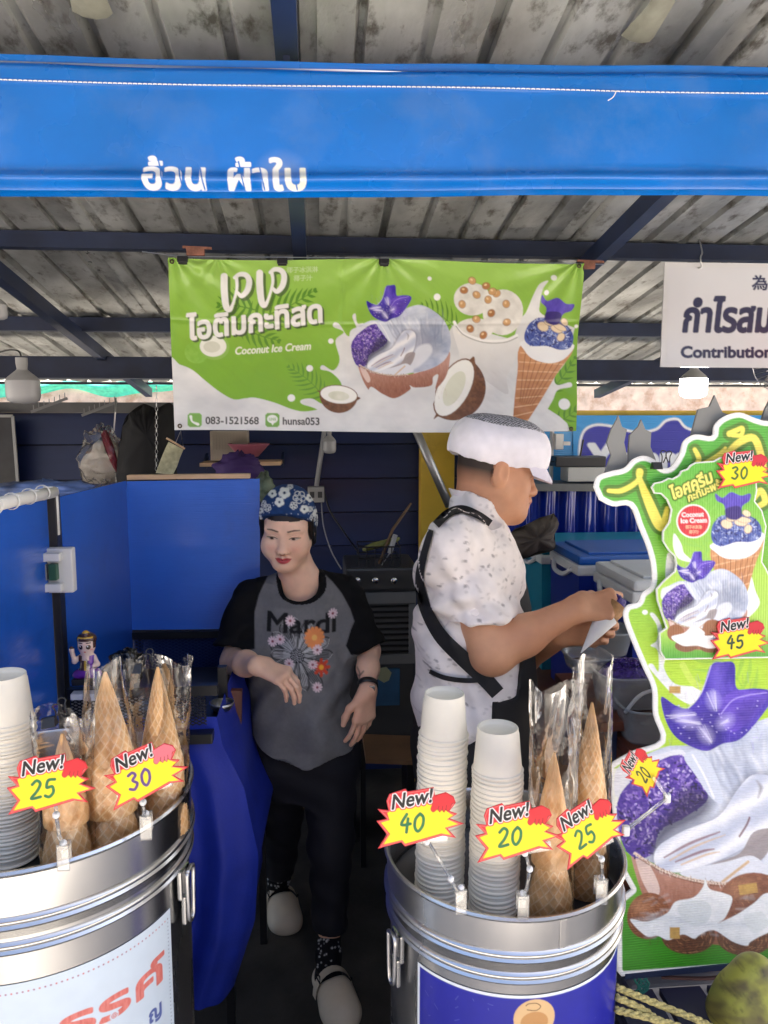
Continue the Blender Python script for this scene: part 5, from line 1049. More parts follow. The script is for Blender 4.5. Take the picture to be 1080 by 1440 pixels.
t = thing('picture_frame', 'dark picture in a thin pale frame on the far wall', 'picture', at(10, 680, 3.4)); quad_slab(g([(-60, 690), (26, 690), (18, 585), (-60, 585)], 3.5), .02).build('picture', mat('dark_photo', (.02, .02, .022), .3, noise=.8, nscale=6), t); MB().bar(at(26, 690, 3.49), at(18, 585, 3.49), .01, .012).bar(at(18, 585, 3.49), at(-60, 585, 3.49), .01, .012).build('frame', mat('pale_frame', (.35, .35, .33), .5), t)
crumple('folded_tarp', at(60, 690, 2.5), (.18, .08, .035), mat('blue_white_tarp', (.10, .16, .34), .45, noise=.9, nscale=9), 'crumpled blue and white tarpaulin lying behind the partition rail', 'tarp', 6)
for x, y, n in ((95, 560, 'wall_bracket'), (165, 565, 'wall_bracket')):
    p = at(x, y, 3.5); A = MB().bar(p + V(-.14, -.05, -.06), p, .012, .012)
    for k in range(7): A.bar(p + V(-.13 + .02 * k, -.046 + .007 * k, -.055 + .009 * k), p + V(-.13 + .02 * k, -.046 + .007 * k, -.03 + .009 * k), .003, .003, up=(0, 1, 0))
    tag(A.build(n, mat('grey_plastic', (.22, .22, .22), .5)), 'grey comb-like bracket ' + ('beside the picture frame' if x < 100 else 'over the bagged shirt'), 'bracket')
# shelf behind the front panel
t = thing('wall_shelf', 'thin wooden shelf board under the banner', 'shelf', at(340, 652, 3.3)); a, b = at(285, 652, 3.4), at(396, 650, 3.4); MB().bar(a, b, .18, .016).build('board', M_WOOD, t)
for q in (a, b): MB().bar(q + V(0, .07, -.01), q + V(0, .15, .02), .012, .04).build('bracket', M_NAVY, t)
a, b = at(297, 648, 3.36), at(348, 606, 3.36); c = (a + b) / 2
o = MB().box(c + V(0, .03, 0), (b[0] - a[0], .10, b[2] - a[2]), bev=.004)
for k in range(12): o.box(c + V(-.065 + .012 * k, -.022, .02), (.004, .004, .07))
tag(o.build('slatted_box', mat('beige_plastic', (.42, .36, .28), .5)), 'beige slatted plastic box on the shelf', 'box')
p = at(350, 642, 3.3); tag(MB().lathe([(0, 0), (.04, 0), (.085, .05), (.088, .055), (.082, .053), (.036, .006), (0, .005)], 28, p).build('pink_bowl', mat('pink_plastic', (.35, .10, .14), .4), smooth=True), 'dusky pink bowl on the shelf', 'bowl')
crumple('purple_cloth', at(336, 660, 2.9), (.10, .05, .07), mat('purple_cloth', (.05, .02, .13), .7), 'bunched dark purple cloth behind the wooden strip', 'cloth', 14)
crumple('leafy_bag', at(372, 685, 2.75), (.035, .03, .06), mat('grey_green_bag', (.12, .16, .10), .5, noise=.5, nscale=30), 'grey-green bag tucked behind the headscarf', 'bag', 17)
# ------------------------------------------------------------------ centre back: conduit, socket, bulb, pipe, air cooler
t = thing('power_socket', 'grey double power socket on the navy wall with a conduit', 'socket', at(445, 706, 3.57)); a, b = at(433, 706, 3.57), at(456, 684, 3.57); c = (a + b) / 2
MB().box(c, (b[0] - a[0], .05, b[2] - a[2]), bev=.004).build('box', mat('grey_socket', (.42, .42, .40), .45), t)
for dx in (-.018, .018): MB().box(c + V(dx, -.026, .0), (.020, .004, .028)).build('outlet', mat('dark_outlet', (.06, .06, .06), .5), t)
MB().tube([at(445, 684, 3.57), at(457, 600, 3.57)], .011, 10).build('conduit', mat('grey_pvc', (.40, .41, .42), .5), t, smooth=True)
q = smooth_poly([at(455, 690, 3.56), at(465, 720, 3.54), at(485, 750, 3.5), at(505, 778, 3.3)], 6, False); MB().tube(q, .0045, 7).build('cable', M_BLACKP, t, smooth=True)
q = smooth_poly([at(452, 706, 3.56), at(455, 740, 3.5), at(466, 775, 3.4), at(480, 800, 3.2)], 6, False); MB().tube(q, .003, 7).build('cable', mat('pale_cable', (.3, .3, .32), .5), t, smooth=True)
def bulb(px, py0, py1, Y, label, lit=False, wide=1., wire=None):
    a, b = at(px, py0, Y), at(px, py1, Y); H = a[2] - b[2]; R_ = H * .34 * wide; t = thing('led_bulb', label, 'bulb', b)
    MB().lathe([(R_ * .35, 0), (R_ * .35, -.12 * H), (R_ * .30, -.25 * H), (R_ * .38, -.28 * H), (R_ * .85, -.42 * H), (R_, -.5 * H)], 28, a).build('cap', mat('bulb_white', (.36, .36, .35), .4), t, smooth=True)
    MB().lathe([(R_, -.5 * H), (R_, -.82 * H), (R_ * .92, -.93 * H), (R_ * .6, -.985 * H), (0, -H)], 28, a).build('diffuser', mat('lit_diffuser', (1., .98, .95), .4, emit=6) if lit else mat('bulb_diffuser', (.42, .42, .42), .25), t, smooth=True)
    MB().tube(smooth_poly(wire or [a, a + V(.004, 0, .04), a + V(-.004, .02, .10)], 4, False), .003, 6).build('flex', M_BLACKP, t, smooth=True)
bulb(30, 503, 568, 2.75, 'large unlit white bulb hanging over the partition', wide=1.05, wire=[at(30, 505, 2.75), at(26, 494, 2.75), at(8, 493, 2.8), at(-30, 505, 2.9)])
bulb(-6, 408, 450, 2.5, 'white bulb hanging under the first purlin beside the left rafter')
bulb(977, 505, 560, 2.55, 'lit white bulb hanging below the notice board', True, wide=1.0)
bulb(463, 603, 638, 3.2, 'small unlit bulb hanging before the navy wall', wide=.8)
o = MB().tube([at(583, 600, 3.1), at(607, 655, 3.1), at(632, 712, 3.1)], .017, 12).build('steel_pipe', mat('galvanised_pipe', (.45, .46, .47), .4, .9), smooth=True); tag(o, 'slanting grey steel pipe in front of the yellow column', 'pipe')
t = thing('air_cooler', 'grey evaporative air cooler with three knobs and a black grille', 'air cooler', at(540, 1010, 3.0)); GY = mat('grey_plastic_body', (.13, .135, .14), .42, noise=.08); Yc = 2.95
def rect(x0, y0, x1, y1, Y): a, b = at(x0, y1, Y), at(x1, y0, Y); return (a + b) / 2, (b[0] - a[0], b[2] - a[2])
c, s = rect(487, 800, 586, 1040, Yc); MB().box(c + V(0, .16, 0), (s[0], .30, s[1]), bev=.012).build('housing', mat('dark_grey_plastic_body', (.05, .052, .056), .45), t)
c, s = rect(486, 797, 587, 831, Yc); MB().box(c + V(0, .14, 0), (s[0], .31, s[1]), bev=.010).build('control_panel', mat('charcoal_panel', (.035, .036, .038), .35), t)
for x in (502, 527, 553): p = at(x, 814, Yc); MB().lathe([(.0, .022), (.011, .022), (.013, .018), (.014, 0)], 20, p + V(0, -.014, 0), M=[[1, 0, 0], [0, 0, -1], [0, 1, 0]]).build('knob', mat('chrome', (.7, .7, .7), .15, 1.), t, smooth=True)
fr = MB()
for r_ in ((488, 832, 585, 850), (488, 920, 585, 936), (488, 850, 497, 920), (575, 850, 585, 920)): c, s = rect(*r_, Yc - .002); fr.box(c + V(0, .01, 0), (s[0], .02, s[1]), bev=.002)
fr.build('grille_frame', GY, t); c, s = rect(496, 848, 576, 922, Yc); MB().box(c + V(0, .02, 0), (s[0], .01, s[1])).build('grille_back', M_BLACKP, t)
for k in range(9): c, s = rect(497, 852 + k * 8, 575, 854 + k * 8, Yc); MB().box(c + V(0, .008, 0), (s[0], .014, max(.003, s[1])), rot=(.5, 'X')).build('louver', M_BLACKP, t)
c, s = rect(522, 940, 562, 992, Yc - .004); MB().box(c, (s[0], .02, s[1]), bev=.003).build('water_tank', mat('blue_tank', (.02, .09, .20), .3, noise=.3, nscale=8), t); p = at(540, 950, Yc - .018); MB().prism([(-.03, -.01), (0, -.03), (.02, -.02), (.03, .01), (.01, .035), (-.02, .03)], p, V(1, 0, 0), V(0, 0, 1), -.001).build('sticker', mat('cream_sticker', (.30, .32, .20), .5), t)
for x in (495, 578): p = at(x, 1040, Yc); MB().box((p[0], Yc + .1, p[2] / 2), (.03, .2, p[2])).build('foot', M_BLACKP, t)
t = thing('utensil_rack', 'black utensil rack on top of the air cooler', 'rack', at(530, 797, 3.05)); c, s = rect(503, 765, 560, 797, 3.05)
for z in (-.5, .0, .5): MB().tube([c + V(a * s[0] / 2, b * .07, z * s[1]) for a, b in ((-1, -1), (1, -1), (1, 1), (-1, 1), (-1, -1))], .003, 6).build('wire_hoop', M_BLACKM, t)
for k in range(6): MB().tube([c + V((-1 + .4 * k) * s[0] / 2, -.07, -s[1] / 2), c + V((-1 + .4 * k) * s[0] / 2, -.07, s[1] / 2)], .0022, 6).build('wire', M_BLACKM, t)
MB().box(c + V(0, 0, -s[1] / 2 + .004), (s[0], .14, .006)).build('tray', M_BLACKP, t)
o = MB().tube([at(533, 793, 3.0), at(552, 745, 3.0), at(578, 708, 3.05)], [.006, .006, .005], 8).build('wooden_spoon', mat('dark_wood', (.14, .08, .04), .6)); tag(o, 'long wooden spoon leaning in the utensil rack', 'spoon')
o = MB().tube([at(548, 778, 2.99), at(556, 752, 2.99)], .010, 10).tube([at(536, 796, 2.99), at(548, 778, 2.99)], .002, 6).build('brush', mat('pale_plastic', (.35, .35, .36), .4)); tag(o, 'pale handled brush standing in the utensil rack', 'brush')
t = thing('banana_bunch', 'greenish bananas lying in the utensil rack', 'bananas', at(535, 768, 3.05))
for k in range(4): p = at(524 + k * 8, 770 - k * 2, 3.03); MB().tube(smooth_poly([p + V(-.04, 0, -.01), p + V(0, -.01, .008), p + V(.04, 0, .02)], 4, False), [.004, .010, .012, .012, .013, .012, .011, .008, .004][:9], 8).build('banana', mat('banana_skin', (.20, .21, .05), .5, noise=.3, nscale=30), t, smooth=True)
t = thing('low_bench', 'low dark bench with a brown board before the air cooler', 'bench', (.17, 2.7, 0)); a, b = at(512, 1052, 2.7), at(592, 1055, 2.7)
MB().bar(a, b, .22, .016).build('board', mat('orange_wood', (.22, .12, .06), .55, noise=.2), t)
for q in (a, b): MB().bar(V(q[0], 2.78, 0), V(q[0], 2.78, q[2] - .01), .02, .02, up=(0, 1, 0)).build('leg', M_BLACKM, t)
# ------------------------------------------------------------------ right: lettering, shelf, curtain, coolers, tubs
def paint_y(cv):
    cv.c[:] = lin((40, 150, 222)); cl = [(813, 640), (818, 608), (836, 596), (862, 598), (884, 604), (900, 606), (922, 602), (936, 590), (954, 588), (966, 600), (990, 606), (1030, 608), (1070, 620), (1080, 660), (1060, 682), (900, 684), (836, 686), (820, 670)]
    cv.poly(cl, (240, 244, 250)); cv.poly(cl, (26, 32, 166), grow=-3.5); cv.text('Yummi', (829, 668), 62, (236, 242, 250), bold=3.2, width=148)
sheet('lettering', mat('fluted_lettering', attr=True, rough=.3, wave=('Z', 40, .3)), lambda X, Y: at(X, Y, np.full_like(X, 3.274)), 806, 1090, 584, 692, paint_y, (20, 120, 196), wr, 1.4)
t = thing('wall_ledge', 'grey ledge shelf running along the blue sign wall', 'shelf', at(800, 682, 3.1)); a, b = at(690, 682, 3.15), at(1100, 684, 3.15); MB().bar(a + V(-.1, 0, 0), b, .2, .03, bev=.002).build('board', mat('grey_shelf', (.14, .14, .13), .5), t)
for q in (a, b): MB().box(q + V(.02, .08, -.05), (.02, .06, .09)).build('bracket', M_NAVY, t)
c, s = rect(777, 641, 847, 656, 3.12); tag(MB().box(c, (s[0], .09, s[1]), bev=.004).tube([c + V(.0, -.03, .02), c + V(.012, -.03, .09)], .004, 6).tube([c + V(-.05, -.02, 0), c + V(-.14, -.02, .0)], .003, 6).build('router', M_BLACKP), 'black router with an aerial on a white box', 'router')
c, s = rect(793, 656, 847, 676, 3.12); tag(MB().box(c, (s[0], .10, s[1]), bev=.003).build('white_box', mat('offwhite_box', (.45, .45, .42), .6)), 'plain off-white box under the router', 'box')
t = thing('plug_strip', 'white socket strip on the upright beside the sign wall', 'socket', at(780, 640, 3.2)); c, s = rect(779, 610, 791, 632, 3.2); MB().box(c, (s[0], .04, s[1]), bev=.003).build('body', M_WHITEP, t); c, s = rect(791, 621, 800, 626, 3.2); MB().box(c, (s[0], .04, s[1])).build('plug', M_WHITEP, t); c, s = rect(773, 600, 778, 676, 3.22); MB().box(c, (s[0], .03, s[1])).build('trunking', M_WHITEP, t)
u = np.linspace(0, 1, 120); rows = []
for v in np.linspace(0, 1, 12): rows.append([at(690 + 330 * k, 690 + 82 * v, 3.1) + V(0, .022 * math.sin(k * 70 + .4 * math.sin(v * 3)) + .012 * math.sin(k * 151 + v), 0) for k in u])
tag(MB().grid(rows).build('blue_curtain', mat('shiny_blue_curtain', (.008, .03, .30), .22, coat=.5), smooth=True), 'shiny deep blue pleated curtain under the ledge shelf', 'curtain')
quad_slab([at(700, 860, 3.05), at(1150, 860, 3.05), at(1150, 748, 3.05), at(700, 758, 3.05)], .01).build('splash_panel', mat('blue_splash', (.012, .06, .20), .3), wr)
# counter under the coolers
t = thing('side_counter', 'long side counter under the ice boxes and tubs', 'counter', (.95, 2.3, 0)); zc = .80
MB().box((1.05, 2.35, zc - .02), (.86, 1.5, .04), bev=.004).build('worktop', mat('brown_board', (.16, .06, .03), .45, noise=.25, nscale=5), t); MB().box((1.06, 2.36, zc / 2 - .02), (.80, 1.42, zc - .05)).build('skirt', mat('navy_skirt', (.008, .016, .09), .6), t)
def cooler(name, label, x0, x1, y0, y1, z0, z1, body, lid, rim, lidc):
    t = thing(name, label, 'ice box', ((x0 + x1) / 2, (y0 + y1) / 2, z0)); c = V((x0 + x1) / 2, (y0 + y1) / 2, 0); w, d = x1 - x0, y1 - y0; h = z1 - z0
    pf = [(.94, z0), (.98, z1 - .06)]; v = []
    for k, z in pf: v += [(c[0] + sx * w / 2 * k, c[1] + sy * d / 2 * k, z) for sx, sy in ((-1, -1), (1, -1), (1, 1), (-1, 1))]
    MB().add(v, [(0, 1, 5, 4), (1, 2, 6, 5), (2, 3, 7, 6), (3, 0, 4, 7), (3, 2, 1, 0), (4, 5, 6, 7)]).build('body', body, t)
    rm = MB().box(c + V(0, 0, z1 - .046), (w, d, .034), bev=.008).build('rim', rim, t)
    MB().box(c + V(0, 0, z1 - .014), (w * .985, d * .985, .030), bev=.010).build('lid', lid, t); MB().box(c + V(0, 0, z1 + .004), (w * .84, d * .80, .010), bev=.004).build('lid_panel', lidc, t)
    for sx in (-1,): MB().tube(smooth_poly([c + V(sx * w / 2, -d * .3, z1 - .05), c + V(sx * (w / 2 + .012), -d * .15, z1 - .075), c + V(sx * (w / 2 + .012), d * .15, z1 - .075), c + V(sx * w / 2, d * .3, z1 - .05)], 4, False), .008, 8).build('handle', rim, t, smooth=True)
    MB().tube(smooth_poly([c + V(-w * .3, -d / 2, z1 - .05), c + V(-w * .15, -d / 2 - .014, z1 - .08), c + V(w * .15, -d / 2 - .014, z1 - .08), c + V(w * .3, -d / 2, z1 - .05)], 4, False), .008, 8).build('front_handle', rim, t, smooth=True)
TE = mat('teal_plastic', (.015, .24, .36), .35, noise=.06); BL = mat('blue_plastic_body', (.008, .03, .30), .35, noise=.06); BL2 = mat('blue_plastic_lid', (.015, .11, .44), .32, noise=.06); WG = mat('white_grey_plastic', (.70, .73, .75), .4, noise=.06); GR = mat('grey_plastic_lid', (.58, .62, .64), .42, noise=.06)
for nm, lb, (px, py), Y0, dY, w, zz, cols in (('ice_box', 'teal ice box with a pale rim at the far end of the counter', (761, 770), 2.66, .32, .55, None, (TE, TE, WG, TE)), ('ice_box', 'deep blue ice box with a white rim on the counter', (813, 783), 2.30, .30, .55, None, (BL, BL2, WG, BL2)), ('ice_box', 'ice box with a thick grey lid and grip on the counter', (890, 818), 1.96, .30, .52, None, (BL, GR, GR, GR))):
    p = at(px, py, Y0); cooler(nm, lb, p[0], p[0] + w, Y0, Y0 + dY, zc + .002, p[2], *cols)
# tubs
M_TUB = film('tub_plastic', (.80, .86, .90), .08, .12, .1, 10, milk=.22); M_TUBB = film('blue_tub_plastic', (.25, .55, .70), .08, .15, .1, 10, milk=.25)
def tub(name, label, c, rx, ry, h, m, fill=None, taper=.85):
    t = thing(name, label, 'tub', c); n = 40; prof = [(taper, 0), (1, h), (1.06, h), (1.07, h + .004), (1.05, h + .006), (.98, h + .004), (.97, h), (taper - .02, .004), (0, .004)]
    def sq(k, a): return math.copysign(abs(math.cos(a)) ** .6, math.cos(a)) * rx * k, math.copysign(abs(math.sin(a)) ** .6, math.sin(a)) * ry * k
    v = [V(*sq(k, 2 * math.pi * j / n), z) + V(c) for k, z in prof for j in range(n)]
    MB().add(v, [(i * n + j, i * n + (j + 1) % n, (i + 1) * n + (j + 1) % n, (i + 1) * n + j) for i in range(len(prof) - 1) for j in range(n)]).build('shell', m, t, smooth=True)
    return t
def rice_heap(c, rx, ry, h, label, n=1500):
    r = random.Random(5); A = MB()
    for k in range(n):
        a = r.uniform(0, 6.28); q = math.sqrt(r.random()); x, y = rx * q * math.cos(a), ry * q * math.sin(a); z = h * (1 - q * q) + r.uniform(-.006, .006); d = unit(V(r.uniform(-1, 1), r.uniform(-1, 1), r.uniform(-.4, .4))) * .005; p = V(c) + V(x, y, z); A.tube([p - d, p, p + d], [.0008, .0022, .0008], 5, cap=False)
    A.ball(V(c) + V(0, 0, -.002), (rx, ry, h), 20)
    o = A.build('sticky_rice', mat('violet_rice', (.045, .022, .20), .4, noise=.6, nscale=120)); o['kind'] = 'stuff'; tag(o, label, 'rice'); return o
p = at(880, 985, 1.72); tub('rice_tub', 'clear tub heaped with violet sticky rice beside the big sign', p, .078, .075, .075, M_TUB); rice_heap(p + V(0, 0, .052), .070, .066, .045, 'heap of violet sticky rice in the clear tub')
p = at(824, 938, 1.80); tub('clear_tub', 'low clear tub of brown syrup beneath the held cone', p, .052, .06, .032, M_TUB); tag(MB().lathe([(0, .012), (.042, .012), (.043, .004), (0, .004)], 24, p).build('syrup', mat('brown_syrup', (.10, .04, .02), .2)), 'brown syrup in the low clear tub', 'syrup')
p = at(838, 915, 1.98); tub('blue_tub', 'translucent blue tub behind the held cone', p, .09, .07, .06, M_TUBB)
p = at(912, 1035, 1.62); t = tub('lidded_tub', 'cloudy tub standing open below the rice tub', p, .07, .06, .075, M_TUB); MB().tube(smooth_poly([p + V(-.07, -.03, .07), p + V(-.04, -.05, .12), p + V(.03, -.05, .13), p + V(.08, -.02, .11)], 5, False), .004, 8).build('bail', mat('cloudy_plastic', (.5, .5, .5), .4), t, smooth=True)
t = thing('serving_ledge', 'red-brown wooden serving ledge between the drum and the tubs', 'ledge', (.8, 1.7, .7)); zl = at(880, 988, 1.72)[2]
MB().bar((.585, 1.62, .70), (.80, 1.54, .64), .06, .02).build('lip', MATS['red_brown_wood'], t); MB().box((.84, 1.78, zl - .013), (.42, .34, .022), bev=.002).build('board', MATS['red_brown_wood'], t)
for x, y in ((.66, 1.64), (1.02, 1.64), (.66, 1.92), (1.02, 1.92)): MB().box((x, y, (zl - .024) / 2), (.03, .03, zl - .024)).build('leg', M_NAVY, t)
p = at(918, 1036, 1.62); MB().box((p[0], 1.62, p[2] - .012), (.16, .14, .02)).bar((p[0], 1.62, 0), (p[0], 1.62, p[2] - .02), .03, .03, up=(0, 1, 0)).build('step', MATS['red_brown_wood'], t)
o = drape('canvas_bag', [(708, 775), (715, 752), (740, 738), (768, 726), (782, 724), (782, 750), (772, 776), (712, 790)], 2.55, mat('brown_canvas', (.12, .095, .075), .8, noise=.4, nscale=12, bump=.4), None, .08, .02); tag(o, 'slouching brown canvas bag behind the vendor in the white cap', 'bag')
# grey backs of other cut-outs
def grey_cut(L, Y, label):
    t = thing('sign_back', label, 'sign', at(L[0][0], 690, Y)); P = [at(a, b, Y) for a, b in L]; c = P[0]; MB().prism([((p - c)[0], (p - c)[2]) for p in P][::-1], c, V(1, 0, 0), V(0, 0, 1), .006).build('board', mat('grey_board', (.20, .205, .20), .55, noise=.06), t)
grey_cut([(841, 700), (848, 668), (858, 640), (852, 622), (858, 604), (866, 590), (868, 584), (873, 600), (880, 604), (876, 622), (880, 640), (879, 700)], 1.46, 'narrow grey back of a cut-out sign with a pointed tip, by the router')
grey_cut([(880, 700), (882, 640), (884, 612), (896, 600), (900, 590), (906, 604), (914, 608), (913, 628), (920, 645), (926, 690)], 1.47, 'squat grey back of a pointed cut-out sign, beside the narrow one')
grey_cut([(962, 690), (968, 620), (976, 590), (980, 576), (996, 572), (1003, 556), (1010, 572), (1014, 580), (1030, 586), (1036, 600), (1038, 690)], 1.47, 'broad grey back of a cut-out sign rising behind the green one')
grey_cut([(1062, 690), (1066, 600), (1074, 575), (1084, 556), (1096, 575), (1110, 600), (1114, 690)], 1.48, 'grey sign back peeping over the big green sign')
# wall fan
t = thing('wall_fan', 'dark wire-guard fan hanging beside the notice board', 'fan', at(1085, 520, 3.0)); c = at(1092, 512, 3.0)
for k in range(30): a = 2 * math.pi * k / 30; MB().tube([c + V(.03 * math.cos(a), -.06, .03 * math.sin(a)), c + V(.08 * math.cos(a), -.055, .08 * math.sin(a)), c + V(.105 * math.cos(a), -.01, .105 * math.sin(a))], .0013, 5).build('guard_wire', M_WIRE, t)
MB().lathe([(.105, -.002), (.108, 0), (.105, .002)], 36, c + V(0, -.01, 0), M=[[1, 0, 0], [0, 0, 1], [0, 1, 0]]).build('guard_ring', M_WIRE, t); MB().lathe([(0, .07), (.028, .07), (.03, .05), (.03, -.02), (0, -.02)], 24, c, M=[[1, 0, 0], [0, 0, -1], [0, 1, 0]]).build('motor', M_BLACKP, t, smooth=True)
for k in range(3): a = 2.1 * k; MB().prism([(.01, -.012), (.09, -.03), (.095, .015), (.03, .02)], c + V(0, -.03, 0), V(math.cos(a), 0, math.sin(a)), V(-math.sin(a), .3, math.cos(a)), .002).build('blade', mat('smoky_blade', (.1, .1, .11), .3), t)
MB().tube([c + V(0, .02, 0), c + V(0, .06, .1), V(c[0], 3.2, rz(3.2) - .01)], .01, 8).build('bracket', M_BLACKP, t)
# ------------------------------------------------------------------ below the sign: bin, coconut, rope
t = thing('storage_bin', 'grey plastic bin under the big sign', 'bin', (.86, 1.6, 0)); p = at(975, 1372, 1.5)
MB().box((p[0] + .06, 1.62, p[2] / 2 - .01), (.42, .30, p[2] - .02), bev=.02).build('body', mat('bluish_grey_plastic', (.20, .21, .25), .4), t); MB().box((p[0] + .06, 1.62, p[2]), (.45, .33, .03), bev=.01).build('rim', MATS['bluish_grey_plastic'], t)
def coconut(px, py, Y, r, label):
    c = at(px, py, Y); B = Body(); B.ell(c, V(r, r * .95, r * 1.08), .02)
    for k in range(3): a = k * 2.1 + .4; B.cone(c + V(0, 0, r * .95), c + V(math.cos(a) * r * .75, math.sin(a) * r * .75, -r * .4), r * .35, r * .38, .03)
    P, F = B.mesh(.004, .02); L = (P - c) / r; n = fbm(L[:, 0] * 3 + 5, L[:, 2] * 3 + L[:, 1] * 2, 4); n2 = fbm(L[:, 0] * 9, L[:, 2] * 9, 8)
    C = lin(cmix((150, 152, 62), (92, 84, 50), np.clip(n * 2.6 - 1.0, 0, 1))); C = C * (1 - .6 * np.clip(n2 * 4 - 2.5, 0, 1)[:, None]); o = npmesh('green_coconut', P - c + V(0, 0, r), F, mat('coconut_husk', attr=True, rough=.5, bump=.2, bscale=40), None, C); o.location = c - V(0, 0, r); return tag(o, label, 'coconut')
coconut(1058, 1416, 1.22, .068, 'greenish coconut lying beneath the big cut-out sign')
p = at(1058, 1416, 1.22); t = thing('crate', 'dark slatted crate holding the coconut', 'crate', (p[0], p[1], 0)); zc_ = p[2] - .075
for k in range(5): MB().box((.62 + .10 * k, 1.26, zc_ - .008), (.085, .22, .014)).build('slat', mat('dark_crate', (.02, .02, .05), .6), t)
for x in (.58, 1.06): MB().box((x, 1.26, (zc_ - .016) / 2), (.02, .2, zc_ - .016)).build('side', MATS['dark_crate'], t)
M_ROPE = mat('yellow_rope', (.42, .36, .14), .8, noise=.5, nscale=160, bump=.8, bscale=260); zr = zc_ + .006
for k, (L, lb) in enumerate((([(866, 1388), (900, 1402), (940, 1418), (985, 1436), (1010, 1450)], 'thick yellow rope running from the drum towards the coconut'), ([(866, 1402), (905, 1420), (930, 1440), (940, 1455)], 'yellow rope sagging to the crate edge'), ([(866, 1420), (900, 1428), (950, 1442), (980, 1455)], 'lower yellow rope beside the blue-label drum'))):
    c = smooth_poly([at(a, b, 1.17 - .01 * k) for a, b in L], 8, False); A = MB()
    for ph in (0, 2.1, 4.2):
        s = np.arange(len(c)); A.tube([q + .0032 * V(math.cos(i * .9 + ph) * .4, math.sin(i * .9 + ph), math.cos(i * .9 + ph)) for i, q in enumerate(c)], .0034, 6)
    tag(A.build('rope', M_ROPE, smooth=True), lb, 'rope')
q = smooth_poly([at(930, 1374, 1.45), at(985, 1376, 1.42), at(1030, 1374, 1.40), at(1080, 1382, 1.36)], 8, False); tag(MB().tube(q, .004, 7).build('cord', mat('brown_cord', (.10, .05, .05), .8), smooth=True), 'brown cord looped over the grey bin', 'cord')
A = MB(); r = random.Random(9)
for k in range(9): p = at(903 + r.uniform(-5, 5), 1376, 1.36); A.tube(smooth_poly([p + V(r.uniform(-.01, .01), 0, -.012 * j) + V(.008 * math.sin(j + k), 0, 0) for j in range(5)], 4, False), .0016, 5)
tag(A.build('string_tuft', mat('green_string', (.02, .16, .12), .7)), 'frayed tuft of green string under the big sign', 'string')
# ------------------------------------------------------------------ people
from mathutils.bvhtree import BVHTree
def loft(B, zs, cx, cy, a, b, k=.03, p=2.3):
    zs = np.array(zs, float); order = np.argsort(zs); zs = zs[order]; cx, cy, a, b = [np.array(q, float)[order] for q in (cx, cy, a, b)]
    def f(P):
        z = P[:, 2]; A = np.interp(z, zs, a); Bb = np.interp(z, zs, b); q = (np.abs((P[:, 0] - np.interp(z, zs, cx)) / A) ** p + np.abs((P[:, 1] - np.interp(z, zs, cy)) / Bb) ** p) ** (1 / p)
        return np.maximum((q - 1) * np.minimum(A, Bb) * .92, np.maximum(z - zs[-1], zs[0] - z))
    c = V(cx.mean(), cy.mean(), zs.mean()); r = math.hypot((zs[-1] - zs[0]) / 2, max(a.max(), b.max()) + np.ptp(cx) + np.ptp(cy)); B.p.append((f, c, r, k, 1)); return B
def capcone(B, a, b, ra, rb, k=.03, op=1, nrm=None):
    a = V(a); b = V(b); e = b - a; L2 = e @ e; n = unit(e) if nrm is None else unit(nrm)
    def f(P):
        t = np.clip(((P - a) @ e) / L2, 0, 1.3); return np.maximum(np.linalg.norm(P - a - t[:, None] * e, axis=1) - (ra + (rb - ra) * t), (P - b) @ n)
    B.p.append((f, (a + b) / 2, math.sqrt(L2) * .7 + max(ra, rb), k, op)); return B
def n3(P, s, seed=0): return (fbm(P[:, 0] * s + P[:, 1] * s * .7, P[:, 2] * s + P[:, 1] * s * .4, seed, 2) - .5)
def frame(F, U=(0, 0, 1)): F = unit(F); S = unit(np.cross(U, F)); return S, F, np.cross(F, S)     # S = the person's left
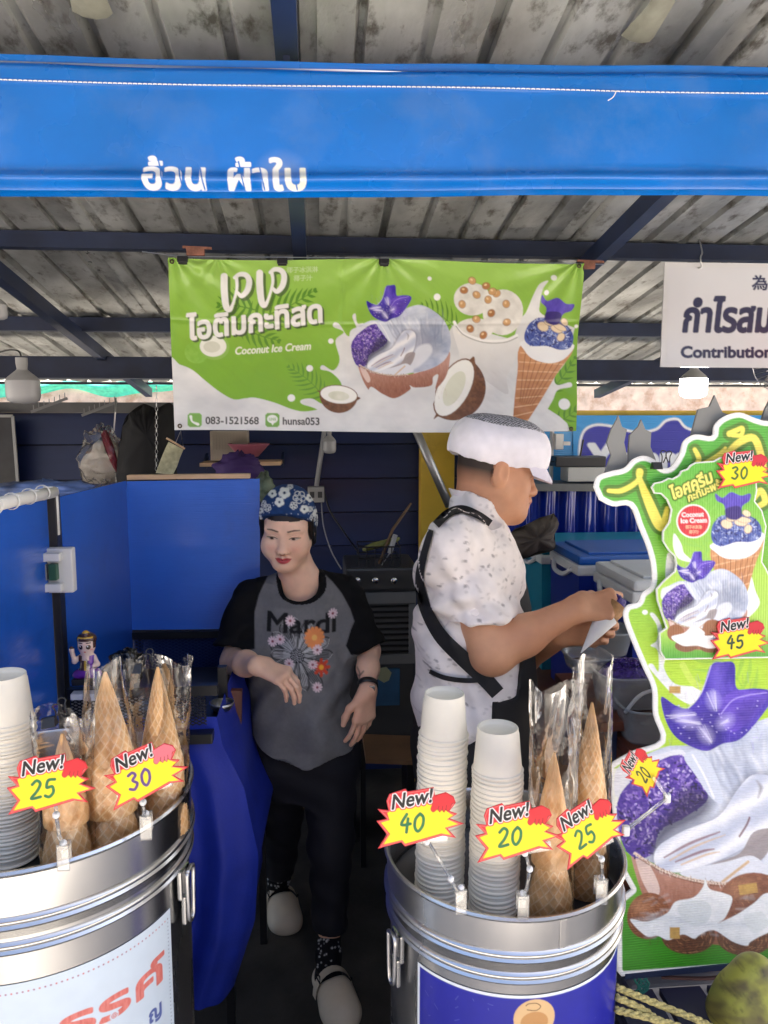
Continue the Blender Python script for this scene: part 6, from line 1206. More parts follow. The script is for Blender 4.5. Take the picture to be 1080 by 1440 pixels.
def head(B, O, fr, sc=1., fem=True):
    S, F, U = fr; M = np.stack([S, F, U], 1); q = lambda s, f, u: O + (S * s + F * f + U * u) * sc; E = lambda c, r, k=.02, op=1: B.ell(q(*c), V(r) * sc, k * sc, M, op); C = lambda a, b, ra, rb, k=.02, op=1: B.cone(q(*a), q(*b), ra * sc, rb * sc, k * sc, op)
    w = .96 if fem else 1.04
    E((0, -.012, .030), (.073 * w, .094, .082), .02); E((0, .022, -.030), (.060 * w, .064, .072), .035)
    for s in (-1, 1):
        C((s * .052 * w, .0, -.045), (s * .018, .062, -.092 if fem else -.098), .022, .017 if fem else .022, .035); E((s * .034, .056, -.036), (.026, .024, .026), .03); C((s * .018, .078, .020), (s * .048, .062, .018), .010, .009, .022)
        E((s * .033, .098, -.001), (.020, .016, .011), .018, -1); E((s * .032, .0685, -.001), (.0155, .0145, .0125), .006)
        C((s * .018, .0815, .004), (s * .045, .071, .0005), .0035, .003, .005)
        E((s * .0125, .092, -.041), (.0085, .010, .0075), .008); E((s * .077 * w, -.014, -.006), (.010, .021, .033), .008); E((s * .087 * w, -.008, -.001), (.006, .011, .020), .005, -1)
    E((0, .068, -.093) if fem else (0, .070, -.099), (.022, .016, .016) if fem else (.026, .019, .020), .03)
    if fem: C((0, .080, .000), (0, .0985, -.034), .0065, .0095, .018); E((0, .0995, -.036), (.010, .008, .008), .010); E((.040, .045, -.045), (.026, .026, .028), .03); E((-.040, .045, -.045), (.026, .026, .028), .03)
    else: C((0, .086, .006), (0, .104, -.034), .0075, .0105, .016); E((0, .106, -.037), (.011, .010, .010), .010)
    lp = 0. if fem else .004
    C((-.016, .084, -.0645), (0, .0945 + lp, -.0615), .0045, .0062 + lp * .3, .007); C((.016, .084, -.0645), (0, .0945 + lp, -.0615), .0045, .0062 + lp * .3, .007); C((-.014, .083, -.0725), (.014, .083, -.0725), .005, .005, .006); E((0, .0885 + lp, -.0745), (.014, .0075, .0065), .006)
    C((-.019, .094, -.0682), (.019, .094, -.0682), .0015, .0015, .004, -1)
    return q
def hand(B, W, D, N, T, sc, curls, thumb, r=.0086, rw=.024):
    D, N, T = unit(D), unit(N), unit(T); W = V(W); off = (.029, .010, -.010, -.028); Lm = (.090, .093, .088, .080); ph = ((.043, .026, .021), (.047, .030, .022), (.043, .028, .021), (.034, .021, .018))
    for i in range(4):
        b = W + (D * Lm[i] + T * off[i]) * sc; B.cone(W + T * off[i] * .45 * sc, b, .015 * sc, .0118 * sc, .016 * sc); a = 0; p = b; rr = r * (1, 1.03, 1., .88)[i] * sc; B.ell(b, V(rr, rr, rr) * 1.12, .008)
        for j in range(3):
            a += curls[i][j]; d = D * math.cos(a) - N * math.sin(a) + T * off[i] * 1.2 * math.cos(a); e = p + unit(d) * ph[i][j] * sc; B.cone(p, e, rr * (1 - .06 * j), rr * (.95 - .08 * j), .0035); p = e
    q = W + (D * .022 + T * .026) * sc; B.cone(W, q, .018 * sc, .015 * sc, .02); P = [q]
    for d, l in zip(thumb, (.042, .032, .025)): P.append(P[-1] + unit(D * d[0] + T * d[1] - N * d[2]) * l * sc)
    B.chain(P, [.0135 * sc, .0112 * sc, .0105 * sc, .0085 * sc], .008)
def bvh(P, F): return BVHTree.FromPolygons([tuple(p) for p in P], [tuple(f) for f in F])
def ribbon(tree, L, w, off=.011, n=60, fallback=2.):
    q = smooth_poly(L, 10, False); tt = np.linspace(0, len(q) - 1, n); q = np.column_stack([np.interp(tt, np.arange(len(q)), q[:, i]) for i in (0, 1)]); w = np.interp(np.linspace(0, 1, n), np.linspace(0, 1, len(w)), w)
    t = np.gradient(q, axis=0); t /= np.linalg.norm(t, axis=1)[:, None]; nr = np.column_stack([-t[:, 1], t[:, 0]]); A = np.full((n, 7, 3), np.nan)
    for i in range(n):
        for j in range(7):
            p = q[i] + nr[i] * w[i] * (j - 3) / 6; d = unit(ray(p[0], p[1])); h = tree.ray_cast(Vector(CAM), Vector(d))
            if h[0] is not None: A[i, j] = np.array(h[0]) - d * off
    for i in range(n):                      # carry rows over the silhouette
        for j in range(7):
            if np.isnan(A[i, j, 0]):
                ok = [k for k in range(7) if not np.isnan(A[i, k, 0])]
                if ok: p = q[i] + nr[i] * w[i] * (j - 3) / 6; A[i, j] = at(p[0], p[1], A[i, ok[0], 1] + .01)
    A = A[~np.isnan(A).any((1, 2))]; B_ = A.copy(); return A
def join(parts):
    P, F, C, o = [], [], [], 0
    for p, f, c in parts: P.append(p); F.append(f + o); C.append(c); o += len(p)
    return np.concatenate(P), np.concatenate(F), np.concatenate(C)
M_SKIN = mat('skin', attr=True, rough=.48, sub=.12, noise=.05, nscale=40, bump=.06, bscale=300, spec=.4)
M_CLOTH = mat('printed_cotton', attr=True, rough=.85, noise=.06, nscale=30, bump=.12, bscale=350, spec=.2)
def skin_cols(P, base, warm, seed): k = np.clip(n3(P, 9, seed) * 2 + .4, 0, 1); return lin(cmix(base, warm, k))
# ---------------------------------- the woman
def woman():
    hip = at(428, 1045, 2.28); t = thing('person', 'woman in a blue flowered headscarf and grey flower-print shirt stepping forward', 'person', (hip[0], hip[1], 0))
    O = at(404, 742, 2.215); fr = frame((-.11, -.975, -.22), (.04, 0, 1)); S, F_, U_ = fr
    H = Body(); q = head(H, O, fr, .95, True); nk = at(424, 822, 2.27)
    H.cone(q(0, -.015, -.065), nk, .052, .058, .03).cone(nk, nk + V(0, .01, -.06), .058, .074, .03)
    P, F = H.mesh(.0022); P = relax(P, F, 1, .4); N = normals(P, F); L = (P - O) @ np.stack([S, F_, U_], 1) / .95
    C = skin_cols(P, (246, 206, 180), (238, 190, 162), 3); s, f, u = L.T * 1000; front = (f > 30) & ((N @ F_) > .1)
    cv = Canvas(s[front], -u[front], (255, 255, 255), aa=1.1); cv.c = C[front].copy()
    for sg in (-1, 1):
        cv.ell((sg * 36, 33), (17, 12), (228, 148, 130), op=.35, soft=8)
        cv.stroke([(sg * 15, -21), (sg * 31, -23.5), (sg * 48, -21.5)], [4.4, 4.8, 2.4], (62, 44, 40), op=1., soft=1.4)
        cv.poly([(sg * 18, 4.5), (sg * 26, .5), (sg * 38, .0), (sg * 48, 3.4), (sg * 40, 7), (sg * 27, 7.6)], (212, 196, 186), op=.9); cv.ell((sg * 32 - 2, 4.2), (5.8, 3.8), (30, 20, 18))
        cv.stroke([(sg * 17.5, 4.5), (sg * 26, .2), (sg * 37, -.4), (sg * 50, 2.6)], [1.6, 3.2, 3.8, 2.0], (30, 18, 18)); cv.stroke([(sg * 19, -4), (sg * 32, -8), (sg * 46, -4)], 1.2, (176, 122, 102), op=.7); cv.stroke([(sg * 20, 6), (sg * 33, 7.5), (sg * 44, 4)], 1.2, (190, 136, 116), op=.5)
        cv.ell((sg * 6.5, 42.5), (3.2, 1.7), (130, 74, 60), op=.8, soft=1.3); cv.stroke([(sg * 14, 36), (sg * 17, 42), (sg * 13, 47)], 1.5, (196, 140, 118), op=.6, soft=1.6)
    cv.poly([(-25, 66.5), (-12, 61), (-4, 59), (0, 60.5), (4, 59), (12, 61), (25, 66.5), (12, 68.2), (0, 68.6), (-12, 68.2)], (184, 54, 64), soft=1.3); cv.poly([(-22, 68), (0, 69.4), (22, 68), (14, 76.5), (0, 80), (-14, 76.5)], (204, 78, 84), soft=1.5); cv.stroke([(-23, 67.4), (-8, 68.6), (0, 68.2), (8, 68.6), (23, 67.4)], 1.3, (112, 30, 38))
    C[front] = cv.c
    hair = (u > 50 - .10 * np.abs(s)) | ((np.abs(s) > 61) & (f < 26) & (u > -30) & (f > 5)) | (f < -30) & (u > -70); C[hair] = lin((34, 24, 22))
    # arms and hands
    B = Body(); shL, shR = at(354, 842, 2.27), at(484, 836, 2.27); elL, wrL = at(329, 930, 2.20), at(361, 936, 2.01); elR, wrR = at(518, 915, 2.22), at(517, 972, 2.10)
    B.chain([shL, elL, elL * .45 + wrL * .55, wrL], [.042, .037, .034, .024], .02); B.chain([shR, elR, elR * .55 + wrR * .45, wrR], [.042, .033, .031, .022], .02)
    hand(B, wrL, V(.86, -.42, -.22), V(.12, -.42, .90), V(.35, .85, .25), .93, ((.75, .45, .30), (.72, .45, .3), (.70, .45, .3), (.68, .5, .3)), ((.7, .5, .5), (.9, .2, .4), (1, 0, .3)))
    hand(B, wrR, V(-.14, -.05, -1), V(.45, -.88, 0), V(-.85, -.45, .1), .92, ((.30, .25, .2), (.22, .25, .2), (.25, .25, .2), (.35, .3, .2)), ((.75, .6, .25), (.95, .2, .25), (1, 0, .2)))
    # trunk and legs (under the clothes, and the bare ankle)
    hz = hip[2]; kn = [at(396, 1150, 2.44), at(465, 1185, 2.22)]; an = [at(394, 1232, 2.53), at(463, 1338, 2.23)]
    loft(B, [hz - .06, hz + .1, 1.08, 1.20], [hip[0], hip[0], nk[0], nk[0]], [2.28] * 4, [.13, .11, .10, .05], [.09, .08, .08, .04]); hj = [hip + V(-.075, 0, -.03), hip + V(.08, 0, -.03)]
    for i in (0, 1): B.chain([hj[i], kn[i], an[i]], [.072, .048, .032], .03)
    P2, F2 = B.mesh(.0032); C2 = skin_cols(P2, (238, 194, 166), (226, 174, 146), 5)
    x2, y2 = pix(P2); n2 = normals(P2, F2)
    cv = Canvas(x2, y2, (0, 0, 0), .8); cv.c = C2
    for Lp in ([(502, 938), (506, 948), (503, 960)], [(500, 946), (505, 950), (511, 944)], [(502, 955), (507, 960)]): cv.stroke(Lp, 2.2, (84, 74, 76), op=.75)
    P3, F3, C3 = join([(P, F, C), (P2, F2, cv.c)]); npmesh('body', P3, F3, M_SKIN, t, C3)
    # shirt
    T_ = Body(); zs = [at(430, 1082, 2.2)[2], at(430, 1030, 2.2)[2], at(430, 960, 2.2)[2], at(430, 900, 2.2)[2], at(430, 850, 2.2)[2], at(430, 822, 2.24)[2]]
    cxs = [at(432, 1000, 2.25)[0], at(428, 1000, 2.25)[0], at(422, 1000, 2.25)[0], at(424, 1000, 2.25)[0], at(424, 900, 2.25)[0], at(424, 900, 2.25)[0]]
    for sh, el, ra, rb in ((shL, at(334, 915, 2.21), .058, .072), (shR, at(513, 912, 2.22), .056, .064)):
        T_.cone(nk + V(0, .01, -.004), sh + V(0, 0, -.005), .056, .052, .05); capcone(T_, sh, el, ra, rb, .035); e = unit(el - sh); capcone(T_, el - e * .018, el + e * .06, rb - .017, rb - .012, .004, -1)
    loft(T_, zs, cxs, [2.26, 2.26, 2.25, 2.25, 2.26, 2.27], [.172, .170, .158, .146, .126, .09], [.132, .134, .130, .124, .102, .06], .04)
    ne = nk + V(0, -.018, .0); T_.cone(ne + V(-.01, .02, .10), ne + V(.002, -.036, .016), .062, .055, .006, -1); hole = T_.p[-1][0]
    hemc = lambda P: (zs[0] + .034 + .085 * ((P[:, 0] - cxs[0]) / .19) ** 2) - P[:, 2]
    T_.cut(hemc)
    def fold(P):
        x, y = pix(P); u = (x - 420) / 100; v = (y - 950) / 100
        d = .011 * np.sin(u * 3.2 - v * 5.5 + 2 * np.sin(v * 1.4)) * np.clip(v + .3, 0, 1) + .007 * np.sin(u * 8 + v * 3.2 + np.sin(v * 4)) * np.clip(v + .6, 0, 1) + .006 * np.sin((u + .6 * v) * 14 + 2 * np.sin(v * 3)) * np.clip(v + .9, 0, 1) * np.clip(.9 - np.abs(v - .4), 0, 1) + .020 * n3(P, 9, 2) + .010 * n3(P, 20, 6)
        arm = ((x < 360) | (x > 492)) & (y < 925); d += np.where(arm, .0025 * np.sin(v * 16 + u * 12), 0); return d
    T_.warp = fold; P, F = T_.mesh(.0030); P = relax(P, F, 1, .5); N = normals(P, F); xp, yp = pix(np.column_stack([P[:, 0], np.full(len(P), 2.12), P[:, 2]]))
    cv = Canvas(xp, yp, (118, 118, 120), .75); cv.c *= (.88 + .3 * fbm(xp / 3, yp / 3, 2) * .6)[:, None]; blk = (17, 17, 19)
    Z = lambda L: [(300 + a / 4.115, 660 + b / 4.115) for a, b in L]
    cv.poly(Z([(345, 560), (325, 650), (290, 690), (250, 770), (228, 860), (230, 940), (235, 1060), (-40, 1100), (-40, 500), (300, 500)]), blk, False); cv.poly(Z([(600, 520), (620, 640), (690, 690), (750, 760), (800, 850), (822, 915), (800, 960), (770, 1050), (800, 1100), (1100, 1100), (1100, 480), (640, 480)]), blk, False)
    cv.stroke(Z([(330, 560), (345, 610), (400, 665), (470, 700), (530, 712), (580, 695), (615, 650), (622, 560)]), 7.5, blk); up = (hole(P) < .017) & (P[:, 2] > nk[2] - .06) ; cv.c[up] = lin(blk)
    fm = (N[:, 1] < .1).astype(float); cv.clip = fm
    c0 = V(Z([(485, 1085)])[0]); wl, bl = (214, 214, 214), (34, 34, 36); r = random.Random(2)
    for k, (a, l) in enumerate([(-95, 52), (-70, 50), (-48, 48), (-25, 50), (0, 50), (28, 48), (52, 56), (75, 50), (95, 62), (118, 46), (-118, 48), (-140, 46), (-162, 40), (180, 38), (145, 40)]):
        a = math.radians(a); d = V(math.cos(a), math.sin(a)); nr = V(-d[1], d[0]); w = 7.5; pet = [c0 + d * l * s_ + nr * w * b for s_, b in ((.12, .3), (.5, .9), (.85, .85), (1, 0), (.85, -.85), (.5, -.9), (.12, -.3))]
        cv.stroke(pet + [pet[0]], 1.5, bl); cv.stroke([p + nr * .6 for p in pet[:4]], .8, wl, op=.8)
        for b in (-.5, -.17, .17, .5): cv.stroke([c0 + d * l * .18 + nr * w * b * .5, c0 + d * l * .55 + nr * w * b, c0 + d * l * .88 + nr * w * b * .8], .8, wl if k % 2 else bl, op=.8); cv.stroke([c0 + d * l * .2 + nr * w * (b + .12) * .5, c0 + d * l * .5 + nr * w * (b + .12)], .7, wl, op=.75)
    x0, y0 = Z([(290, 955)])[0]; cv.text('Mardi', (x0 + 1, y0), 37, (30, 30, 32), bold=1.0, rot=.02, width=101)
    cv.ell(c0, 10, (24, 24, 26))
    for k in range(40): a = k * 2.4; cv.ell(c0 + V(math.cos(a), math.sin(a)) * 1.45 * math.sqrt(k), .7, wl)
    def daisy(c, R, pc, cc, n=12, edge=None):
        c = V(Z([c])[0])
        for k in range(n): a = 2 * math.pi * k / n; e = V(math.cos(a), math.sin(a)); cv.stroke([c + e * R * .3, c + e * R], R * .42, pc)
        cv.ell(c, R * .32, cc)
    daisy((585, 985), 12, (238, 150, 92), (246, 190, 110), 14); daisy((625, 1155), 10.5, (206, 76, 52), (240, 176, 60), 8)
    for c in ((443, 892), (340, 1012), (384, 998), (602, 1052), (575, 1138), (602, 1264), (694, 863), (438, 1130)): daisy(c, 6, (238, 214, 220), (150, 70, 84), 10)
    npmesh('shirt', P, F, M_CLOTH, t, cv.c)
    # trousers
    Q = Body(); loft(Q, [hz - .16, hz - .05, zs[0] + .10], [hip[0] + .005] * 3, [2.28] * 3, [.10, .150, .145], [.085, .115, .11], .08); hem = [at(393, 1222, 2.52), at(463, 1302, 2.23)]
    for i in (0, 1): Q.chain([hj[i] + V(0, 0, .0), kn[i]], [.088, .068], .05); capcone(Q, kn[i], hem[i], .068, .054, .02)
    Q.warp = lambda P: .007 * n3(P, 8, 3) + .003 * np.sin(P[:, 2] * 60 + P[:, 0] * 30); P, F = Q.mesh(.006); npmesh('trousers', P, F, mat('dark_navy_twill', (.006, .006, .012), .8, noise=.2, bump=.1, bscale=200), t)
    # socks and clogs
    M_CLOG = mat('beige_foam', (.64, .55, .42), .5, noise=.06, nscale=14, dirt=.15, dirtcol=(.25, .2, .14), dscale=8)
    for i, (heel, toe) in enumerate((((386, 1262), (412, 1320)), ((452, 1378), (494, 1452)))):
        h_, e_ = atz(*heel, .0), atz(*toe, .0); d = unit(e_ - h_); e_ = h_ + d * .235; sd = np.cross(d, V(0, 0, 1)); a_ = an[i]; foot = V(h_) + d * .055
        K = Body(); top = a_ * .4 + hem[i] * .6; K.chain([top, a_ * .5 + foot * .5 + V(0, 0, .05), foot + V(0, 0, .05), foot + d * .08 + V(0, 0, .035)], [.036, .036, .036, .032], .02); P, F = K.mesh(.0035); x, y = pix(P); C = np.empty_like(P); C[:] = lin((20, 20, 24)); cv = Canvas(x, y, (20, 20, 24), .7); r = random.Random(i + 3); b0, b1 = pix(top), pix(foot + V(0, 0, .07))
        for k in range(34): u_ = r.random(); cv.ell((b0[0] * (1 - u_) + b1[0] * u_ + r.uniform(-18, 18), b0[1] * (1 - u_) + b1[1] * u_ + r.uniform(-4, 4)), r.uniform(.7, 1.4), (206, 206, 206))
        npmesh('sock', P, F, M_CLOTH, t, cv.c)
        G = Body(); G.cone(h_ + d * .035 + V(0, 0, .030), h_ + d * .12 + V(0, 0, .028), .042, .046, .03).cone(h_ + d * .12 + V(0, 0, .036), e_ - d * .058 + V(0, 0, .024), .050, .050, .03).ell(e_ - d * .07 + sd * .012 + V(0, 0, .02), (.05, .05, .036), .03)
        G.cone(foot + V(0, 0, .10), foot + d * .015 + V(0, 0, .045), .046, .036, .012, -1).cut(lambda P: .002 - P[:, 2]); P, F = G.mesh(.0035); cl = npmesh('clog', P, F, M_CLOG, t)
        A = MB(); c = h_ + d * .095; pts = [c + sd * math.cos(a) * .060 + V(0, 0, .030 + .066 * math.sin(a)) - d * .012 * math.sin(a) for a in np.linspace(.05, math.pi - .05, 14)]; A.v = []; st = np.array([[p + d * w for w in (-.012, -.006, .006, .012)] for p in pts]); MB().grid(st).grid(st * 1.0 + V(0, 0, -.003)).build('strap', M_CLOG, cl, smooth=True)
        MB().tube([pts[3] + d * w + V(0, 0, z) for w, z in ((-.014, .0), (.014, .0), (.014, .02), (-.014, .02), (-.014, 0))], .0022, 6).build('buckle', M_BLACKM, cl); MB().ball(pts[-2] + sd * -.002, .006, 8).build('rivet', M_BLACKM, cl)
    # headscarf
    K = Body(); M = np.stack([S, F_, U_], 1); K.ell(q(0, -.012, .036), V(.081, .101, .088), .02, M).ell(q(0, -.06, .0), V(.080, .06, .070), .03, M)
    pl = lambda P: -((P - q(0, .070, .064)) @ unit(U_ * .80 - F_ * .60)); K.cut(lambda P: np.maximum(pl(P), -((P - q(0, -.02, -.035)) @ U_) ))
    K.warp = lambda P: .006 * n3(P, 22, 4); P, F = K.mesh(.0026); x, y = pix(P); cv = Canvas(x, y, (30, 58, 104), .7); cv.c *= (.8 + .5 * fbm(x / 4, y / 4, 5))[:, None]
    def blossom(c, R, col, fill):
        R = R * .74
        for k in range(5):
            a = 2 * math.pi * k / 5 + .4; e = V(math.cos(a), math.sin(a)) * R * .55
            if fill: cv.ell(V(c) + e, R * .5, col)
            else: p = [V(c) + e + R * .45 * V(math.cos(b), math.sin(b)) for b in np.linspace(0, 6.3, 12)]; cv.stroke(p, 1.0, col)
        cv.ell(c, R * .25, (34, 54, 84))
    for c, R, fl in (((400, 693), 11, 1), ((421, 699), 12, 0), ((383, 694), 8, 1), ((436, 700), 8, 1), ((446, 722), 9, 1), ((364, 728), 6, 1), ((448, 736), 6, 0), ((408, 684), 5, 0), ((370, 708), 6, 0), ((436, 716), 5, 0), ((393, 706), 9, 1), ((413, 711), 7, 0), ((428, 716), 8, 1), ((376, 714), 7, 0), ((441, 728), 7, 0), ((366, 718), 6, 1)): blossom(c, R, (222, 224, 218), fl)
    r = random.Random(6)
    for k in range(60): cv.ell((r.uniform(360, 452), r.uniform(684, 740)), .7, (206, 212, 220), op=.8)
    npmesh('headscarf', P, F, M_CLOTH, t, cv.c)
    HB = Body(); HB.ell(q(0, -.06, .0), V(.070, .055, .075), .02, M)
    for sg in (-1, 1): HB.cone(q(sg * .0725, .020, .035), q(sg * .074, -.004, -.045), .010, .008, .015).cone(q(sg * .070, -.02, .03), q(sg * .070, -.035, -.055), .016, .014, .02)
    HB.warp = lambda P: .003 * n3(P, 60, 3); P, F = HB.mesh(.0028); npmesh('hair', P, F, mat('dark_hair', (.012, .009, .008), .4, bump=.4, bscale=300, stretch=(1, 1, .15)), t)
    # wrist watch
    wc = elR * .14 + wrR * .86; d = unit(wrR - elR); a1 = unit(np.cross(d, V(0, 1, 0))); a2 = np.cross(d, a1); W_ = MB().lathe([(.0285, -.008), (.030, -.008), (.030, .008), (.0285, .008)], 28, wc, M=np.stack([a1, a2, d], 1)).build('watch', M_BLACKP, t, smooth=True); MB().box(wc + V(.010, -.030, 0), (.016, .008, .020), bev=.002).build('watch_case', MATS['chrome'], W_)
woman()
# ---------------------------------- the man
def man():
    t = thing('person', 'man in a white cap and black apron filling a cone', 'person', (at(660, 900, 1.92)[0], 1.92, 0))
    O = at(699, 661, 1.965); fr = frame((.965, .06, -.20)); S, F_, U_ = fr; H = Body(); q = head(H, O, fr, 1.02, False); nb = at(662, 738, 1.95)
    H.cone(q(0, -.040, -.03), nb, .055, .056, .04).cone(q(0, .01, -.075), nb + V(.02, 0, .0), .040, .046, .04); H.ell(q(0, .035, -.085), V(.05, .05, .03) * 1.0, .04, np.stack([S, F_, U_], 1))
    P, F = H.mesh(.0024); P = relax(P, F, 1, .4); N = normals(P, F); L = (P - O) @ np.stack([S, F_, U_], 1) / 1.02; s, f, u = L.T * 1000
    C = skin_cols(P, (212, 160, 126), (198, 142, 108), 7)
    hair = (u > 48) | ((f < -6 + .35 * (u + 10)) & (u > -42 - .25 * f) & (f < 8) & (np.abs(s) > 0)) & (u > -45) & (f < -16 + .2 * u); side = (f < 22) & (u > 26); k = np.clip((u + 50) / 50, 0, 1); hb = .96 * np.clip((u + 48) / 45, 0, 1) * np.clip((6 + .55 * np.clip(u, -30, 60) - f) / 16, 0, 1); hb = np.maximum(hb, np.where(u > 48, .95, 0)); ear = (np.abs(s) > 73) & (np.abs(f + 10) < 24) & (np.abs(u + 4) < 34); hb = np.where(ear, 0, hb)[:, None]; C = C * (1 - hb) + lin((20, 16, 15)) * hb
    fr_ = (N @ F_) > -.2; cv = Canvas(s[fr_], -u[fr_], (0, 0, 0), 1.1); cv.c = C[fr_].copy()
    for sg in (-1, 1):
        cv.stroke([(sg * 16, -19), (sg * 32, -23), (sg * 50, -18)], [4, 4.6, 2.5], (60, 44, 38), op=.75, soft=1.6); cv.poly([(sg * 20, 2), (sg * 30, -3), (sg * 44, 0), (sg * 34, 4)], (190, 178, 168)); cv.ell((sg * 33, .8), (4.2, 3.4), (34, 24, 20)); cv.stroke([(sg * 19, 2), (sg * 31, -4), (sg * 48, 0)], 2.0, (44, 32, 28)); cv.ell((sg * 7, 44), (3, 1.8), (96, 58, 46), op=.7, soft=1.4)
    cv.poly([(-19, 67), (-6, 61), (0, 62.5), (6, 61), (19, 67), (0, 69)], (168, 100, 84), soft=1.2); cv.poly([(-17, 69), (0, 70), (17, 69), (9, 77), (-9, 77)], (178, 108, 92), soft=1.2); cv.stroke([(-19, 68), (0, 69), (19, 68)], 1.1, (104, 56, 48)); cv.ell((0, 56), (15, 4), (130, 96, 78), op=.35, soft=3)
    C[fr_] = cv.c
    B = Body(); sh = at(642, 772, 1.80); el = at(692, 917, 1.745); wr = at(808, 857, 1.73); shF = at(660, 775, 2.10); elF = at(735, 920, 2.06); wrF = at(789, 892, 1.83)
    B.chain([sh, el], [.054, .054], .02).chain([el, el * .62 + wr * .38, wr], [.047, .045, .030], .03); B.chain([shF, elF, wrF], [.052, .05, .031], .02)
    # near hand pinches the topping, far hand wraps the paper
    hand(B, wr, V(.93, .02, .10), V(-.10, -.80, .58), V(.05, .55, .80), 1.0, ((.75, .75, .45), (.85, .85, .5), (.95, .9, .5), (1.05, .95, .5)), ((.8, .35, .7), (.9, .0, .8), (.8, 0, .9)), r=.0098)
    hand(B, wrF, V(.95, -.22, .08), V(.12, .90, -.40), V(-.10, -.25, .95), 1.0, ((.85, .9, .5), (.85, .95, .55), (.85, .95, .55), (.8, .95, .55)), ((.75, .45, .75), (.9, .1, .6), (1, -.15, .35)), r=.0098)
    tc = at(652, 860, 1.93); loft(B, [.80, .95, 1.2, 1.34], [tc[0], tc[0], tc[0] + .01, tc[0] + .02], [1.93] * 4, [.09, .09, .085, .06], [.13, .13, .13, .10], .03); hj = [V(tc[0] - .02, 1.83, .82), V(tc[0] - .02, 2.03, .82)]
    for i in (0, 1): B.chain([hj[i], hj[i] + V(.03, 0, -.38), hj[i] + V(.0, 0, -.74), hj[i] + V(.10, 0, -.79)], [.09, .06, .042, .035], .03)
    P2, F2 = B.mesh(.0032); C2 = skin_cols(P2, (210, 158, 124), (194, 138, 106), 9); P3, F3, C3 = join([(P, F, C), (P2, F2, C2)]); npmesh('body', P3, F3, M_SKIN, t, C3)
    # shirt: torso in profile, short sleeve, collar
    T_ = Body(); ys = [1040, 1000, 950, 900, 850, 800, 760, 735]; xl = [588, 589, 589, 584, 583, 588, 600, 628]; xr = [745, 744, 744, 742, 738, 730, 716, 704]; zs, cx, a = [], [], []
    for y, l, r_ in zip(ys, xl, xr): p0, p1 = at(l, y, 1.93), at(r_, y, 1.93); zs.append(p0[2]); cx.append((p0[0] + p1[0]) / 2); a.append((p1[0] - p0[0]) / 2)
    for s_, e_ in ((sh, at(678, 872, 1.765)), (shF, at(705, 872, 2.08))):
        T_.cone(nb + V(.0, (s_[1] - 1.95) * .4, -.035), s_, .070, .075, .06); d = unit(e_ - s_); nn = unit(d + V(-.25, 0, -.1)); capcone(T_, s_, e_, .078, .083, .04, nrm=nn); capcone(T_, e_ - d * .012, e_ + d * .07, .064, .068, .004, -1, nrm=d)
    loft(T_, zs, cx, [1.93] * 8, a, [.17, .18, .185, .185, .185, .18, .165, .12], .03, 2.2)
    nx = q(0, -.040, -.03); ca = nb * .52 + nx * .48; T_.cone(nb + V(.0, 0, -.03), ca + V(-.004, 0, -.01), .090, .072, .03); T_.cone(nx + V(.01, 0, .05), nb + V(.014, 0, .012), .064, .058, .005, -1)
    def fold(P):
        x, y = pix(P); u = (x - 660) / 100; v = (y - 850) / 100; return .010 * np.sin(u * 5 + v * 7 + 2 * np.sin(v * 3)) * np.clip(1 - np.abs(u + .3), 0, 1) + .006 * np.sin(u * 15 - v * 7 + 2 * np.sin(u * 4)) * np.clip(.5 - u, 0, 1) + .005 * np.sin((v - u * .7) * 17 + np.sin(u * 6)) * np.clip(1 - np.abs(v - .15) * 2, 0, 1) + .022 * n3(P, 8, 5) + .012 * n3(P, 22, 1)
    T_.warp = fold; P, F = T_.mesh(.0032); P = relax(P, F, 1, .5); N = normals(P, F); xs, ysv = pix(np.column_stack([P[:, 0], np.full(len(P), 1.8), P[:, 2]])); cv = Canvas(xs, ysv, (242, 234, 230), .7); cv.clip = (N[:, 1] < .35).astype(float); r = random.Random(8)
    for k in range(330):
        x, y, an = r.uniform(575, 750), r.uniform(690, 1030), r.uniform(-.9, .9); dk = r.random() < .22; c_ = (120, 112, 110) if dk else (204, 196, 192); cv.ell((x, y), (3.0, 1.5), c_, an, op=.8 if dk else .6); 
        if dk: cv.stroke([(x - 3.4 * math.cos(an), y - 3.4 * math.sin(an)), (x + 2.6 * math.cos(an), y + 2.6 * math.sin(an))], .5, (200, 192, 188))
    npmesh('shirt', P, F, M_CLOTH, t, cv.c); tr = bvh(P, F); tf = bvh(P, F[:, ::-1])
    MA = mat('black_apron_cloth', (.009, .009, .011), .75, noise=.2, nscale=20, bump=.15, bscale=240)
    for L, w in (([(613, 738), (630, 722), (650, 716), (672, 724), (690, 736)], [12, 12, 11, 10]), ([(606, 745), (596, 780), (590, 812), (596, 850), (618, 892), (650, 925), (682, 955), (700, 975)], [8, 10, 12, 16, 20, 22, 22, 21]), ([(604, 944), (625, 953), (655, 957), (690, 955)], [6, 7, 7, 7])):
        A = ribbon(tr, L, w)
        if len(A) > 2: MB().grid(A).build('apron_strap', MA, t, smooth=True)
    K = Body(); loft(K, zs[:6] + [.45], cx[:6] + [cx[0]], [1.93] * 7, [v + .008 for v in a[:6]] + [a[0] + .03], [.185, .192, .195, .195, .16, .12, .20], .02, 2.2)
    zw = at(660, 955, 1.9)[2]
    K.cut(lambda P: np.where(P[:, 2] > zw, np.interp(P[:, 2], zs[:6], [c + .45 * v for c, v in zip(cx[:6], a[:6])]), cx[0] + .0) - P[:, 0] + .25 * np.clip(P[:, 2] - zw, 0, .12)); K.warp = lambda P: .008 * n3(P, 9, 4); P, F = K.mesh(.006); npmesh('apron', P, F, MA, t)
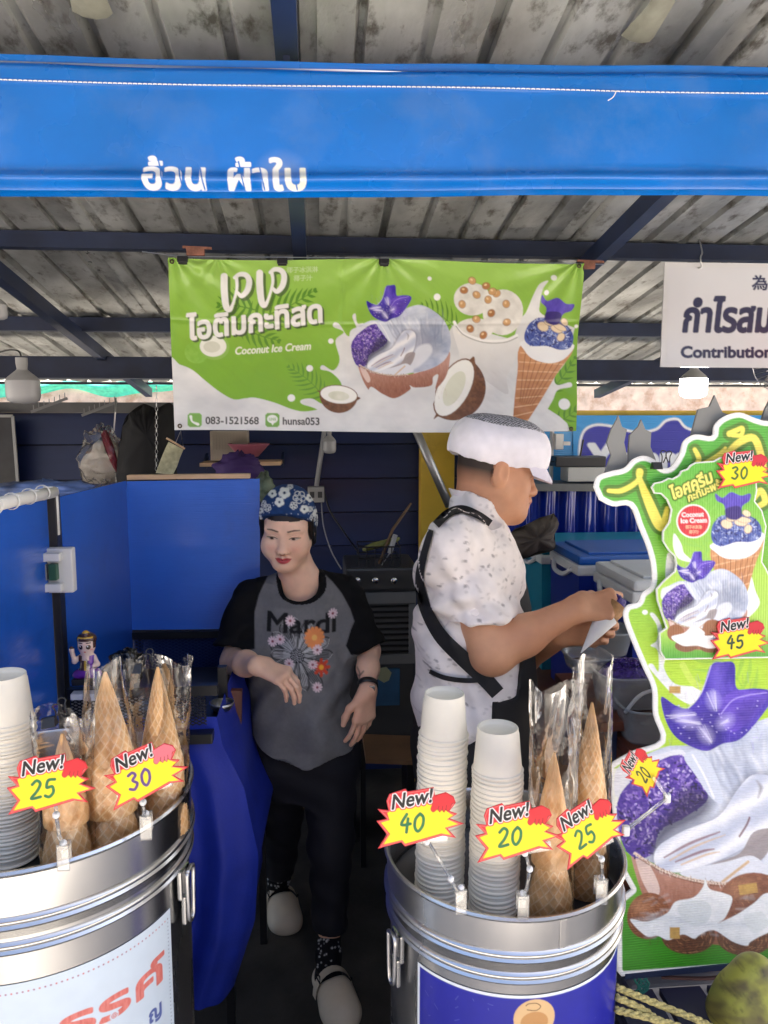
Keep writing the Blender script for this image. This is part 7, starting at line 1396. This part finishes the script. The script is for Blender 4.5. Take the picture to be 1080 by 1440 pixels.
    Q = Body(); loft(Q, [.74, .86, .99], [cx[0]] * 3, [1.93] * 3, [.145, .15, .14], [.175, .18, .17], .04)
    for i in (0, 1): Q.chain([hj[i], hj[i] + V(.03, 0, -.38)], [.105, .075], .04); capcone(Q, hj[i] + V(.03, 0, -.38), hj[i] + V(.0, 0, -.73), .075, .06, .02)
    P, F = Q.mesh(.009); npmesh('trousers', P, F, mat('black_trousers', (.01, .01, .011), .8), t)
    for i in (0, 1):
        a_ = hj[i] + V(0, 0, -.82); G = Body(); G.cone(a_ + V(-.03, 0, .035), a_ + V(.08, 0, .045), .04, .042, .03).cone(a_ + V(.08, 0, .04), a_ + V(.18, 0, .028), .042, .034, .03).cut(lambda P: .001 - P[:, 2]); P, F = G.mesh(.005); npmesh('shoe', P, F, mat('black_shoe', (.012, .012, .012), .4), t)
    # white cap with mesh crown and peak
    K = Body(); M = np.stack([S, F_, U_], 1); c1 = q(0, -.010, .072); K.ell(c1, V(.102, .114, .060), .03, M).cone(q(0, -.05, .045), q(0, .045, .050), .088, .084, .03).ell(q(0, -.075, .05), V(.09, .045, .05), .03, M)
    K.cut(lambda P: -((P - q(0, -.09, .014)) @ unit(U_ * .985 + F_ * .06))); K.cone(q(0, -.06, .00), q(0, .05, .0), .078, .078, .004, -1); K.warp = lambda P: .006 * n3(P, 16, 8) + .0010 * np.sin(((P - O) @ F_) * 190) * np.clip((.05 - (P - O) @ U_) / .025, 0, 1)
    P, F = K.mesh(.0028); P = relax(P, F, 1); L = (P - O) @ np.stack([S, F_, U_], 1) / 1.02 * 1000; C = np.empty_like(P); C[:] = lin((242, 238, 244)); top = (L[:, 2] > 112 + 3 * np.sin(L[:, 1] / 30)); ck = ((np.floor(L[:, 0] / 4.2) + np.floor(L[:, 1] / 4.2)) % 2 == 0); C[top & ck] = lin((84, 84, 88)); C[top & ~ck] = lin((206, 204, 210)); cp = npmesh('cap', P, F, M_CLOTH, t, C)
    A = np.array([[q(.082 * math.sin(th) * (1 - .08 * v), .034 + .066 * math.cos(th) * .80 + .062 * v * math.cos(th * .75), .056 - .030 * v - .030 * v * v * math.cos(th) - .016 * (1 - math.cos(th))) for th in np.linspace(-1.45, 1.45, 26)] for v in np.linspace(0, 1, 10)])
    MB().grid(A).grid(A[::-1] - U_ * .004).build('visor', mat('white_cotton', lin((226, 220, 232)), .85, bump=.1, bscale=250), cp, smooth=True)
    # the cone in his hands
    b, e = at(817, 918, 1.70), at(868, 846, 1.745); d = unit(e - b); a1 = unit(np.cross(d, V(0, 1, 0))); a2 = np.cross(d, a1); M = np.stack([a1, a2, d], 1); Lc = np.linalg.norm(e - b); c = thing('filled_cone', 'waffle cone in a white paper sleeve held by the man', 'cone', b)
    MB().lathe([(.001, 0), (.017, Lc * .42), (.027, Lc * .70), (.0262, Lc * .70), (.001, .01)], 30, b, M=M).build('paper_sleeve', mat('white_paper', (.75, .75, .76), .7), c, smooth=True)
    MB().lathe([(.001, .012), (.0155, Lc * .42), (.0245, Lc * .68), (.030, Lc * .93), (.0285, Lc * .93), (.015, Lc * .5)], 30, b, M=M).build('wafer', mat('wafer_brown', (.42, .22, .09), .7, noise=.3, nscale=60, bump=.4, bscale=120), c, smooth=True)
    o = crumple('rice_topping', b + d * Lc * .97, (.026, .026, .022), MATS['violet_rice'], None, None, 22); o.parent = c; o.matrix_parent_inverse = c.matrix_world.inverted()
man()
bpy.context.view_layer.update()
